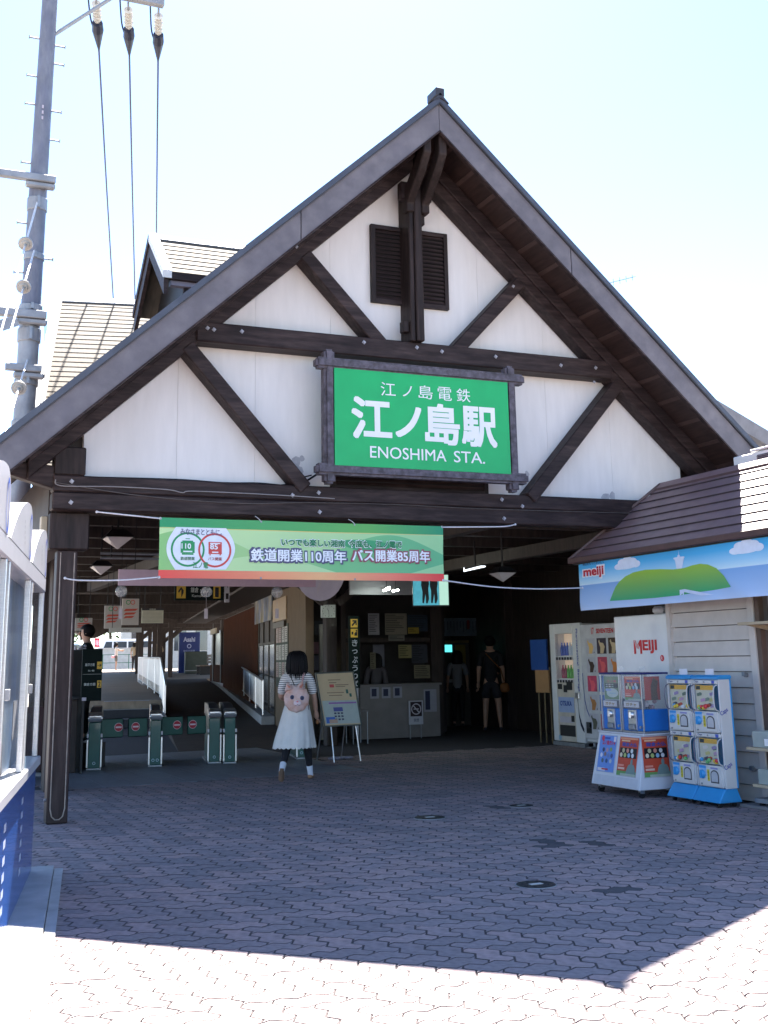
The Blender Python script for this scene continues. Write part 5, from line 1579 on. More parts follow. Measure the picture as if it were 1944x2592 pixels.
t, top, bot = railing('ramp_railing', 'pale metal panel railing between the platform steps and the ramp', [(ST(.60, 46.9), .84, 1.72), (ST(.97, 31.6), .62, 1.62), (ST(.99, 28.05), .29, .98)], 1, [22, 8])
m = MB(); m.add([bot[0]+Vector((0, 0, .28)), bot[1]+Vector((0, 0, .28)), top[1]-Vector((0, 0, .03)), top[0]-Vector((0, 0, .03))], [(0, 1, 2, 3)])
m.add([bot[1]+Vector((0, 0, .1)), bot[2]+Vector((0, 0, .05)), top[2]-Vector((0, 0, .03)), top[1]-Vector((0, 0, .03))], [(0, 1, 2, 3)])
m.build('mesh_panel', mat('perforated_sheet', (.34, .34, .38), .5, .05), t)
railing('ramp_railing', 'metal bar railing along the right hand side of the ramp below the brown boards', [(ST(3.36, 36.5), .79, 1.45), (ST(3.06, 26.5), .34, 1.07)], 1, [30])

# building along the ramp
SW = 3.27
rb = thing('platform_building', 'low platform building with tan wall and brown boarding along the right of the ramp', 'building', ST(SW+.5, 30))
TAN_ = mat('tan_render', (.17, .12, .075), .8, .08, 5)
BRB = mat('red_brown_board', (.085, .026, .011), .85, .25, 4, (6, 6, 1), .1, spec=.08)
SB(SW, SW+.15, 21.6, 26.0, 0, 3.2).build('wall', TAN_, rb)
SB(SW+.02, SW+.16, 26.0, 29.4, 0, 3.2).build('wall', INNER, rb)
for k in range(10):
    SB(SW-.02, SW+.019, 29.45+k*1.02, 29.45+k*1.02+1.0, .1, 2.86).build('plank', BRB, rb)
SB(SW+.02, SW+.16, 29.4, 39.7, 0, 2.9).build('wall', INNER, rb)
for t_ in (26.1, 27.2, 28.3, 29.3):
    SB(SW-.01, SW+.019, t_, t_+.08, 0, 2.4).build('door_post', mat('brown_frame', (.07, .055, .04), .6), rb)
SB(SW-.01, SW+.019, 26.1, 29.4, 1.86, 1.92).build('door_rail', mat('brown_frame', (.07, .055, .04)), rb)
SB(SW+.005, SW+.0195, 26.2, 29.3, .4, 1.85).build('door_glass', mat('dim_glass', (.05, .05, .05), .1, spec=.8), rb)
SB(SW-.012, SW+.0, 23.9, 25.85, .95, 2.24).build('notice_board', mat('board_green', (.06, .075, .055), .7), rb)
for k in range(13):
    t0, z1 = 23.95+.48*(k % 4)+random.uniform(0, .05), 2.18-.36*(k//4)
    nb = SB(SW-.016, SW-.0125, t0, t0+.38, z1-.31, z1).build('notice', flat(*random.choice([(170, 164, 154), (180, 172, 160), (160, 130, 120), (166, 164, 150)])), rb)
    m = MB()
    for r in range(6):
        sbox(m, SW-.0175, SW-.0165, t0+.04, t0+.04+random.uniform(.12, .3), z1-.05-r*.042, z1-.03-r*.042)
    m.build('print', flat(90, 80, 76), nb)
SB(SW-.03, SW-.005, 26.5, 30.0, 2.40, 2.98).build('poster', mat('poster_print', (.16, .2, .3), .6, .6, 2, tint=(.42, .33, .12), tscale=1.5), rb)
SB(SW-.03, SW-.005, 24.1, 26.3, 2.33, 2.80).build('poster', flat(186, 160, 128), rb)
SB(SW-.06, SW-.005, 24.2, 26.0, 2.18, 2.30).build('bracket_lamp', flat(70, 62, 52), rb)
MB().bar(ST(SW-.5, 21.6, 2.95), ST(SW-.5, 48, 3.05), .9, .05).build('eave', INNER, rb)
MB().bar(ST(SW-.05, 39.7, 2.9), ST(1.9, 60, 2.55), .12, .12).build('eave_beam', INNER, rb) if False else None
SB(SW-.02, SW+.2, 40.6, 41.0, .8, 2.9).build('post', INNER, rb)
SB(SW-.02, SW+.2, 44.2, 44.6, .8, 2.9).build('post', INNER, rb)
SB(SW, SW+.1, 39.8, 46, .8, 1.4).build('dado', BRB, rb)
SB(SW+.05, SW+.08, 39.8, 46, 1.4, 2.5).build('window', mat('bright_window', (.35, .37, .37), .2), rb)
SB(SW-.25, SW-.2, 40.2, 42.6, 2.44, 2.62).build('name_board', flat(190, 176, 150), rb)
# platform canopy
cn = thing('platform_canopy', 'dark timber canopy over the platform with a row of posts', 'canopy', ST(.5, 50))
SB(-1.9, 6.5, 26, 70, 3.5, 3.6).build('roof', INNER, cn)
for t_ in (30, 36, 42, 48, 54, 60, 66):
    SB(-1.9, 6.4, t_, t_+.2, 3.22, 3.5).build('beam', INNER, cn)
for s_, ts in ((.62, (50, 61)), (1.32, (48, 56, 66)), (1.9, (52, 61, 70))):
    for t_ in ts:
        SB(s_, s_+.2, t_, t_+.2, .8, 3.22).build('post', INNER, cn)
        MB().bar(ST(s_+.1, t_+.1, 2.5), ST(s_+.9, t_+.1, 3.2), .12, .12).build('brace', INNER, cn)
SB(-1.95, -1.8, 26, 60, 2.75, 3.5).build('fascia', INNER, cn)
SB(2.12, 2.2, 56, 56.08, .9, 3.2).build('drain_pipe', STEELD, cn)
MB().prism([ST(-1.8, 52, 3.49), ST(-1.8, 52, 2.5), ST(-1.1, 52, 2.6), ST(-.1, 52, 3.1), ST(.4, 52, 3.49)], UA*.1).build('gable_board', INNER, cn)
bvm = thing('blue_vending_machine', 'dark blue vending machine far along the platform', 'vending machine', ST(3.2, 60, 1))
SB(2.72, 3.75, 60, 60.7, 1.0, 2.98).build('cabinet', mat('navy_panel', (.012, .03, .16), .4, .1), bvm, bevel=.02)
fr = Fr(ST(2.72, 60, 1.0), WA, (0, 0, 1))
lettering('Asahi', fr, .22, .78, 1.52, 1.74, flat(170, 180, 210), bvm, .006, .03)
m = MB(); fr.ring(m, .5, 1.30, .07, .11, .004, 14); m.build('print', flat(160, 170, 205), bvm)
lettering('飲料自販機', fr, .22, .78, 1.02, 1.12, flat(140, 150, 190), bvm, .006, .01)
cab = thing('platform_cabinet', 'dark green cabinet in front of the blue vending machine', 'cabinet', ST(3.3, 58.6, 1))
SB(2.95, 4.0, 58.2, 59.2, .98, 2.02).build('cabinet', mat('dull_green_box', (.04, .055, .045), .6), cab, bevel=.02)
SB(2.95, 4.0, 58.18, 58.2, 1.1, 1.14).build('handle', STEELD, cab)
bch = thing('platform_bench', 'wooden bench beside the dark green cabinet', 'bench', ST(3.7, 56, 1))
for k in range(3):
    SB(3.35+k*.16, 3.49+k*.16, 53.5, 56.5, 1.33, 1.37).build('seat_slat', mat('bench_wood', (.15, .10, .07), .6), bch)
for k in range(3):
    SB(3.86, 3.9, 53.5, 56.5, 1.45+k*.14, 1.56+k*.14).build('back_slat', mat('bench_wood', (.15, .10, .07)), bch)
for t_ in (53.7, 56.2):
    SB(3.38, 3.84, t_, t_+.08, .95, 1.33).build('leg', DARK, bch)
    SB(3.86, 3.92, t_, t_+.08, .95, 1.85).build('leg', DARK, bch)

# far end: fence, van, building, trees
wl = thing('far_wall', 'pale concrete wall at the far end of the platform', 'wall', ST(-.5, 82))
SB(-6, 2.6, 81, 81.3, .3, 2.46).build('wall', mat('pale_wall', (.40, .42, .42), .8), wl)
SB(-6, 2.6, 80.9, 81.4, 2.46, 2.55).build('coping', CONC, wl)
fn = thing('green_fence', 'thin green pipe fence at the end of the platform', 'fence', ST(-.5, 77))
for s_ in (-1.25, -.45, .35, 1.2, 2.2):
    SB(s_, s_+.05, 77, 77.05, 1.1, 2.1).build('post', mat('fence_green', (.03, .12, .09), .5), fn)
for z in (1.55, 2.05):
    SB(-1.3, 2.3, 77.01, 77.04, z, z+.04).build('rail', mat('fence_green', (.03, .12, .09)), fn)
van = thing('van', 'white van parked beyond the wall at the far end of the platform', 'van', ST(-.7, 86, 1.2))
WV = mat('white_car_paint', (.72, .72, .74), .25, .03, coat=.6)
P3 = [(-1.95, 1.45), (-1.95, 2.35), (-1.75, 2.55), (-1.4, 3.12), (-1.25, 3.2), (1.9, 3.2), (2.05, 3.05), (2.1, 1.45)]
MB().prism([ST(s_, 85.0, z) for s_, z in P3], UA*1.7).build('body', WV, van, bevel=.05)
CG = mat('tinted_glass', (.04, .05, .06), .08, .05, spec=.8)
for a, b in ((-1.35, -.75), (-.65, .25), (.35, 1.1), (1.2, 1.85)):
    MB().prism([ST(a, 84.99, 2.55), ST(b, 84.99, 2.55), ST(b, 84.99, 3.02), ST(a+(.18 if a < -1 else 0), 84.99, 3.02)], UA*-.01).build('window', CG, van)
for s_ in (-1.25, 1.35):
    MB().cyl(ST(s_, 84.96, 1.5), ST(s_, 85.2, 1.5), .32, n=18).build('wheel', DARK, van)
car = thing('parked_car', 'pale blue car nose showing left of the white van', 'car', ST(-3, 84, 1.2))
MB().prism([ST(s_, 83.4, z) for s_, z in [(-5, 1.4), (-5, 2.4), (-4.2, 2.9), (-3.0, 2.9), (-2.4, 2.55), (-1.75, 2.4), (-1.7, 1.4)]], UA*1.5).build('body', mat('pale_blue_paint', (.35, .45, .62), .25, coat=.6), car, bevel=.05)
MB().prism([ST(s_, 83.39, z) for s_, z in [(-4.1, 2.5), (-2.55, 2.5), (-2.95, 2.82), (-4.0, 2.82)]], UA*-.01).build('window', CG, car)
for s_ in (-4.4, -2.2):
    MB().cyl(ST(s_, 83.36, 1.45), ST(s_, 83.5, 1.45), .3, n=16).build('wheel', DARK, car)
rbn = thing('red_flag_banner', 'small red upright shop banner beside the white van', 'banner', ST(-1.75, 82, 2.4))
SB(-1.88, -1.55, 82, 82.02, 2.62, 3.22).build('cloth', flat(190, 34, 60), rbn)
SB(-1.91, -1.885, 82, 82.03, 1.2, 3.4).build('pole', STEELD, rbn)
fr = Fr(ST(-1.88, 82, 2.6), WA, (0, 0, 1))
lettering('味', fr, .07, .28, .12, .5, flat(230, 190, 200), rbn, .004, .02)
bld = thing('far_building', 'pale building behind the platform end', 'building', ST(4, 100))
SB(-.2, 9, 92, 104, 0, 7.5).build('wall', mat('pale_siding', (.45, .45, .42), .8), bld)
for k in range(4):
    SB(.6+k*1.6, 1.5+k*1.6, 91.97, 91.99, 2.4, 4.2).build('window', CG, bld)
SB(-.4, 9.2, 91.8, 104.2, 7.5, 7.8).build('roof', ROOFM, bld)
bl2 = thing('trackside_building', 'pale grey building across the tracks at the far left', 'building', (0, 40, 0))
B(-6, 1.9, 38, 46, 0, 6).build('wall', mat('pale_grey_render', (.42, .45, .50), .8, .06), bl2)
for k in range(3):
    B(-.2+k*.75, .3+k*.75, 37.97, 37.99, 2.3, 3.6).build('window', CG, bl2)
for x in (1.72, 2.05):
    MB().cyl((x, 37.9, .2), (x, 37.9, 5.8), .05, n=8).build('pipe', STEELD, bl2)
def tree(nm, lb, c, h, r, seed, n=700):
    rn = random.Random(seed)
    t = thing(nm, lb, 'tree', c)
    c = Vector(c)
    MB().tube([c, c+Vector((.1, 0, h*.35)), c+Vector((-.1, .1, h*.7))], [.22, .16, .07], 8).build('trunk', mat('bark', (.09, .065, .045), .9, .3, 8), t)
    m = MB()
    cl = [Vector((rn.uniform(-1, 1), rn.uniform(-1, 1), rn.uniform(-.5, .8))) for _ in range(16)]
    for _ in range(n):
        k = rn.choice(cl)
        p = c+Vector((0, 0, h*.68))+Vector((k.x*r*.75, k.y*r*.75, k.z*h*.33))+Vector((rn.gauss(0, .3), rn.gauss(0, .3), rn.gauss(0, .25)))*r*.55
        d = Vector((rn.gauss(0, 1), rn.gauss(0, 1), rn.gauss(0, 1))).normalized(); a = d.orthogonal().normalized(); b = d.cross(a)
        s_ = rn.uniform(.12, .24)
        m.quad(p-a*s_, p+b*s_*.45, p+a*s_, p-b*s_*.45)
    stuff(m.build('crown', mat('leaf_green', (.055, .11, .03), .6, .35, 1.5, tint=(.10, .16, .04), tscale=.8), t))
tree('street_tree', 'green leafy tree behind the white van', ST(-1.0, 96, .5), 6.0, 2.4, 3)
tree('street_tree', 'green tree left of the one behind the van', ST(-4.5, 100, .5), 6.5, 2.6, 5)
tree('street_tree', 'small green tree beside the trackside building', (3.6, 50, 0), 3.2, 1.0, 9, 350)
# fence and panel left of the entrance post
lf = thing('track_fence', 'dark rail fence beside the track behind the entrance post', 'fence', (1.6, 18.3, 0))
for x in (1.2, 1.9, 2.2):
    B(x-.02, x+.02, 19.2, 19.24, 0, 1.5).build('post', DARK, lf)
for z in (.82, 1.46):
    B(1.0, 2.25, 19.2, 19.23, z, z+.03).build('rail', DARK, lf)
mp_ = thing('maroon_panel', 'dark maroon low panel behind the entrance post', 'panel', (1.8, 17, 0))
B(1.75, 2.2, 17.0, 17.06, .10, .93).build('panel', mat('maroon_board', (.05, .012, .016), .5), mp_)
B(1.2, 2.2, 16.98, 17.07, .02, .06).build('foot', flat(160, 160, 160), mp_)
pbx = thing('ticket_post', 'slim dark green card reader post left of the entrance post', 'reader post', (1.62, 16.2, 0))
B(1.46, 1.62, 16.4, 16.6, 0, 1.42).build('column', mat('reader_green', (.015, .05, .04), .4), pbx, bevel=.02)
B(1.44, 1.64, 16.36, 16.62, 1.42, 1.52).build('head', DARK, pbx, bevel=.02)
for z in (.60, .70, .98):
    B(1.56, 1.60, 16.392, 16.399, z, z+.05).build('label_plate', flat(205, 205, 210), pbx)
wd = struct(MB().box(-8, 1.4, 16.5, 60, -.05, .0).build('track_bed', mat('ballast', (.22, .21, .19), .9, .3, 20, bump=.4)))

# ================================================================== hanging things inside the hall
GL = mat('lamp_glass', (.5, .5, .5), .2, .1)
def pyramid_lamp(x, y, z, w, lb):
    t = thing('pendant_lamp', lb, 'lamp', (x, y, z), group='pyramid lamps under the hall ceiling')
    MB().frus([(x-w, y-w, z), (x+w, y-w, z), (x+w, y+w, z), (x-w, y+w, z)], [(x-w*.5, y-w*.5, z+w*.55), (x+w*.5, y-w*.5, z+w*.55), (x+w*.5, y+w*.5, z+w*.55), (x-w*.5, y+w*.5, z+w*.55)]).build('hood', DARK, t)
    MB().frus([(x-.005, y-.005, z-w*.78), (x+.005, y-.005, z-w*.78), (x+.005, y+.005, z-w*.78), (x-.005, y+.005, z-w*.78)], [(x-w*.9, y-w*.9, z-.004), (x+w*.9, y-w*.9, z-.004), (x+w*.9, y+w*.9, z-.004), (x-w*.9, y+w*.9, z-.004)]).build('glass', GL, t)
    MB().cyl((x, y, z+w*.56), (x, y, 3.17), .012, n=6).build('rod', DARK, t)
pyramid_lamp(2.58, 14.0, 2.95, .17, 'dark pyramid lamp high on the left behind the banner rope')
pyramid_lamp(2.55, 14.9, 2.68, .13, 'dark pyramid lamp hanging lower on the left near the paired pipes')
pyramid_lamp(7.78, 14.0, 2.60, .15, 'dark pyramid lamp hanging right of the banner')
pp = thing('ceiling_pipes', 'pair of horizontal pipes hung left of the banner', 'pipes', (2.8, 14.5, 2.78))
for z in (2.81, 2.755):
    MB().cyl((2.47, 14.5, z), (3.6, 14.5, z), .016, n=8).build('pipe', STEELD, pp)
for x in (2.6, 3.4):
    B(x-.01, x+.01, 14.49, 14.51, 2.76, 3.15).build('hanger', DARK, pp)
WCG = mat('chime_glass', (.75, .8, .82), .02, .02, alpha=.28, spec=1)
for k, x in enumerate((2.64, 3.67, 4.57)):
    t = thing('wind_chime', 'clear glass wind chime hanging below the banner, '+('nearest the entrance post', 'middle one by the direction sign', 'nearest the white fan')[k], 'wind chime', (x, 14, 2.32), group='glass wind chimes in the hall')
    MB().lathe([(.035, -.062), (.062, -.035), (.072, 0), (.062, .038), (.035, .062), (.006, .072)], (x, 14, 2.32), 18).build('bowl', WCG, t, smooth=True)
    MB().cyl((x, 14, 2.392), (x, 14, 3.16), .003, n=5).build('string', DARK, t)
    MB().cyl((x, 14, 2.02), (x, 14, 2.32), .002, n=5).build('clapper_string', flat(180, 170, 175), t)
    B(x-.022, x+.022, 14-.001, 14.001, 1.9+.1, 2.12).build('paper_strip', flat(176, 166, 170), t)
fan = thing('fan_sign', 'big pale round paper fan hanging behind the banner', 'fan', (5.5, 15, 2.6))
m = MB(); fr = Fr((5.51, 15, 2.72), (1, 0, 0), (0, 0, 1)); m.prism([fr(.37*math.cos(2*math.pi*i/32), .45*math.sin(2*math.pi*i/32)) for i in range(32)], (0, .02, 0))
m.build('disc', mat('pale_lilac_paper', (.55, .50, .56), .7, .08, 4, tint=(.48, .44, .50)), fan)
m = MB()
for k in range(5):
    fr.rect(m, -.01+k*.012-.03, -.006+k*.012-.03, -.35+.03*k, -.27+.03*k, .003)
m.build('print', flat(200, 190, 180), fan)
B(5.50, 5.52, 15.0, 15.02, 3.15, 3.18).build('hook', DARK, fan)
MB().cyl((5.51, 15.01, 3.1), (5.51, 15.01, 3.3), .01, n=6).build('handle', DARK, fan)
bp = thing('pale_board', 'long pale pink board hanging edge on just below the banner', 'board', (3.6, 13, 2.3))
B(2.42, 4.72, 13.0, 13.03, 2.325, 2.50).build('board', flat(176, 150, 160), bp)
for x in (2.6, 4.5):
    MB().cyl((x, 13.015, 2.5), (x, 13.015, 3.16), .004, n=5).build('cord', DARK, bp)
ds = thing('direction_sign', 'dark green hanging sign with yellow arrow and platform number 1', 'sign', (4.6, 18, 2.55))
B(4.22, 5.0, 18, 18.04, 2.43, 2.70).build('board', mat('dark_green_sign', (.010, .022, .020)), ds, bevel=.004)
fr = Fr((4.22, 18, 2.43), (1, 0, 0), (0, 0, 1))
m = MB(); fr.rect(m, .025, .17, .03, .22, .004); fr.rect(m, .61, .725, .03, .22, .004); m.build('print', YELL, ds)
lettering('↑', fr, .055, .14, .055, .195, DARK, ds, .007, .03); lettering('1', fr, .648, .685, .055, .195, DARK, ds, .007, .03)
lettering('鎌倉・藤沢', fr, .25, .56, .12, .20, SGW, ds, .006, .012); lettering('Kamakura', fr, .27, .52, .05, .09, SGW, ds, .006, .004)
vs_ = thing('small_pictogram_sign', 'narrow white hanging sign with arrow beside the platform number', 'sign', (5.05, 18, 2.5))
B(5.015, 5.09, 18, 18.03, 2.40, 2.72).build('board', flat(190, 190, 196), vs_)
fr = Fr((5.015, 18, 2.40), (1, 0, 0), (0, 0, 1))
lettering('↑', fr, .018, .058, .22, .30, DARK, vs_, .005, .02)
m = MB(); fr.rect(m, .015, .06, .05, .14, .004); m.build('print', DARK, vs_)
for x in (4.3, 4.95, 5.05):
    MB().cyl((x, 18.02, 2.7), (x, 18.02, 3.17), .008, n=5).build('rod', DARK, ds if x < 5 else vs_)
def hang(nm, lb, cat, x0, x1, y, z0, z1, m, deco, grp=None):
    t = thing(nm, lb, cat, ((x0+x1)/2, y, z0), group=grp)
    B(x0, x1, y, y+.03, z0, z1).build('board', m, t)
    for x in (x0+.05, x1-.05):
        MB().cyl((x, y+.015, z1), (x, y+.015, 3.17), .006, n=5).build('rod', DARK, t)
    deco(t, Fr((x0, y, z0), (1, 0, 0), (0, 0, 1)), x1-x0, z1-z0)
def deco_poster(t, fr, w, h):
    m = MB(); fr.ring(m, w*.35, h*.86, .028, .04, .003, 16); m.build('print', GR2, t)
    m = MB(); fr.ring(m, w*.62, h*.86, .028, .04, .003, 16); m.build('print', RD2, t)
    m = MB()
    for k, z in enumerate((.52, .38, .25)):
        fr.poly(m, [(w*.08, h*z), (w*(.8-.1*k), h*(z+.02)), (w*(.95-.1*k), h*(z+.10)), (w*.2, h*(z+.09))], .004)
    m.build('print', flat(196, 80, 60), t)
hang('hanging_poster', 'pale hanging poster with two rings and red stripes, nearest of the row', 'poster', 3.80, 4.08, 20, 2.12, 2.56, flat(190, 180, 170), deco_poster, 'posters hung in a row')
hang('hanging_poster', 'pale hanging poster partly hidden behind the nearest one with rings', 'poster', 3.72, 4.02, 21.2, 2.10, 2.5, flat(180, 172, 164), deco_poster, 'posters hung in a row')
hang('hanging_poster', 'farthest small hanging poster with rings, lowest in the row', 'poster', 3.52, 3.84, 23.2, 2.12, 2.36, flat(178, 170, 164), deco_poster, 'posters hung in a row')
def deco_tt(t, fr, w, h):
    m = MB(); fr.rect(m, .0, w, h*.86, h, .003); m.build('print', flat(52, 50, 50), t)
    m = MB()
    for k in range(8):
        fr.rect(m, .02, w-.02, h*(.1+.09*k), h*(.1+.09*k)+.004, .003)
    m.build('print', flat(150, 145, 130), t)
    lettering('時刻表', fr, w*.35, w*.65, h*.885, h*.975, flat(200, 196, 180), t, .006, .01)
hang('timetable_board', 'cream hanging timetable board with dark heading strip', 'timetable', 4.13, 4.50, 20, 2.15, 2.40, flat(196, 190, 166), deco_tt)
hang('long_white_sign', 'long white hanging sign below the posters', 'sign', 3.74, 4.30, 20.8, 2.02, 2.10, flat(184, 180, 172), lambda t, fr, w, h: lettering('のりば', fr, w*.42, w*.62, h*.3, h*.7, flat(90, 90, 90), t, .004, .01))
ck = thing('station_clock', 'square white clock hanging above the ticket sign', 'clock', (7.5, 20, 2.3))
B(7.37, 7.64, 20.0, 20.05, 2.235, 2.465).build('case', flat(190, 195, 190), ck, bevel=.006)
fr = Fr((7.505, 20, 2.35), (1, 0, 0), (0, 0, 1))
m = MB()
for k in range(12):
    a = k*math.pi/6; fr.disc(m, .11*math.cos(a)*1.05, .095*math.sin(a), .007, .003, 6)
m.build('numeral', DARK, ck)
m = MB(); m.bar(fr(0, 0, .006), fr(-.03, .05, .006), .004, .007, (0, 1, 0)); m.build('hour_hand', DARK, ck)
m = MB(); m.bar(fr(0, 0, .009), fr(.005, -.09, .009), .003, .005, (0, 1, 0)); m.build('minute_hand', DARK, ck)
MB().cyl((7.5, 20.03, 2.465), (7.5, 20.03, 3.1), .01, n=6).build('rod', DARK, ck)
TUBE = mat('lit_tube', (.85, 1.0, .9), .5, 0, emit=10.0)
for k, (a, b) in enumerate((((7.74, 18.0, 2.60), (8.05, 18.5, 2.66)), ((7.86, 17.9, 2.585), (8.2, 18.45, 2.64)))):
    t = thing('fluorescent_lamp', ('lit fluorescent tube under the hall ceiling, the upper of two', 'lit fluorescent tube under the hall ceiling, the lower of two')[k], 'lamp', a, group='lit fluorescent tubes by the banner corner')
    a, b = Vector(a), Vector(b)
    MB().cyl(a, b, .014, n=8).build('tube', TUBE, t)
    MB().bar(a+Vector((0, 0, .035)), b+Vector((0, 0, .035)), .05, .03).build('batten', flat(190, 190, 190), t)
    MB().cyl((a+b)/2+Vector((0, 0, .05)), ((a+b)/2).xy.to_3d()+Vector((0, 0, 3.2)), .005, n=5).build('rod', DARK, t)
for k, (x, y, z) in enumerate(((1.62, 19.6, 2.55), (1.9, 21.6, 2.52), (2.05, 23.5, 2.50))):
    t = thing('platform_lamp', 'lit tube lamp over the track side seen between map board and post, '+('highest', 'middle', 'lowest')[k], 'lamp', (x, y, z), group='lit lamps left of the entrance post')
    MB().cyl((x-.12, y, z), (x+.1, y+.5, z+.03), .016, n=8).build('tube', TUBE, t)
    MB().bar((x-.12, y, z+.04), (x+.1, y+.5, z+.07), .05, .03).build('batten', flat(120, 120, 120), t)
    MB().cyl((x, y+.25, z+.05), (x, y+.25, 4.0), .006, n=5).build('rod', DARK, t)
wp = thing('ceiling_panel_board', 'long grey board under the ceiling behind the fluorescent tubes', 'board', (8, 18.8, 2.6))
B(7.45, 8.75, 18.8, 18.85, 2.58, 2.86).build('board', flat(104, 100, 106), wp)
for x in (7.6, 8.6):
    MB().cyl((x, 18.82, 2.86), (x, 18.82, 3.2), .01, n=6).build('rod', DARK, wp)
lx = thing('lit_poster', 'teal backlit poster of two walking figures hanging at the banner corner', 'poster box', (8.2, 17, 2.5))
fr = Fr((7.93, 17.25, 2.30), (.93, -.37, .0), (0, 0, 1))
m = MB(); fr.slab(m, -.01, .58, .0, .52, -.06, 0); m.build('case', DARK, lx)
LPM = mat('backlit_teal', s2l((.24, .55, .62)), .4, .35, 6, emit=.16)
m = MB(); fr.rect(m, .0, .42, .02, .50, .003); m.build('print', LPM, lx)
m = MB(); fr.rect(m, .422, .57, .02, .50, .003); m.build('print', mat('backlit_pale', s2l((.62, .78, .72)), .4, .05, 6, emit=.16), lx)
for dx, in ((.20,), (.34,)):
    m = MB()
    fr.poly(m, [(dx-.06, .46), (dx+.05, .46), (dx+.06, .36), (dx+.045, .28), (dx+.055, .12), (dx+.03, .05), (dx+.005, .05), (dx, .20), (dx-.03, .05), (dx-.055, .06), (dx-.05, .24), (dx-.07, .34)], .005)
    m.build('print', mat('figure_ink', s2l((.08, .14, .18)), .5, .2, 8), lx)
for a in (.05, .5):
    MB().cyl(fr(a, .52, -.03), fr(a, .87, -.03), .006, n=5).build('rod', DARK, lx)
wb = thing('white_bracket_light', 'thin white light strip under the ceiling right of the banner', 'lamp', (9, 16.5, 3.0))
MB().prism([(8.02, 15.6, 2.74), (8.02, 15.6, 2.80), (8.03, 15.6, 2.765), (8.30, 15.6, 2.83), (8.38, 15.6, 2.83), (8.38, 15.6, 2.815)], (0, .02, 0)).build('strip', mat('white_glow', (.75, .82, .9), .4, 0, emit=.6), wb)
B(8.2, 8.22, 15.6, 15.62, 2.83, 3.2).build('rod', DARK, wb)
# ticket sign
kp = thing('ticket_sign', 'tall dark green upright ticket sign with two yellow pictograms', 'sign', (7.8, 19.5, 0))
B(7.70, 7.90, 19.5, 19.54, 1.0, 2.24).build('board', mat('dark_green_sign', (.010, .022, .020)), kp, bevel=.004)
MB().cyl((7.86, 19.52, 0), (7.86, 19.52, 1.0), .02, n=8).build('leg', STEELD, kp)
fr = Fr((7.70, 19.5, 1.0), (1, 0, 0), (0, 0, 1))
m = MB(); fr.rect(m, .03, .165, 1.045, 1.19, .004); fr.rect(m, .03, .165, .87, 1.02, .004); m.build('print', YELL, kp)
lettering('↗', fr, .055, .14, 1.075, 1.165, DARK, kp, .008, .04)
m = MB(); fr.rect(m, .045, .08, .92, .97, .008); fr.disc(m, .14, .985, .016, .008, 10); fr.poly(m, [(.10, .90), (.155, .90), (.155, .965), (.12, .965), (.10, .94)], .008); m.build('print', DARK, kp)
for ch, b0, b1 in (('き', .72, .83), ('っ', .59, .66), ('ぷ', .43, .54), ('う', .29, .39), ('り', .155, .25), ('ば', .02, .125)):
    lettering(ch, fr, .055, .155, b0, b1, flat(170, 176, 186), kp, .005, .012)
tb = thing('tall_white_post', 'thin white post behind the notice easel', 'post', (7.6, 20.5, 0))
B(7.70, 7.76, 21.0, 21.05, 0, 2.15).build('shaft', flat(186, 180, 170), tb)
B(7.66, 7.80, 20.96, 21.09, 0, .05).build('foot', DARK, tb)
# easel
ez = thing('notice_easel', 'cream notice board on a folding easel beside the walking woman', 'notice easel', (6.5, 17, 0))
fr = Fr((6.21, 16.92, .50), (1, .02, 0), (0, .13, 1)); 
SKW = .055
m = MB(); m.frus([fr(.07, .03, -.02), fr(.65, .03, -.02), fr(.565, .80, -.02), fr(-.03, .79, -.02)], [fr(.07, .03, 0), fr(.65, .03, 0), fr(.565, .80, 0), fr(-.03, .79, 0)]); m.build('board', mat('cream_notice', s2l((.80, .72, .58)), .6, .05), ez)
m = MB()
for a, b in (((.06, .02), (.66, .02)), ((.66, .02), (.575, .81)), ((.575, .81), (-.04, .80)), ((-.04, .80), (.06, .02))):
    m.bar(fr(*a, .004), fr(*b, .004), .02, .02, fr.n)
m.build('frame', mat('thin_dark_frame', (.08, .09, .08), .4), ez)
def sk(a, b):
    return (a*.6+.07-.1*(b/.77)*.98, .03+b)
def eprint(x0, x1, b0, b1, c, d=.003):
    m = MB(); fr.poly(m, [sk(x0, b0), sk(x1, b0), sk(x1, b1), sk(x0, b1)], d); m.build('print', flat(*c), ez)
eprint(.30, .42, .555, .60, (196, 80, 80)); eprint(.72, .78, .46, .52, (60, 100, 90)); eprint(.80, .86, .41, .46, (60, 100, 90))
eprint(.03, .97, .02, .36, (176, 188, 182)); eprint(.2, .95, .31, .335, (150, 110, 170), .005); eprint(.30, .55, .20, .26, (84, 90, 150), .005)
for k in range(9):
    eprint(.30+.09*(k % 3), .36+.09*(k % 3), .16-.045*(k//3), .185-.045*(k//3), (70, 74, 96), .005)
eprint(.06, .30, .03, .12, (70, 110, 190), .005); eprint(.14, .36, .03, .085, (190, 160, 140), .007)
for z, a, b in ((.66, .28, .62), (.62, .30, .50), (.585, .46, .82), (.56, .46, .72), (.47, .2, .66), (.43, .24, .6)):
    eprint(a, b, z, z+.012, (140, 120, 96))
for a, e in ((.17, (6.40, 16.86, 0)), (.57, (6.84, 16.9, 0))):
    MB().cyl(fr(a, .03, -.01), e, .012, n=8).build('leg', STEEL, ez)
for a, e in ((.15, (6.36, 17.5, 0)), (.5, (6.76, 17.5, 0))):
    MB().cyl(fr(a, .6, -.03), e, .012, n=8).build('leg', STEEL, ez)
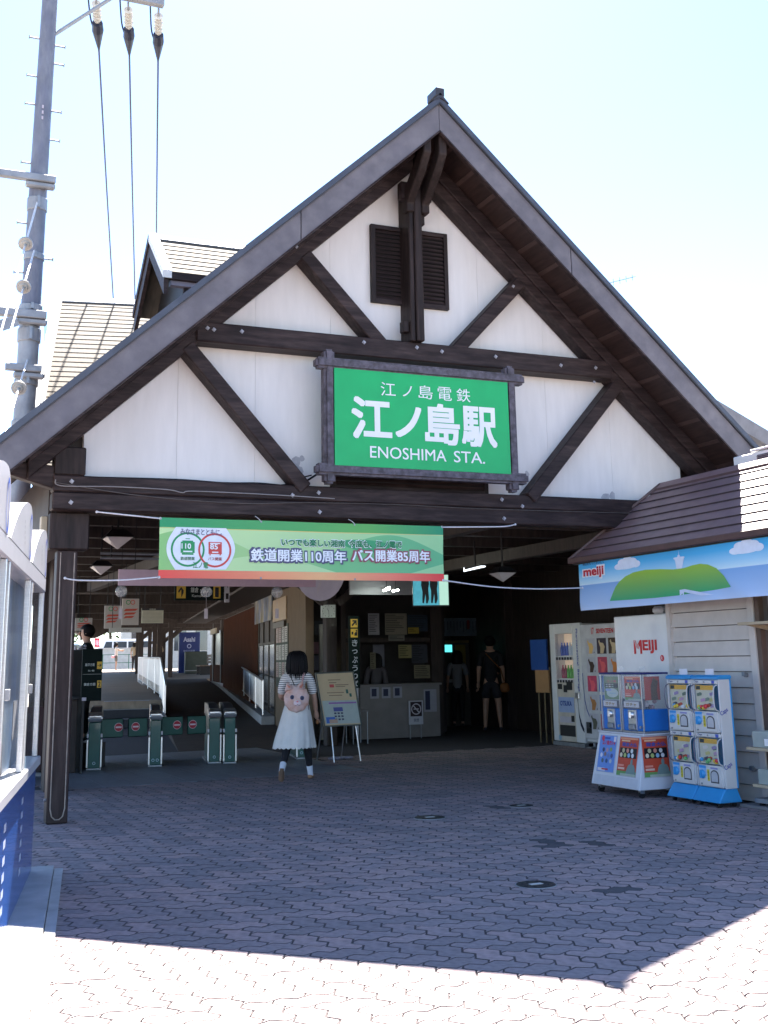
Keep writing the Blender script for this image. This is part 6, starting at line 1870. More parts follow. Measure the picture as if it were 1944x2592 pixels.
# ticket counter
tc_ = thing('ticket_counter', 'grey station counter with small posters on its front', 'counter', (9.4, 21.3, 0))
CNT = mat('grey_counter_front', (.20, .18, .175), .5, .1, 4)
B(8.5, 10.17, 21.0, 21.6, .02, .985).build('front', CNT, tc_)
B(8.46, 10.2, 20.95, 21.65, .986, 1.02).build('top', CNT, tc_)
fr = Fr((8.5, 21.0, 0), (1, 0, 0), (0, 0, 1))
for k, (a0, a1, b0, b1, c) in enumerate(((.21, .39, .76, .97, (96, 110, 150)), (.45, .63, .76, .96, (120, 100, 150)), (.69, .87, .76, .97, (90, 120, 160)), (1.33, 1.60, .48, .90, (150, 150, 160)))):
    m = MB(); fr.slab(m, a0, a1, b0, b1, .001, .004); m.build('poster', flat(150, 150, 160), tc_)
    m = MB(); fr.rect(m, a0+.03, a0+.13, b0+.04, b1-.03, .006); m.build('print', flat(40, 44, 70), tc_)
ns = thing('no_smoking_sign', 'white no smoking board standing against the counter front', 'sign', (9.6, 20.9, 0))
B(9.47, 9.76, 20.9, 20.93, .26, .70).build('board', flat(190, 190, 200), ns)
for x in (9.5, 9.73):
    MB().cyl((x, 20.94, 0), (x, 20.94, .26), .01, n=6).build('leg', STEELD, ns)
fr = Fr((9.47, 20.9, .26), (1, 0, 0), (0, 0, 1))
m = MB(); fr.rect(m, .025, .265, .15, .42, .003); m.build('print', flat(52, 34, 40), ns)
m = MB(); fr.ring(m, .145, .285, .085, .105, .005, 24); fr.poly(m, [(.075, .345), (.09, .36), (.215, .225), (.20, .21)], .006); fr.rect(m, .09, .2, .275, .295, .0045); m.build('print', flat(196, 190, 200), ns)
lettering('禁煙', fr, .09, .20, .05, .11, flat(120, 120, 140), ns, .005, .02)
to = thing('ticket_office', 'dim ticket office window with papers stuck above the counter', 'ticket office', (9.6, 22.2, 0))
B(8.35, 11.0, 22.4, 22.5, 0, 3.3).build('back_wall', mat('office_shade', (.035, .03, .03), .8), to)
B(8.40, 8.5, 21.7, 22.0, 1.02, 3.2).build('mullion', INNER, to); B(10.35, 10.6, 21.7, 22.0, 0, 3.2).build('mullion', INNER, to)
B(8.5, 10.35, 21.75, 21.9, 1.82, 1.9).build('transom', INNER, to)
for k, (x0, x1, z0, z1, c) in enumerate(((8.98, 9.22, 1.96, 2.38, (150, 150, 156)), (9.34, 9.82, 1.96, 2.38, (130, 124, 110)), (9.84, 10.28, 2.02, 2.35, (40, 52, 66)), (9.84, 10.08, 1.98, 2.10, (150, 130, 50)), (9.62, 9.96, 1.5, 1.76, (140, 132, 90)), (9.95, 10.3, 1.1, 1.36, (120, 112, 90)), (9.0, 9.12, 1.3, 1.62, (110, 104, 84)), (9.9, 10.25, 1.4, 1.76, (62, 64, 72)), (9.4, 9.75, 1.84, 1.95, (120, 118, 110)))):
    nb = B(x0, x1, 21.70-.004*k, 21.703-.004*k, z0, z1).build('notice', flat(*c), to)
    m = MB(); rn = random.Random(k)
    for r in range(int((z1-z0)/.035)-1):
        zz = z1-.03-r*.035
        m.box(x0+.02, x0+.02+(x1-x0-.04)*rn.uniform(.4, 1), 21.6985-.004*k, 21.6995-.004*k, zz-.012, zz)
    if m.v:
        m.build('print', flat(*[int(q*.45) for q in c]), nb)
B(9.36, 9.6, 22.36, 22.39, 1.25, 1.78).build('lit_shelf', mat('dim_light_panel', (.20, .2, .24), .5), to)
B(8.55, 8.9, 22.3, 22.34, 1.0, 2.1).build('door_leaf', flat(84, 70, 60), to)
B(8.27, 8.40, 22.0, 22.03, 1.27, 1.74).build('lit_door', mat('dim_lit_door', s2l((.62, .60, .48)), .5, .05, emit=.05), to)
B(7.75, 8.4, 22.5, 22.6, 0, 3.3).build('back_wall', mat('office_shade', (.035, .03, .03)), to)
for (x0, x1, z0, z1, c) in ((7.93, 8.25, 1.61, 1.84, (110, 74, 84)), (7.94, 8.2, 1.3, 1.58, (80, 76, 92)), (7.82, 7.92, 1.95, 2.35, (150, 130, 130)), (7.95, 8.4, 1.98, 2.25, (52, 54, 62))):
    B(x0, x1, 21.98, 21.99, z0, z1).build('notice', flat(*c), to)
# fare boards and ticket machines
tm = thing('fare_board', 'pale blue fare map above the ticket machines', 'fare map', (12.3, 24, 2))
B(11.70, 12.94, 24.0, 24.05, 1.97, 2.37).build('map_panel', mat('fare_print', s2l((.38, .44, .50)), .5, .12, 12), tm)
for k in range(14):
    B(11.78+k*.08, 11.80+k*.08, 23.994, 23.999, 2.05+.05*(k % 3), 2.30).build('print', flat(60, 72, 90), tm)
B(12.36, 12.42, 23.99, 23.9935, 2.12, 2.32).build('print', flat(120, 40, 50), tm)
tm2 = thing('fare_board', 'grey fare table to the right of the fare map', 'fare table', (13.3, 24, 2))
B(13.0, 13.58, 24.0, 24.05, 1.92, 2.36).build('table_panel', mat('fare_print_grey', s2l((.33, .33, .36)), .5, .1, 14), tm2)
B(13.62, 13.9, 24.0, 24.05, 1.92, 2.36).build('table_panel', mat('fare_print_grey', s2l((.33, .33, .36))), tm2)
SCR1 = mat('lit_screen_blue', s2l((.30, .75, .75)), .4, .3, 9, emit=.35)
SCR2 = mat('lit_screen_green', s2l((.45, .85, .30)), .4, .3, 9, emit=.45)
for k, (x, sm, lb) in enumerate(((11.70, SCR1, 'ticket machine with pale blue lit screen'), (13.12, SCR2, 'ticket machine with green lit screen behind the standing people'))):
    t = thing('ticket_machine', lb, 'ticket machine', (x+.35, 24.3, 0), group='ticket machines under the fare map')
    B(x, x+.8, 24.2, 24.9, 0, 1.88).build('cabinet', mat('machine_grey', (.06, .055, .05), .5), t)
    B(x+.12, x+.36, 24.19, 24.199, 1.62, 1.78).build('screen', sm, t)
    B(x+.45, x+.7, 24.19, 24.199, 1.2, 1.78).build('instruction_panel', flat(120, 104, 50), t)
    B(x+.12, x+.4, 24.15, 24.199, .95, 1.02).build('tray', STEELD, t)
    B(x, x+.8, 24.19, 24.199, 1.82, 1.875).build('strip', flat(110, 96, 60), t)
wpst = thing('poster_post', 'tan narrow panel with stickers at the right of the ticket machines', 'panel', (12.95, 22.3, 0))
B(12.72, 12.9, 22.15, 22.2, .05, 1.72).build('panel', mat('tan_panel', s2l((.45, .34, .27)), .6, .1), wpst)
B(12.70, 12.72, 22.14, 22.2, 0, 1.74).build('edge', flat(130, 126, 120), wpst)
for z in (.5, .8, .95):
    B(12.76, 12.86, 22.142, 22.149, z, z+.1).build('sticker', flat(50, 74, 66), wpst)
tbl = thing('leaflet_table', 'small leaflet table on thin legs left of the counter', 'table', (8.2, 20.3, 0))
B(8.02, 8.36, 20.2, 20.6, .56, .585).build('top', flat(120, 116, 118), tbl)
for x in (8.05, 8.33):
    for y in (20.23, 20.57):
        MB().cyl((x, y, 0), (x, y, .56), .010, n=6).build('leg', STEELD, tbl)
rope = thing('folded_cover', 'crumpled white cover lying below the notice easel', 'cover', (6.7, 17.2, 0))
m = MB()
for k in range(7):
    m.ball((6.52+k*.05, 17.3+.03*math.sin(k*2), .025), .045, 8, 6, (1.2, 1.5, .55))
m.build('cloth', flat(140, 136, 150), rope, smooth=True)

# ================================================================== people
SKIN = mat('skin', (.42, .25, .18), .55, .06, 8)
HAIRB = mat('black_hair', (.005, .0045, .006), .62, .3, 30, (1, 1, .15), spec=.2)
def skin_mesh(name, verts, edges, m, parent, sub=2, root=0):
    me = bpy.data.meshes.new(name+'_net')
    me.from_pydata([v[0] for v in verts], edges, [])
    o = bpy.data.objects.new(name+'_net', me)
    COL.objects.link(o)
    o.modifiers.new('skin', 'SKIN').use_smooth_shade = True
    sv = me.skin_vertices[0].data
    for i, v in enumerate(verts):
        r = v[1]
        sv[i].radius = r if isinstance(r, tuple) else (r, r)
        sv[i].use_root = (i == root)
    if sub:
        sm = o.modifiers.new('sub', 'SUBSURF'); sm.levels = sub; sm.render_levels = sub
    dg = bpy.context.evaluated_depsgraph_get()
    m2 = bpy.data.meshes.new_from_object(o.evaluated_get(dg))
    bpy.data.objects.remove(o); bpy.data.meshes.remove(me)
    m2.name = name
    m2.materials.clear(); m2.materials.append(m)
    m2.polygons.foreach_set('use_smooth', [True]*len(m2.polygons))
    q = bpy.data.objects.new(name, m2)
    COL.objects.link(q)
    q.parent = parent
    return q
BASE = dict(pelvis=(0, 0, .52), waist=(0, .0, .60), chest=(0, 0, .71), neck0=(0, -.005, .815), neck1=(0, .005, .855), head0=(0, .012, .885), head1=(0, .012, .93), head2=(0, .005, .965),
            shl=(-.098, 0, .80), shr=(.098, 0, .80), ell=(-.128, -.015, .635), elr=(.128, -.015, .635), wrl=(-.135, .03, .50), wrr=(.135, .03, .50),
            hipl=(-.048, 0, .49), hipr=(.048, 0, .49), knl=(-.052, .012, .275), knr=(.052, .012, .275), anl=(-.055, -.005, .048), anr=(.055, -.005, .048), tol=(-.062, .075, .018), tor=(.062, .075, .018))
RAD = dict(pelvis=.078, waist=.064, chest=.074, neck0=.04, neck1=.03, head0=.042, head1=.056, head2=.044, shl=.038, shr=.038, ell=.026, elr=.026, wrl=.018, wrr=.018,
           hipl=.055, hipr=.055, knl=.037, knr=.037, anl=.021, anr=.021, tol=.018, tor=.018)
LINK = [('pelvis', 'waist'), ('waist', 'chest'), ('chest', 'neck0'), ('neck0', 'neck1'), ('neck1', 'head0'), ('head0', 'head1'), ('head1', 'head2'), ('neck0', 'shl'), ('neck0', 'shr'), ('shl', 'ell'), ('shr', 'elr'), ('ell', 'wrl'), ('elr', 'wrr'),
        ('pelvis', 'hipl'), ('pelvis', 'hipr'), ('hipl', 'knl'), ('hipr', 'knr'), ('knl', 'anl'), ('knr', 'anr'), ('anl', 'tol'), ('anr', 'tor')]
def lerp3(a, b, f):
    return tuple(x+(y-x)*f for x, y in zip(a, b))
def person(lbl, loc, rz, H, pose=None, top=None, bottom=None, shoes=None, sleeve=.9, leg=1.0, hair='short', female=False, detail=True, group=None, hairm=None, skinm=None):
    t = thing('person', lbl, 'person', loc, rz, group)
    J = dict(BASE); J.update(pose or {})
    P = {k: tuple(c*H for c in v) for k, v in J.items()}
    K = {k: r*H*(.93 if female else 1.0) for k, r in RAD.items()}
    names = list(RAD)
    idx = {n: i for i, n in enumerate(names)}
    vs = [(P[n], K[n]*(.86 if n in ('pelvis', 'waist', 'chest', 'hipl', 'hipr') else 1)) for n in names]
    vs = [(p, (r, r*.72)) if n in ('chest', 'pelvis', 'waist') else (p, r) for (p, r), n in zip(vs, names)]
    ed = [(idx[a], idx[b]) for a, b in LINK]
    h1 = Vector(P['head1'])
    sm = skinm or SKIN
    body = skin_mesh('body', vs, ed, sm, t, 2 if detail else 1)
    # face
    if detail:
        fy = .056*H
        MB().tube([h1+Vector((0, fy*.85, .01*H)), h1+Vector((0, fy*1.22, -.012*H)), h1+Vector((0, fy*.9, -.018*H))], [.006*H, .010*H, .006*H], 6).build('nose', sm, body, world=False, smooth=True)
        for s_ in (-1, 1):
            MB().ball(h1+Vector((s_*.021*H, fy*.9, .006*H)), .007*H, 8, 6).build('eye', DARK, body, world=False)
            MB().ball(h1+Vector((s_*.055*H, -.002*H, -.004*H)), .010*H, 8, 6, (.4, .8, 1.2)).build('ear', sm, body, world=False, smooth=True)
        MB().ball(h1+Vector((0, fy*.92, -.033*H)), .012*H, 8, 6, (1.3, .5, .4)).build('mouth', flat(150, 80, 76), body, world=False)
    hm = hairm or HAIRB
    if hair == 'short':
        m = MB(); m.ball(h1+Vector((0, -.010*H, .012*H)), .066*H, 14, 10, (.97, 1.02, .95))
        m.v = [v if not (v.y > h1.y+.02*H and v.z < h1.z+.025*H) else Vector((v.x, h1.y+.02*H, max(v.z, h1.z+.022*H))) for v in m.v]
        m.build('hair', hm, t, world=False, smooth=True)
    elif hair == 'bob':
        pr = [(.048, -.115), (.072, -.11), (.078, -.06), (.076, -.01), (.070, .028), (.052, .055), (.028, .066), (.004, .069)]
        m = MB(); m.lathe([(r*H, z*H) for r, z in pr], h1+Vector((0, -.012*H, -.005*H)), 26)
        for i, v in enumerate(m.v):
            dx, dy = v.x-h1.x, v.y-h1.y
            a = math.atan2(dy, dx)
            if dy > .045*H and v.z < h1.z+.03*H:
                v = Vector((v.x, h1.y+.045*H, v.z))
            m.v[i] = v+Vector((math.cos(a), math.sin(a), 0))*(.003*H*math.sin(a*9)+.002*H*math.sin(a*17+1))
        if detail:
            rn = random.Random(11)
            for k in range(90):
                a = rn.uniform(0, 2*math.pi)
                if math.sin(a) > .35:
                    continue
                c0 = h1+Vector((0, -.012*H, -.005*H)); ca, sa = math.cos(a), math.sin(a)
                L_ = rn.uniform(-.155, -.105)
                pts_ = [c0+Vector((ca*r*H, sa*r*H, z*H)) for r, z in ((.026, .068), (.055, .056), (.073, .026), (.079, -.015), (.081+rn.uniform(-.003, .005), -.065), (.076+rn.uniform(-.012, .008), L_))]
                m.tube(pts_, [.004*H, .006*H, .007*H, .0075*H, .0065*H, .0015*H], 5)
        m.build('hair', hm, t, world=False, smooth=True)
    elif hair == 'long':
        m = MB(); m.ball(h1+Vector((0, -.012*H, .008*H)), .07*H, 12, 8, (1, 1, 1))
        m.tube([h1+Vector((0, -.05*H, .02*H)), h1+Vector((0, -.075*H, -.06*H)), h1+Vector((0, -.07*H, -.15*H))], [.05*H, .045*H, .02*H], 8)
        m.build('hair', hm, t, world=False, smooth=True)
    elif hair == 'hat':
        m = MB(); m.lathe([(.10*H, .0), (.10*H, .006*H), (.062*H, .012*H), (.058*H, .05*H), (.03*H, .062*H)], h1+Vector((0, 0, .02*H)), 18); m.build('hat', flat(90, 66, 48), t, world=False, smooth=True)
        MB().ball(h1+Vector((0, -.02*H, -.01*H)), .062*H, 10, 8).build('hair', hm, t, world=False, smooth=True)
    g = .010*H
    if top:
        n2 = ['waist0', 'waist', 'chest', 'neck0', 'shl', 'shr', 'ell', 'elr']
        low = lerp3(P['waist'], P['pelvis'], 1.7)
        el, er = lerp3(P['shl'], P['ell'], min(sleeve, 1)), lerp3(P['shr'], P['elr'], min(sleeve, 1))
        v2 = [(low, (K['pelvis']*.95+g*.4, K['pelvis']*.78+g*.4)), (P['waist'], (K['waist']*.95+g, K['waist']*.8+g)), (P['chest'], (K['chest']*.98+g, K['chest']*.78+g)), (lerp3(P['neck0'], P['chest'], .10), (K['neck0']+g*1.6, K['neck0']+g)),
              (P['shl'], K['shl']+g*.7), (P['shr'], K['shr']+g*.7), (el, K['ell']+g*1.1), (er, K['elr']+g*1.1)]
        e2 = [(0, 1), (1, 2), (2, 3), (3, 4), (3, 5), (4, 6), (5, 7)]
        if sleeve > 1.05:
            v2 += [(P['wrl'], K['wrl']+g*.6), (P['wrr'], K['wrr']+g*.6)]; e2 += [(6, 8), (7, 9)]
        skin_mesh('shirt', v2, e2, top, t, 2)
    if bottom:
        def leg_pts(side):
            h, k, a = P['hip'+side], P['kn'+side], P['an'+side]
            out = [(h, K['hip'+side]+g*.5)]
            if leg <= .5:
                out += [(lerp3(h, k, leg*1.9), K['kn'+side]*1.35+g)]
            else:
                out += [(k, K['kn'+side]+g*.6), (lerp3(k, a, (leg-.5)*1.9), K['an'+side]+g*.5)]
            return out
        v3 = [(P['pelvis'], (K['pelvis']*.9+g*.5, K['pelvis']*.75+g*.5)), (lerp3(P['pelvis'], P['waist'], .55), (K['waist']*.9+g*.6, K['waist']*.76+g*.6))]
        e3 = [(0, 1)]
        for side in 'lr':
            o = len(v3); pts = leg_pts(side); v3 += pts
            e3 += [(0, o)]+[(o+i, o+i+1) for i in range(len(pts)-1)]
        skin_mesh('trousers', v3, e3, bottom, t, 2 if detail else 1)
    if shoes:
        for side in 'lr':
            a, b = Vector(P['an'+side]), Vector(P['to'+side])
            d = (b-a)
            skin_mesh('shoe', [(a-d*.25+Vector((0, 0, -.018*H)), .019*H), (a+d*.3+Vector((0, 0, -.012*H)), .022*H), (b, (.024*H, .016*H))], [(0, 1), (1, 2)], shoes, t, 1)
    for side, sg_ in (('l', -1), ('r', 1)):
        w_, e_ = Vector(P['wr'+side]), Vector(P['el'+side])
        d = (w_-e_).normalized()
        c = w_+d*.03*H
        ax_ = Vector((0, 1, 0)) if abs(d.y) < .8 else Vector((0, 0, 1))
        u = (ax_-d*ax_.dot(d)).normalized(); n = d.cross(u)
        m = MB(); m.tube([w_-d*.005*H, w_+d*.015*H, c+d*.012*H, c+d*.024*H], [.013*H, .019*H, .021*H, .014*H], 8)
        if detail:
            for k, (off, L_) in enumerate(((-.016, .038), (-.0055, .045), (.005, .043), (.015, .034))):
                b0 = c+d*.02*H+u*off*H
                m.tube([b0, b0+d*L_*.5*H+n*.004*H, b0+d*L_*.85*H+n*.014*H*sg_, b0+d*L_*.95*H+n*.024*H*sg_], [.0055*H, .005*H, .0045*H, .0035*H], 6)
            b0 = w_+d*.016*H+u*.018*H
            m.tube([b0, b0+d*.018*H+u*.014*H, b0+d*.036*H+u*.014*H+n*.008*H*sg_], [.007*H, .006*H, .0045*H], 6)
        m.build('hand', sm, body, world=False, smooth=True)
    return t, P, K
def stripe_mat():
    m = bpy.data.materials.new('striped_knit'); m.use_nodes = True
    n = m.node_tree; L = n.links.new; p = n.nodes['Principled BSDF']; p.inputs['Roughness'].default_value = .85
    tc = n.nodes.new('ShaderNodeTexCoord'); sx = n.nodes.new('ShaderNodeSeparateXYZ'); L(tc.outputs['Object'], sx.inputs[0])
    nz = n.nodes.new('ShaderNodeTexNoise'); nz.inputs['Scale'].default_value = 9; L(tc.outputs['Object'], nz.inputs['Vector'])
    a = n.nodes.new('ShaderNodeMath'); a.operation = 'MULTIPLY_ADD'; a.inputs[1].default_value = .012; L(nz.outputs['Fac'], a.inputs[0]); L(sx.outputs['Z'], a.inputs[2])
    b = n.nodes.new('ShaderNodeMath'); b.operation = 'MULTIPLY'; b.inputs[1].default_value = 1/.0265; L(a.outputs[0], b.inputs[0])
    c = n.nodes.new('ShaderNodeMath'); c.operation = 'FRACT'; L(b.outputs[0], c.inputs[0])
    d = n.nodes.new('ShaderNodeMath'); d.operation = 'LESS_THAN'; d.inputs[1].default_value = .30; L(c.outputs[0], d.inputs[0])
    x = n.nodes.new('ShaderNodeMix'); x.data_type = 'RGBA'; x.inputs['A'].default_value = (.72, .70, .68, 1); x.inputs['B'].default_value = (.03, .03, .045, 1)
    L(d.outputs[0], x.inputs['Factor']); L(x.outputs['Result'], p.inputs['Base Color'])
    return m
HW = 1.63
WP = dict(shl=(-.098, 0, .785), shr=(.100, 0, .785), elr=(.135, -.01, .63), wrr=(.150, .04, .515), ell=(-.128, .0, .635), wrl=(-.07, .13, .60),
          hipl=(-.048, 0, .49), hipr=(.048, 0, .49), knl=(-.075, -.02, .27), anl=(-.115, -.175, .10), tol=(-.120, -.160, .022), knr=(.075, .075, .28), anr=(.105, .125, .045), tor=(.125, .195, .018),
          neck0=(0, -.005, .80), neck1=(0, .005, .84), head0=(0, .012, .875), head1=(0, .014, .922), head2=(0, .008, .955))
TOPM = stripe_mat()
LEG = mat('black_leggings', (.012, .012, .016), .8, .2, 20)
wt, WPp, WK = person('person walking into the station in striped top and white skirt with cat face backpack', (5.03, 14.58, 0), R(-19), HW, WP, TOPM, LEG, None, .95, .93, 'bob', True)
# skirt with folds and scalloped hem
SKM = mat('off_white_cotton', (.66, .65, .62), .85, .05, 12, bump=.1)
NS = 120
m = MB(); rows = 14
for layer in (0, 1):
    for j in range(rows+1):
        f = j/rows
        z = .945-f*.525
        rx = .150+.118*f**.85; ry = .112+.105*f**.85
        for i in range(NS):
            a = 2*math.pi*i/NS
            fold = 1+f*(.05*math.sin(a*5+.6+1.2*f)+.035*math.sin(a*9+2-f)+.02*math.sin(a*17+1))+.012*math.sin(a*3+f*6)
            zz = z-(abs(math.sin(a*13))*.020 if j == rows else 0)
            k = (rx-.004*layer)*fold
            m.v.append(Vector((k*math.cos(a)-.045*f, (ry-.004*layer)*fold*math.sin(a)-.01*f, zz)))
N = (rows+1)*NS
for j in range(rows):
    for i in range(NS):
        a, b, c, d = j*NS+i, j*NS+(i+1) % NS, (j+1)*NS+(i+1) % NS, (j+1)*NS+i
        m.f.append((a, d, c, b)); m.f.append((N+a, N+b, N+c, N+d)); m.mi += [0, 0]
for i in range(NS):
    m.f.append((i, (i+1) % NS, N+(i+1) % NS, N+i)); m.f.append((rows*NS+i, N+rows*NS+i, N+rows*NS+(i+1) % NS, rows*NS+(i+1) % NS)); m.mi += [0, 0]
m.build('skirt', SKM, wt, world=False, smooth=True)
SOCK = flat(214, 216, 224, rough=.9)
TANS = mat('tan_leather', (.30, .16, .085), .5, .1)
for side in 'lr':
    a, k = Vector(WPp['an'+side]), Vector(WPp['kn'+side])
    d = (k-a).normalized()
    MB().tube([a-d*.03, a+d*.03, a+d*.085, a+d*.10], [.036, .037, .042, .040], 12).build('sock', SOCK, wt, world=False, smooth=True)
# right shoe flat, left shoe up on its toe with the sole showing
a = Vector(WPp['anr'])
skin_mesh('shoe', [(a+Vector((-.012, -.045, -.038)), (.036, .03)), (a+Vector((.008, .05, -.040)), (.04, .028)), (a+Vector((.025, .135, -.048)), (.042, .022))], [(0, 1), (1, 2)], TANS, wt, 2)
a = Vector(WPp['anl'])
skin_mesh('shoe', [(a+Vector((.0, -.028, .01)), (.036, .03)), (a+Vector((-.004, -.02, -.06)), (.040, .026)), (a+Vector((-.006, .012, -.125)), (.042, .022))], [(0, 1), (1, 2)], TANS, wt, 2)
MB().tube([a+Vector((.002, -.052, .022)), a+Vector((-.004, -.050, -.05)), a+Vector((-.006, -.026, -.128))], [.024, .028, .026], 8).build('sole', mat('worn_sole', (.16, .095, .06), .8), wt, world=False, smooth=True)
# backpack worn on the back: carried, but a thing of its own
bk = thing('backpack', 'pale pink plush backpack with a cat face on the back of the walking person', 'backpack', (5.03, 14.58, 0), R(-19))
PK = mat('pale_plush', (.66, .50, .47), .9, .12, 9, bump=.2, tint=(.56, .31, .23), tscale=6)
c = Vector((-.005, -.165, 1.015))
m = MB(); m.ball(c, .165, 22, 14, (.98, .42, 1.02))
for i, v in enumerate(m.v):
    a = math.atan2(v.z-c.z, v.x-c.x)
    m.v[i] = v+Vector((math.cos(a), 0, math.sin(a)))*.006*math.sin(a*11)
m.build('pouch', PK, bk, world=False, smooth=True)
for sx, tip in ((-.085, (-.120, -.16, 1.215)), (.045, (.075, -.16, 1.225))):
    MB().tube([c+Vector((sx, 0, .10)), c+Vector((sx*1.12, .01, .145)), tip], [.068, .050, .008], 10).build('ear', PK, bk, world=False, smooth=True)
    MB().tube([c+Vector((sx, -.03, .13)), Vector(tip)+Vector((0, -.02, -.03))], [.025, .006], 8).build('ear_lining', flat(206, 130, 110), bk, world=False)
fcat = Fr(c+Vector((0, -.071, 0)), (1, 0, 0), (0, 0, 1))
for ex, ey in ((-.055, .02), (.07, .008)):
    MB().ball(fcat(ex, ey, -.006), .026, 12, 8, (1, .35, 1.05)).build('eye', flat(70, 76, 110, rough=.2), bk, world=False, smooth=True)
    MB().ball(fcat(ex, ey, .002), .013, 10, 6, (.8, .3, 1.1)).build('pupil', DARK, bk, world=False)
MB().ball(fcat(.012, -.055, .0), .05, 14, 8, (1.0, .4, .75)).build('muzzle', flat(218, 200, 204), bk, world=False, smooth=True)
MB().ball(fcat(.012, -.035, .018), .012, 8, 6, (1.2, .6, .8)).build('nose', flat(206, 120, 120), bk, world=False)
m = MB(); m.tube([fcat(-.02, -.078, .012), fcat(-.004, -.084, .018), fcat(.012, -.066, .022), fcat(.028, -.084, .018), fcat(.044, -.078, .012)], .0025, 5); m.build('mouth', flat(120, 70, 76), bk, world=False)
for pts in ([(-.10, -.05, 1.36), (-.085, -.12, 1.30), (-.04, -.14, 1.20), (-.02, -.14, 1.14)],):
    MB().tube(pts, .006, 6).build('strap', DARK, bk, world=False)
MB().tube([(.085, .0, 1.37), (.088, -.09, 1.33), (.07, -.125, 1.22), (.06, -.13, 1.12)], .012, 6).build('strap', flat(190, 150, 150), bk, world=False)
MB().tube([(.14, -.04, .95), (.15, -.05, .88), (.145, -.045, .84)], .006, 6).build('charm', flat(80, 50, 64), bk, world=False)
ph = thing('small_pouch', 'small tan pouch held in the right hand of the walking person', 'pouch', (5.03, 14.58, 0), R(-19))
MB().ball((.262, .085, .71), .03, 10, 6, (.7, 1, 1)).build('pouch', flat(150, 100, 60), ph, world=False, smooth=True)

BLK = mat('black_cloth', (.010, .010, .013), .85, .2, 20)
BLK2 = mat('charcoal_cloth', (.018, .018, .024), .85, .2, 20)
man, MP, MK = person('person in black shirt and knee length shorts standing with back turned at the ticket machines', (11.85, 22.0, 0), R(-27), 1.93, dict(anl=(-.075, 0, .045), anr=(.09, 0, .045), knl=(-.065, .01, .275), knr=(.075, .01, .275), tol=(-.085, .07, .018), tor=(.1, .07, .018)), BLK, BLK2, flat(60, 58, 70), .85, .40, 'short')
bg1 = thing('shoulder_bag', 'orange brown shoulder bag at the hip of the person in black shirt', 'bag', (11.85, 22.0, 0), R(-27))
skin_mesh('pouch', [((.27, -.03, .98), (.05, .09)), ((.28, -.03, .86), (.06, .11)), ((.28, -.03, .76), (.05, .10))], [(0, 1), (1, 2)], mat('orange_bag', (.20, .07, .015), .7, .15), bg1, 2)
MB().tube([(.27, -.03, 1.0), (.2, -.16, 1.25), (-.05, -.15, 1.52), (-.14, 0, 1.60)], .012, 6).build('strap', mat('orange_bag', (.20, .07, .015)), bg1, world=False)
person('person in dark clothes bending towards the ticket machine beside the taller figure', (12.72, 22.75, 0), R(-20), 1.72, dict(chest=(0, .04, .71), neck0=(0, .09, .80), neck1=(0, .11, .835), head0=(0, .13, .86), head1=(0, .15, .90), head2=(0, .15, .94), shl=(-.098, .07, .785), shr=(.098, .07, .785), ell=(-.12, .14, .66), elr=(.12, .14, .66), wrl=(-.07, .24, .68), wrr=(.07, .24, .68)), BLK2, BLK, DARK, .9, .72, 'short')
bg2 = thing('white_bag', 'pale handbag hanging beside the bending person in dark clothes', 'bag', (12.60, 22.5, 0))
skin_mesh('pouch', [((0, 0, .88), (.09, .05)), ((0, 0, .76), (.12, .06)), ((0, 0, .68), (.10, .05))], [(0, 1), (1, 2)], flat(176, 160, 176), bg2, 2)
MB().tube([(-.08, 0, .92), (-.12, .03, 1.1), (-.02, .1, 1.25), (.08, 0, .92)], .012, 6).build('strap', flat(170, 166, 190), bg2, world=False)
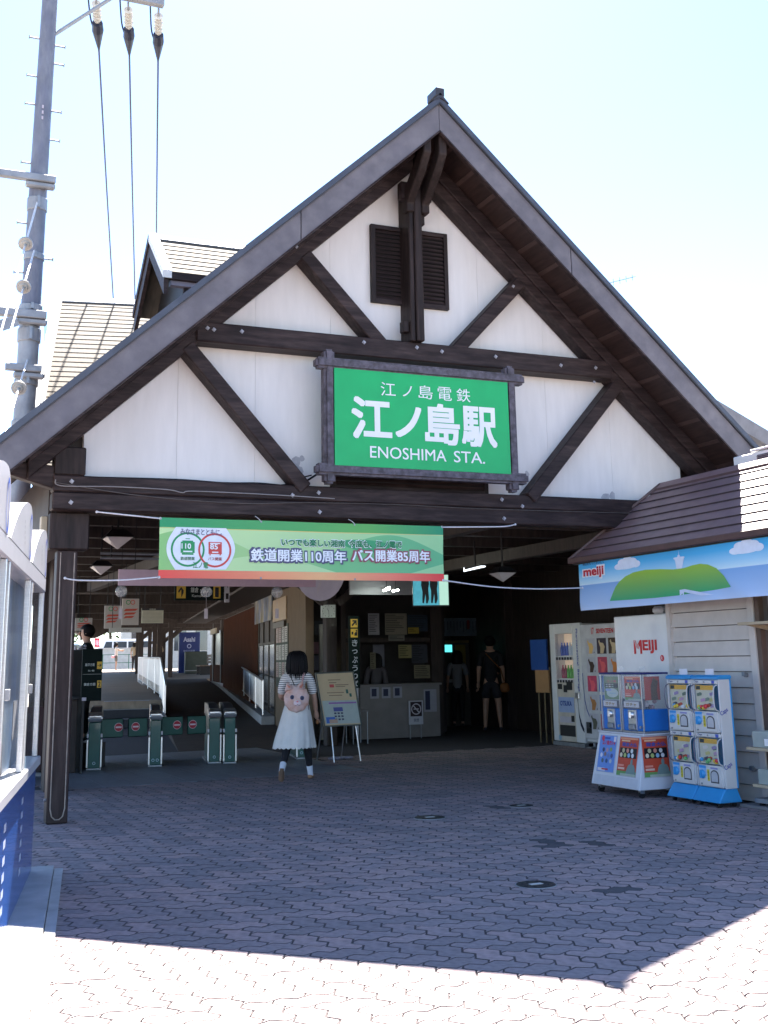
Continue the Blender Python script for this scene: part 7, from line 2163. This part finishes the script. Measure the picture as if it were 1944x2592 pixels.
person('person in pale top at the blue lit ticket machine', (11.95, 23.75, 0), R(-25), 1.66, None, mat('pale_dim_cloth', (.22, .22, .24), .85), BLK, DARK, .9, 1.0, 'bob', True, False)
person('station clerk with dark hair behind the ticket window', (9.28, 22.05, 0), R(175), 1.62, None, mat('dim_uniform', (.10, .09, .10), .8), BLK, DARK, 1.1, 1.0, 'bob', True, False)
SB(-.35, .05, 18.2, 18.9, 0, .0001) if False else None
B(2.6, 3.3, 18.36, 19.1, 0, .34).build('dais', INNER, bt)
person('station attendant in dark shirt seen in profile behind the gate sign', (3.02, 18.62, .34), R(75), 1.75, dict(elr=(.128, .04, .64), wrr=(.12, .13, .60), ell=(-.128, .04, .64), wrl=(-.10, .14, .60)), BLK, BLK, DARK, .8, 1.0, 'short', skinm=mat('pale_skin', (.50, .30, .22), .55))
p0 = ST(-.38, 70.75, 1.115)
person('person in white top with pink bag at the far end of the platform', p0, R(-100), 1.60, dict(elr=(.11, .10, .72), wrr=(.08, .22, .72), ell=(-.11, .10, .72), wrl=(-.08, .2, .70)), flat(205, 200, 196, rough=.8), mat('grey_shorts', (.16, .15, .14), .8), flat(120, 70, 60), .8, .45, 'long', True, False, 'people waiting on the platform')
pb = thing('pink_bag', 'pink bag hanging from the person at the far end of the platform', 'bag', p0)
skin_mesh('pouch', [((-.2, -.15, .88), .11), ((-.2, -.15, .70), .15)], [(0, 1)], flat(214, 150, 160), pb, 1)
person('person with black bob hair and brown bag standing near the platform end', ST(.64, 69.6, 1.10), R(-40), 1.62, None, mat('beige_top', (.30, .25, .18), .8), BLK2, DARK, .9, 1.0, 'bob', True, False, 'people waiting on the platform')
person('person in tan blouse and hat standing beyond the ramp railing', ST(1.70, 60, 1.0), R(170), 1.64, dict(elr=(.14, .05, .66), wrr=(.05, .14, .62), ell=(-.14, .05, .66), wrl=(-.05, .14, .62)), mat('tan_blouse', (.34, .24, .15), .8), BLK2, DARK, 1.1, 1.0, 'hat', True, False, 'people waiting on the platform')
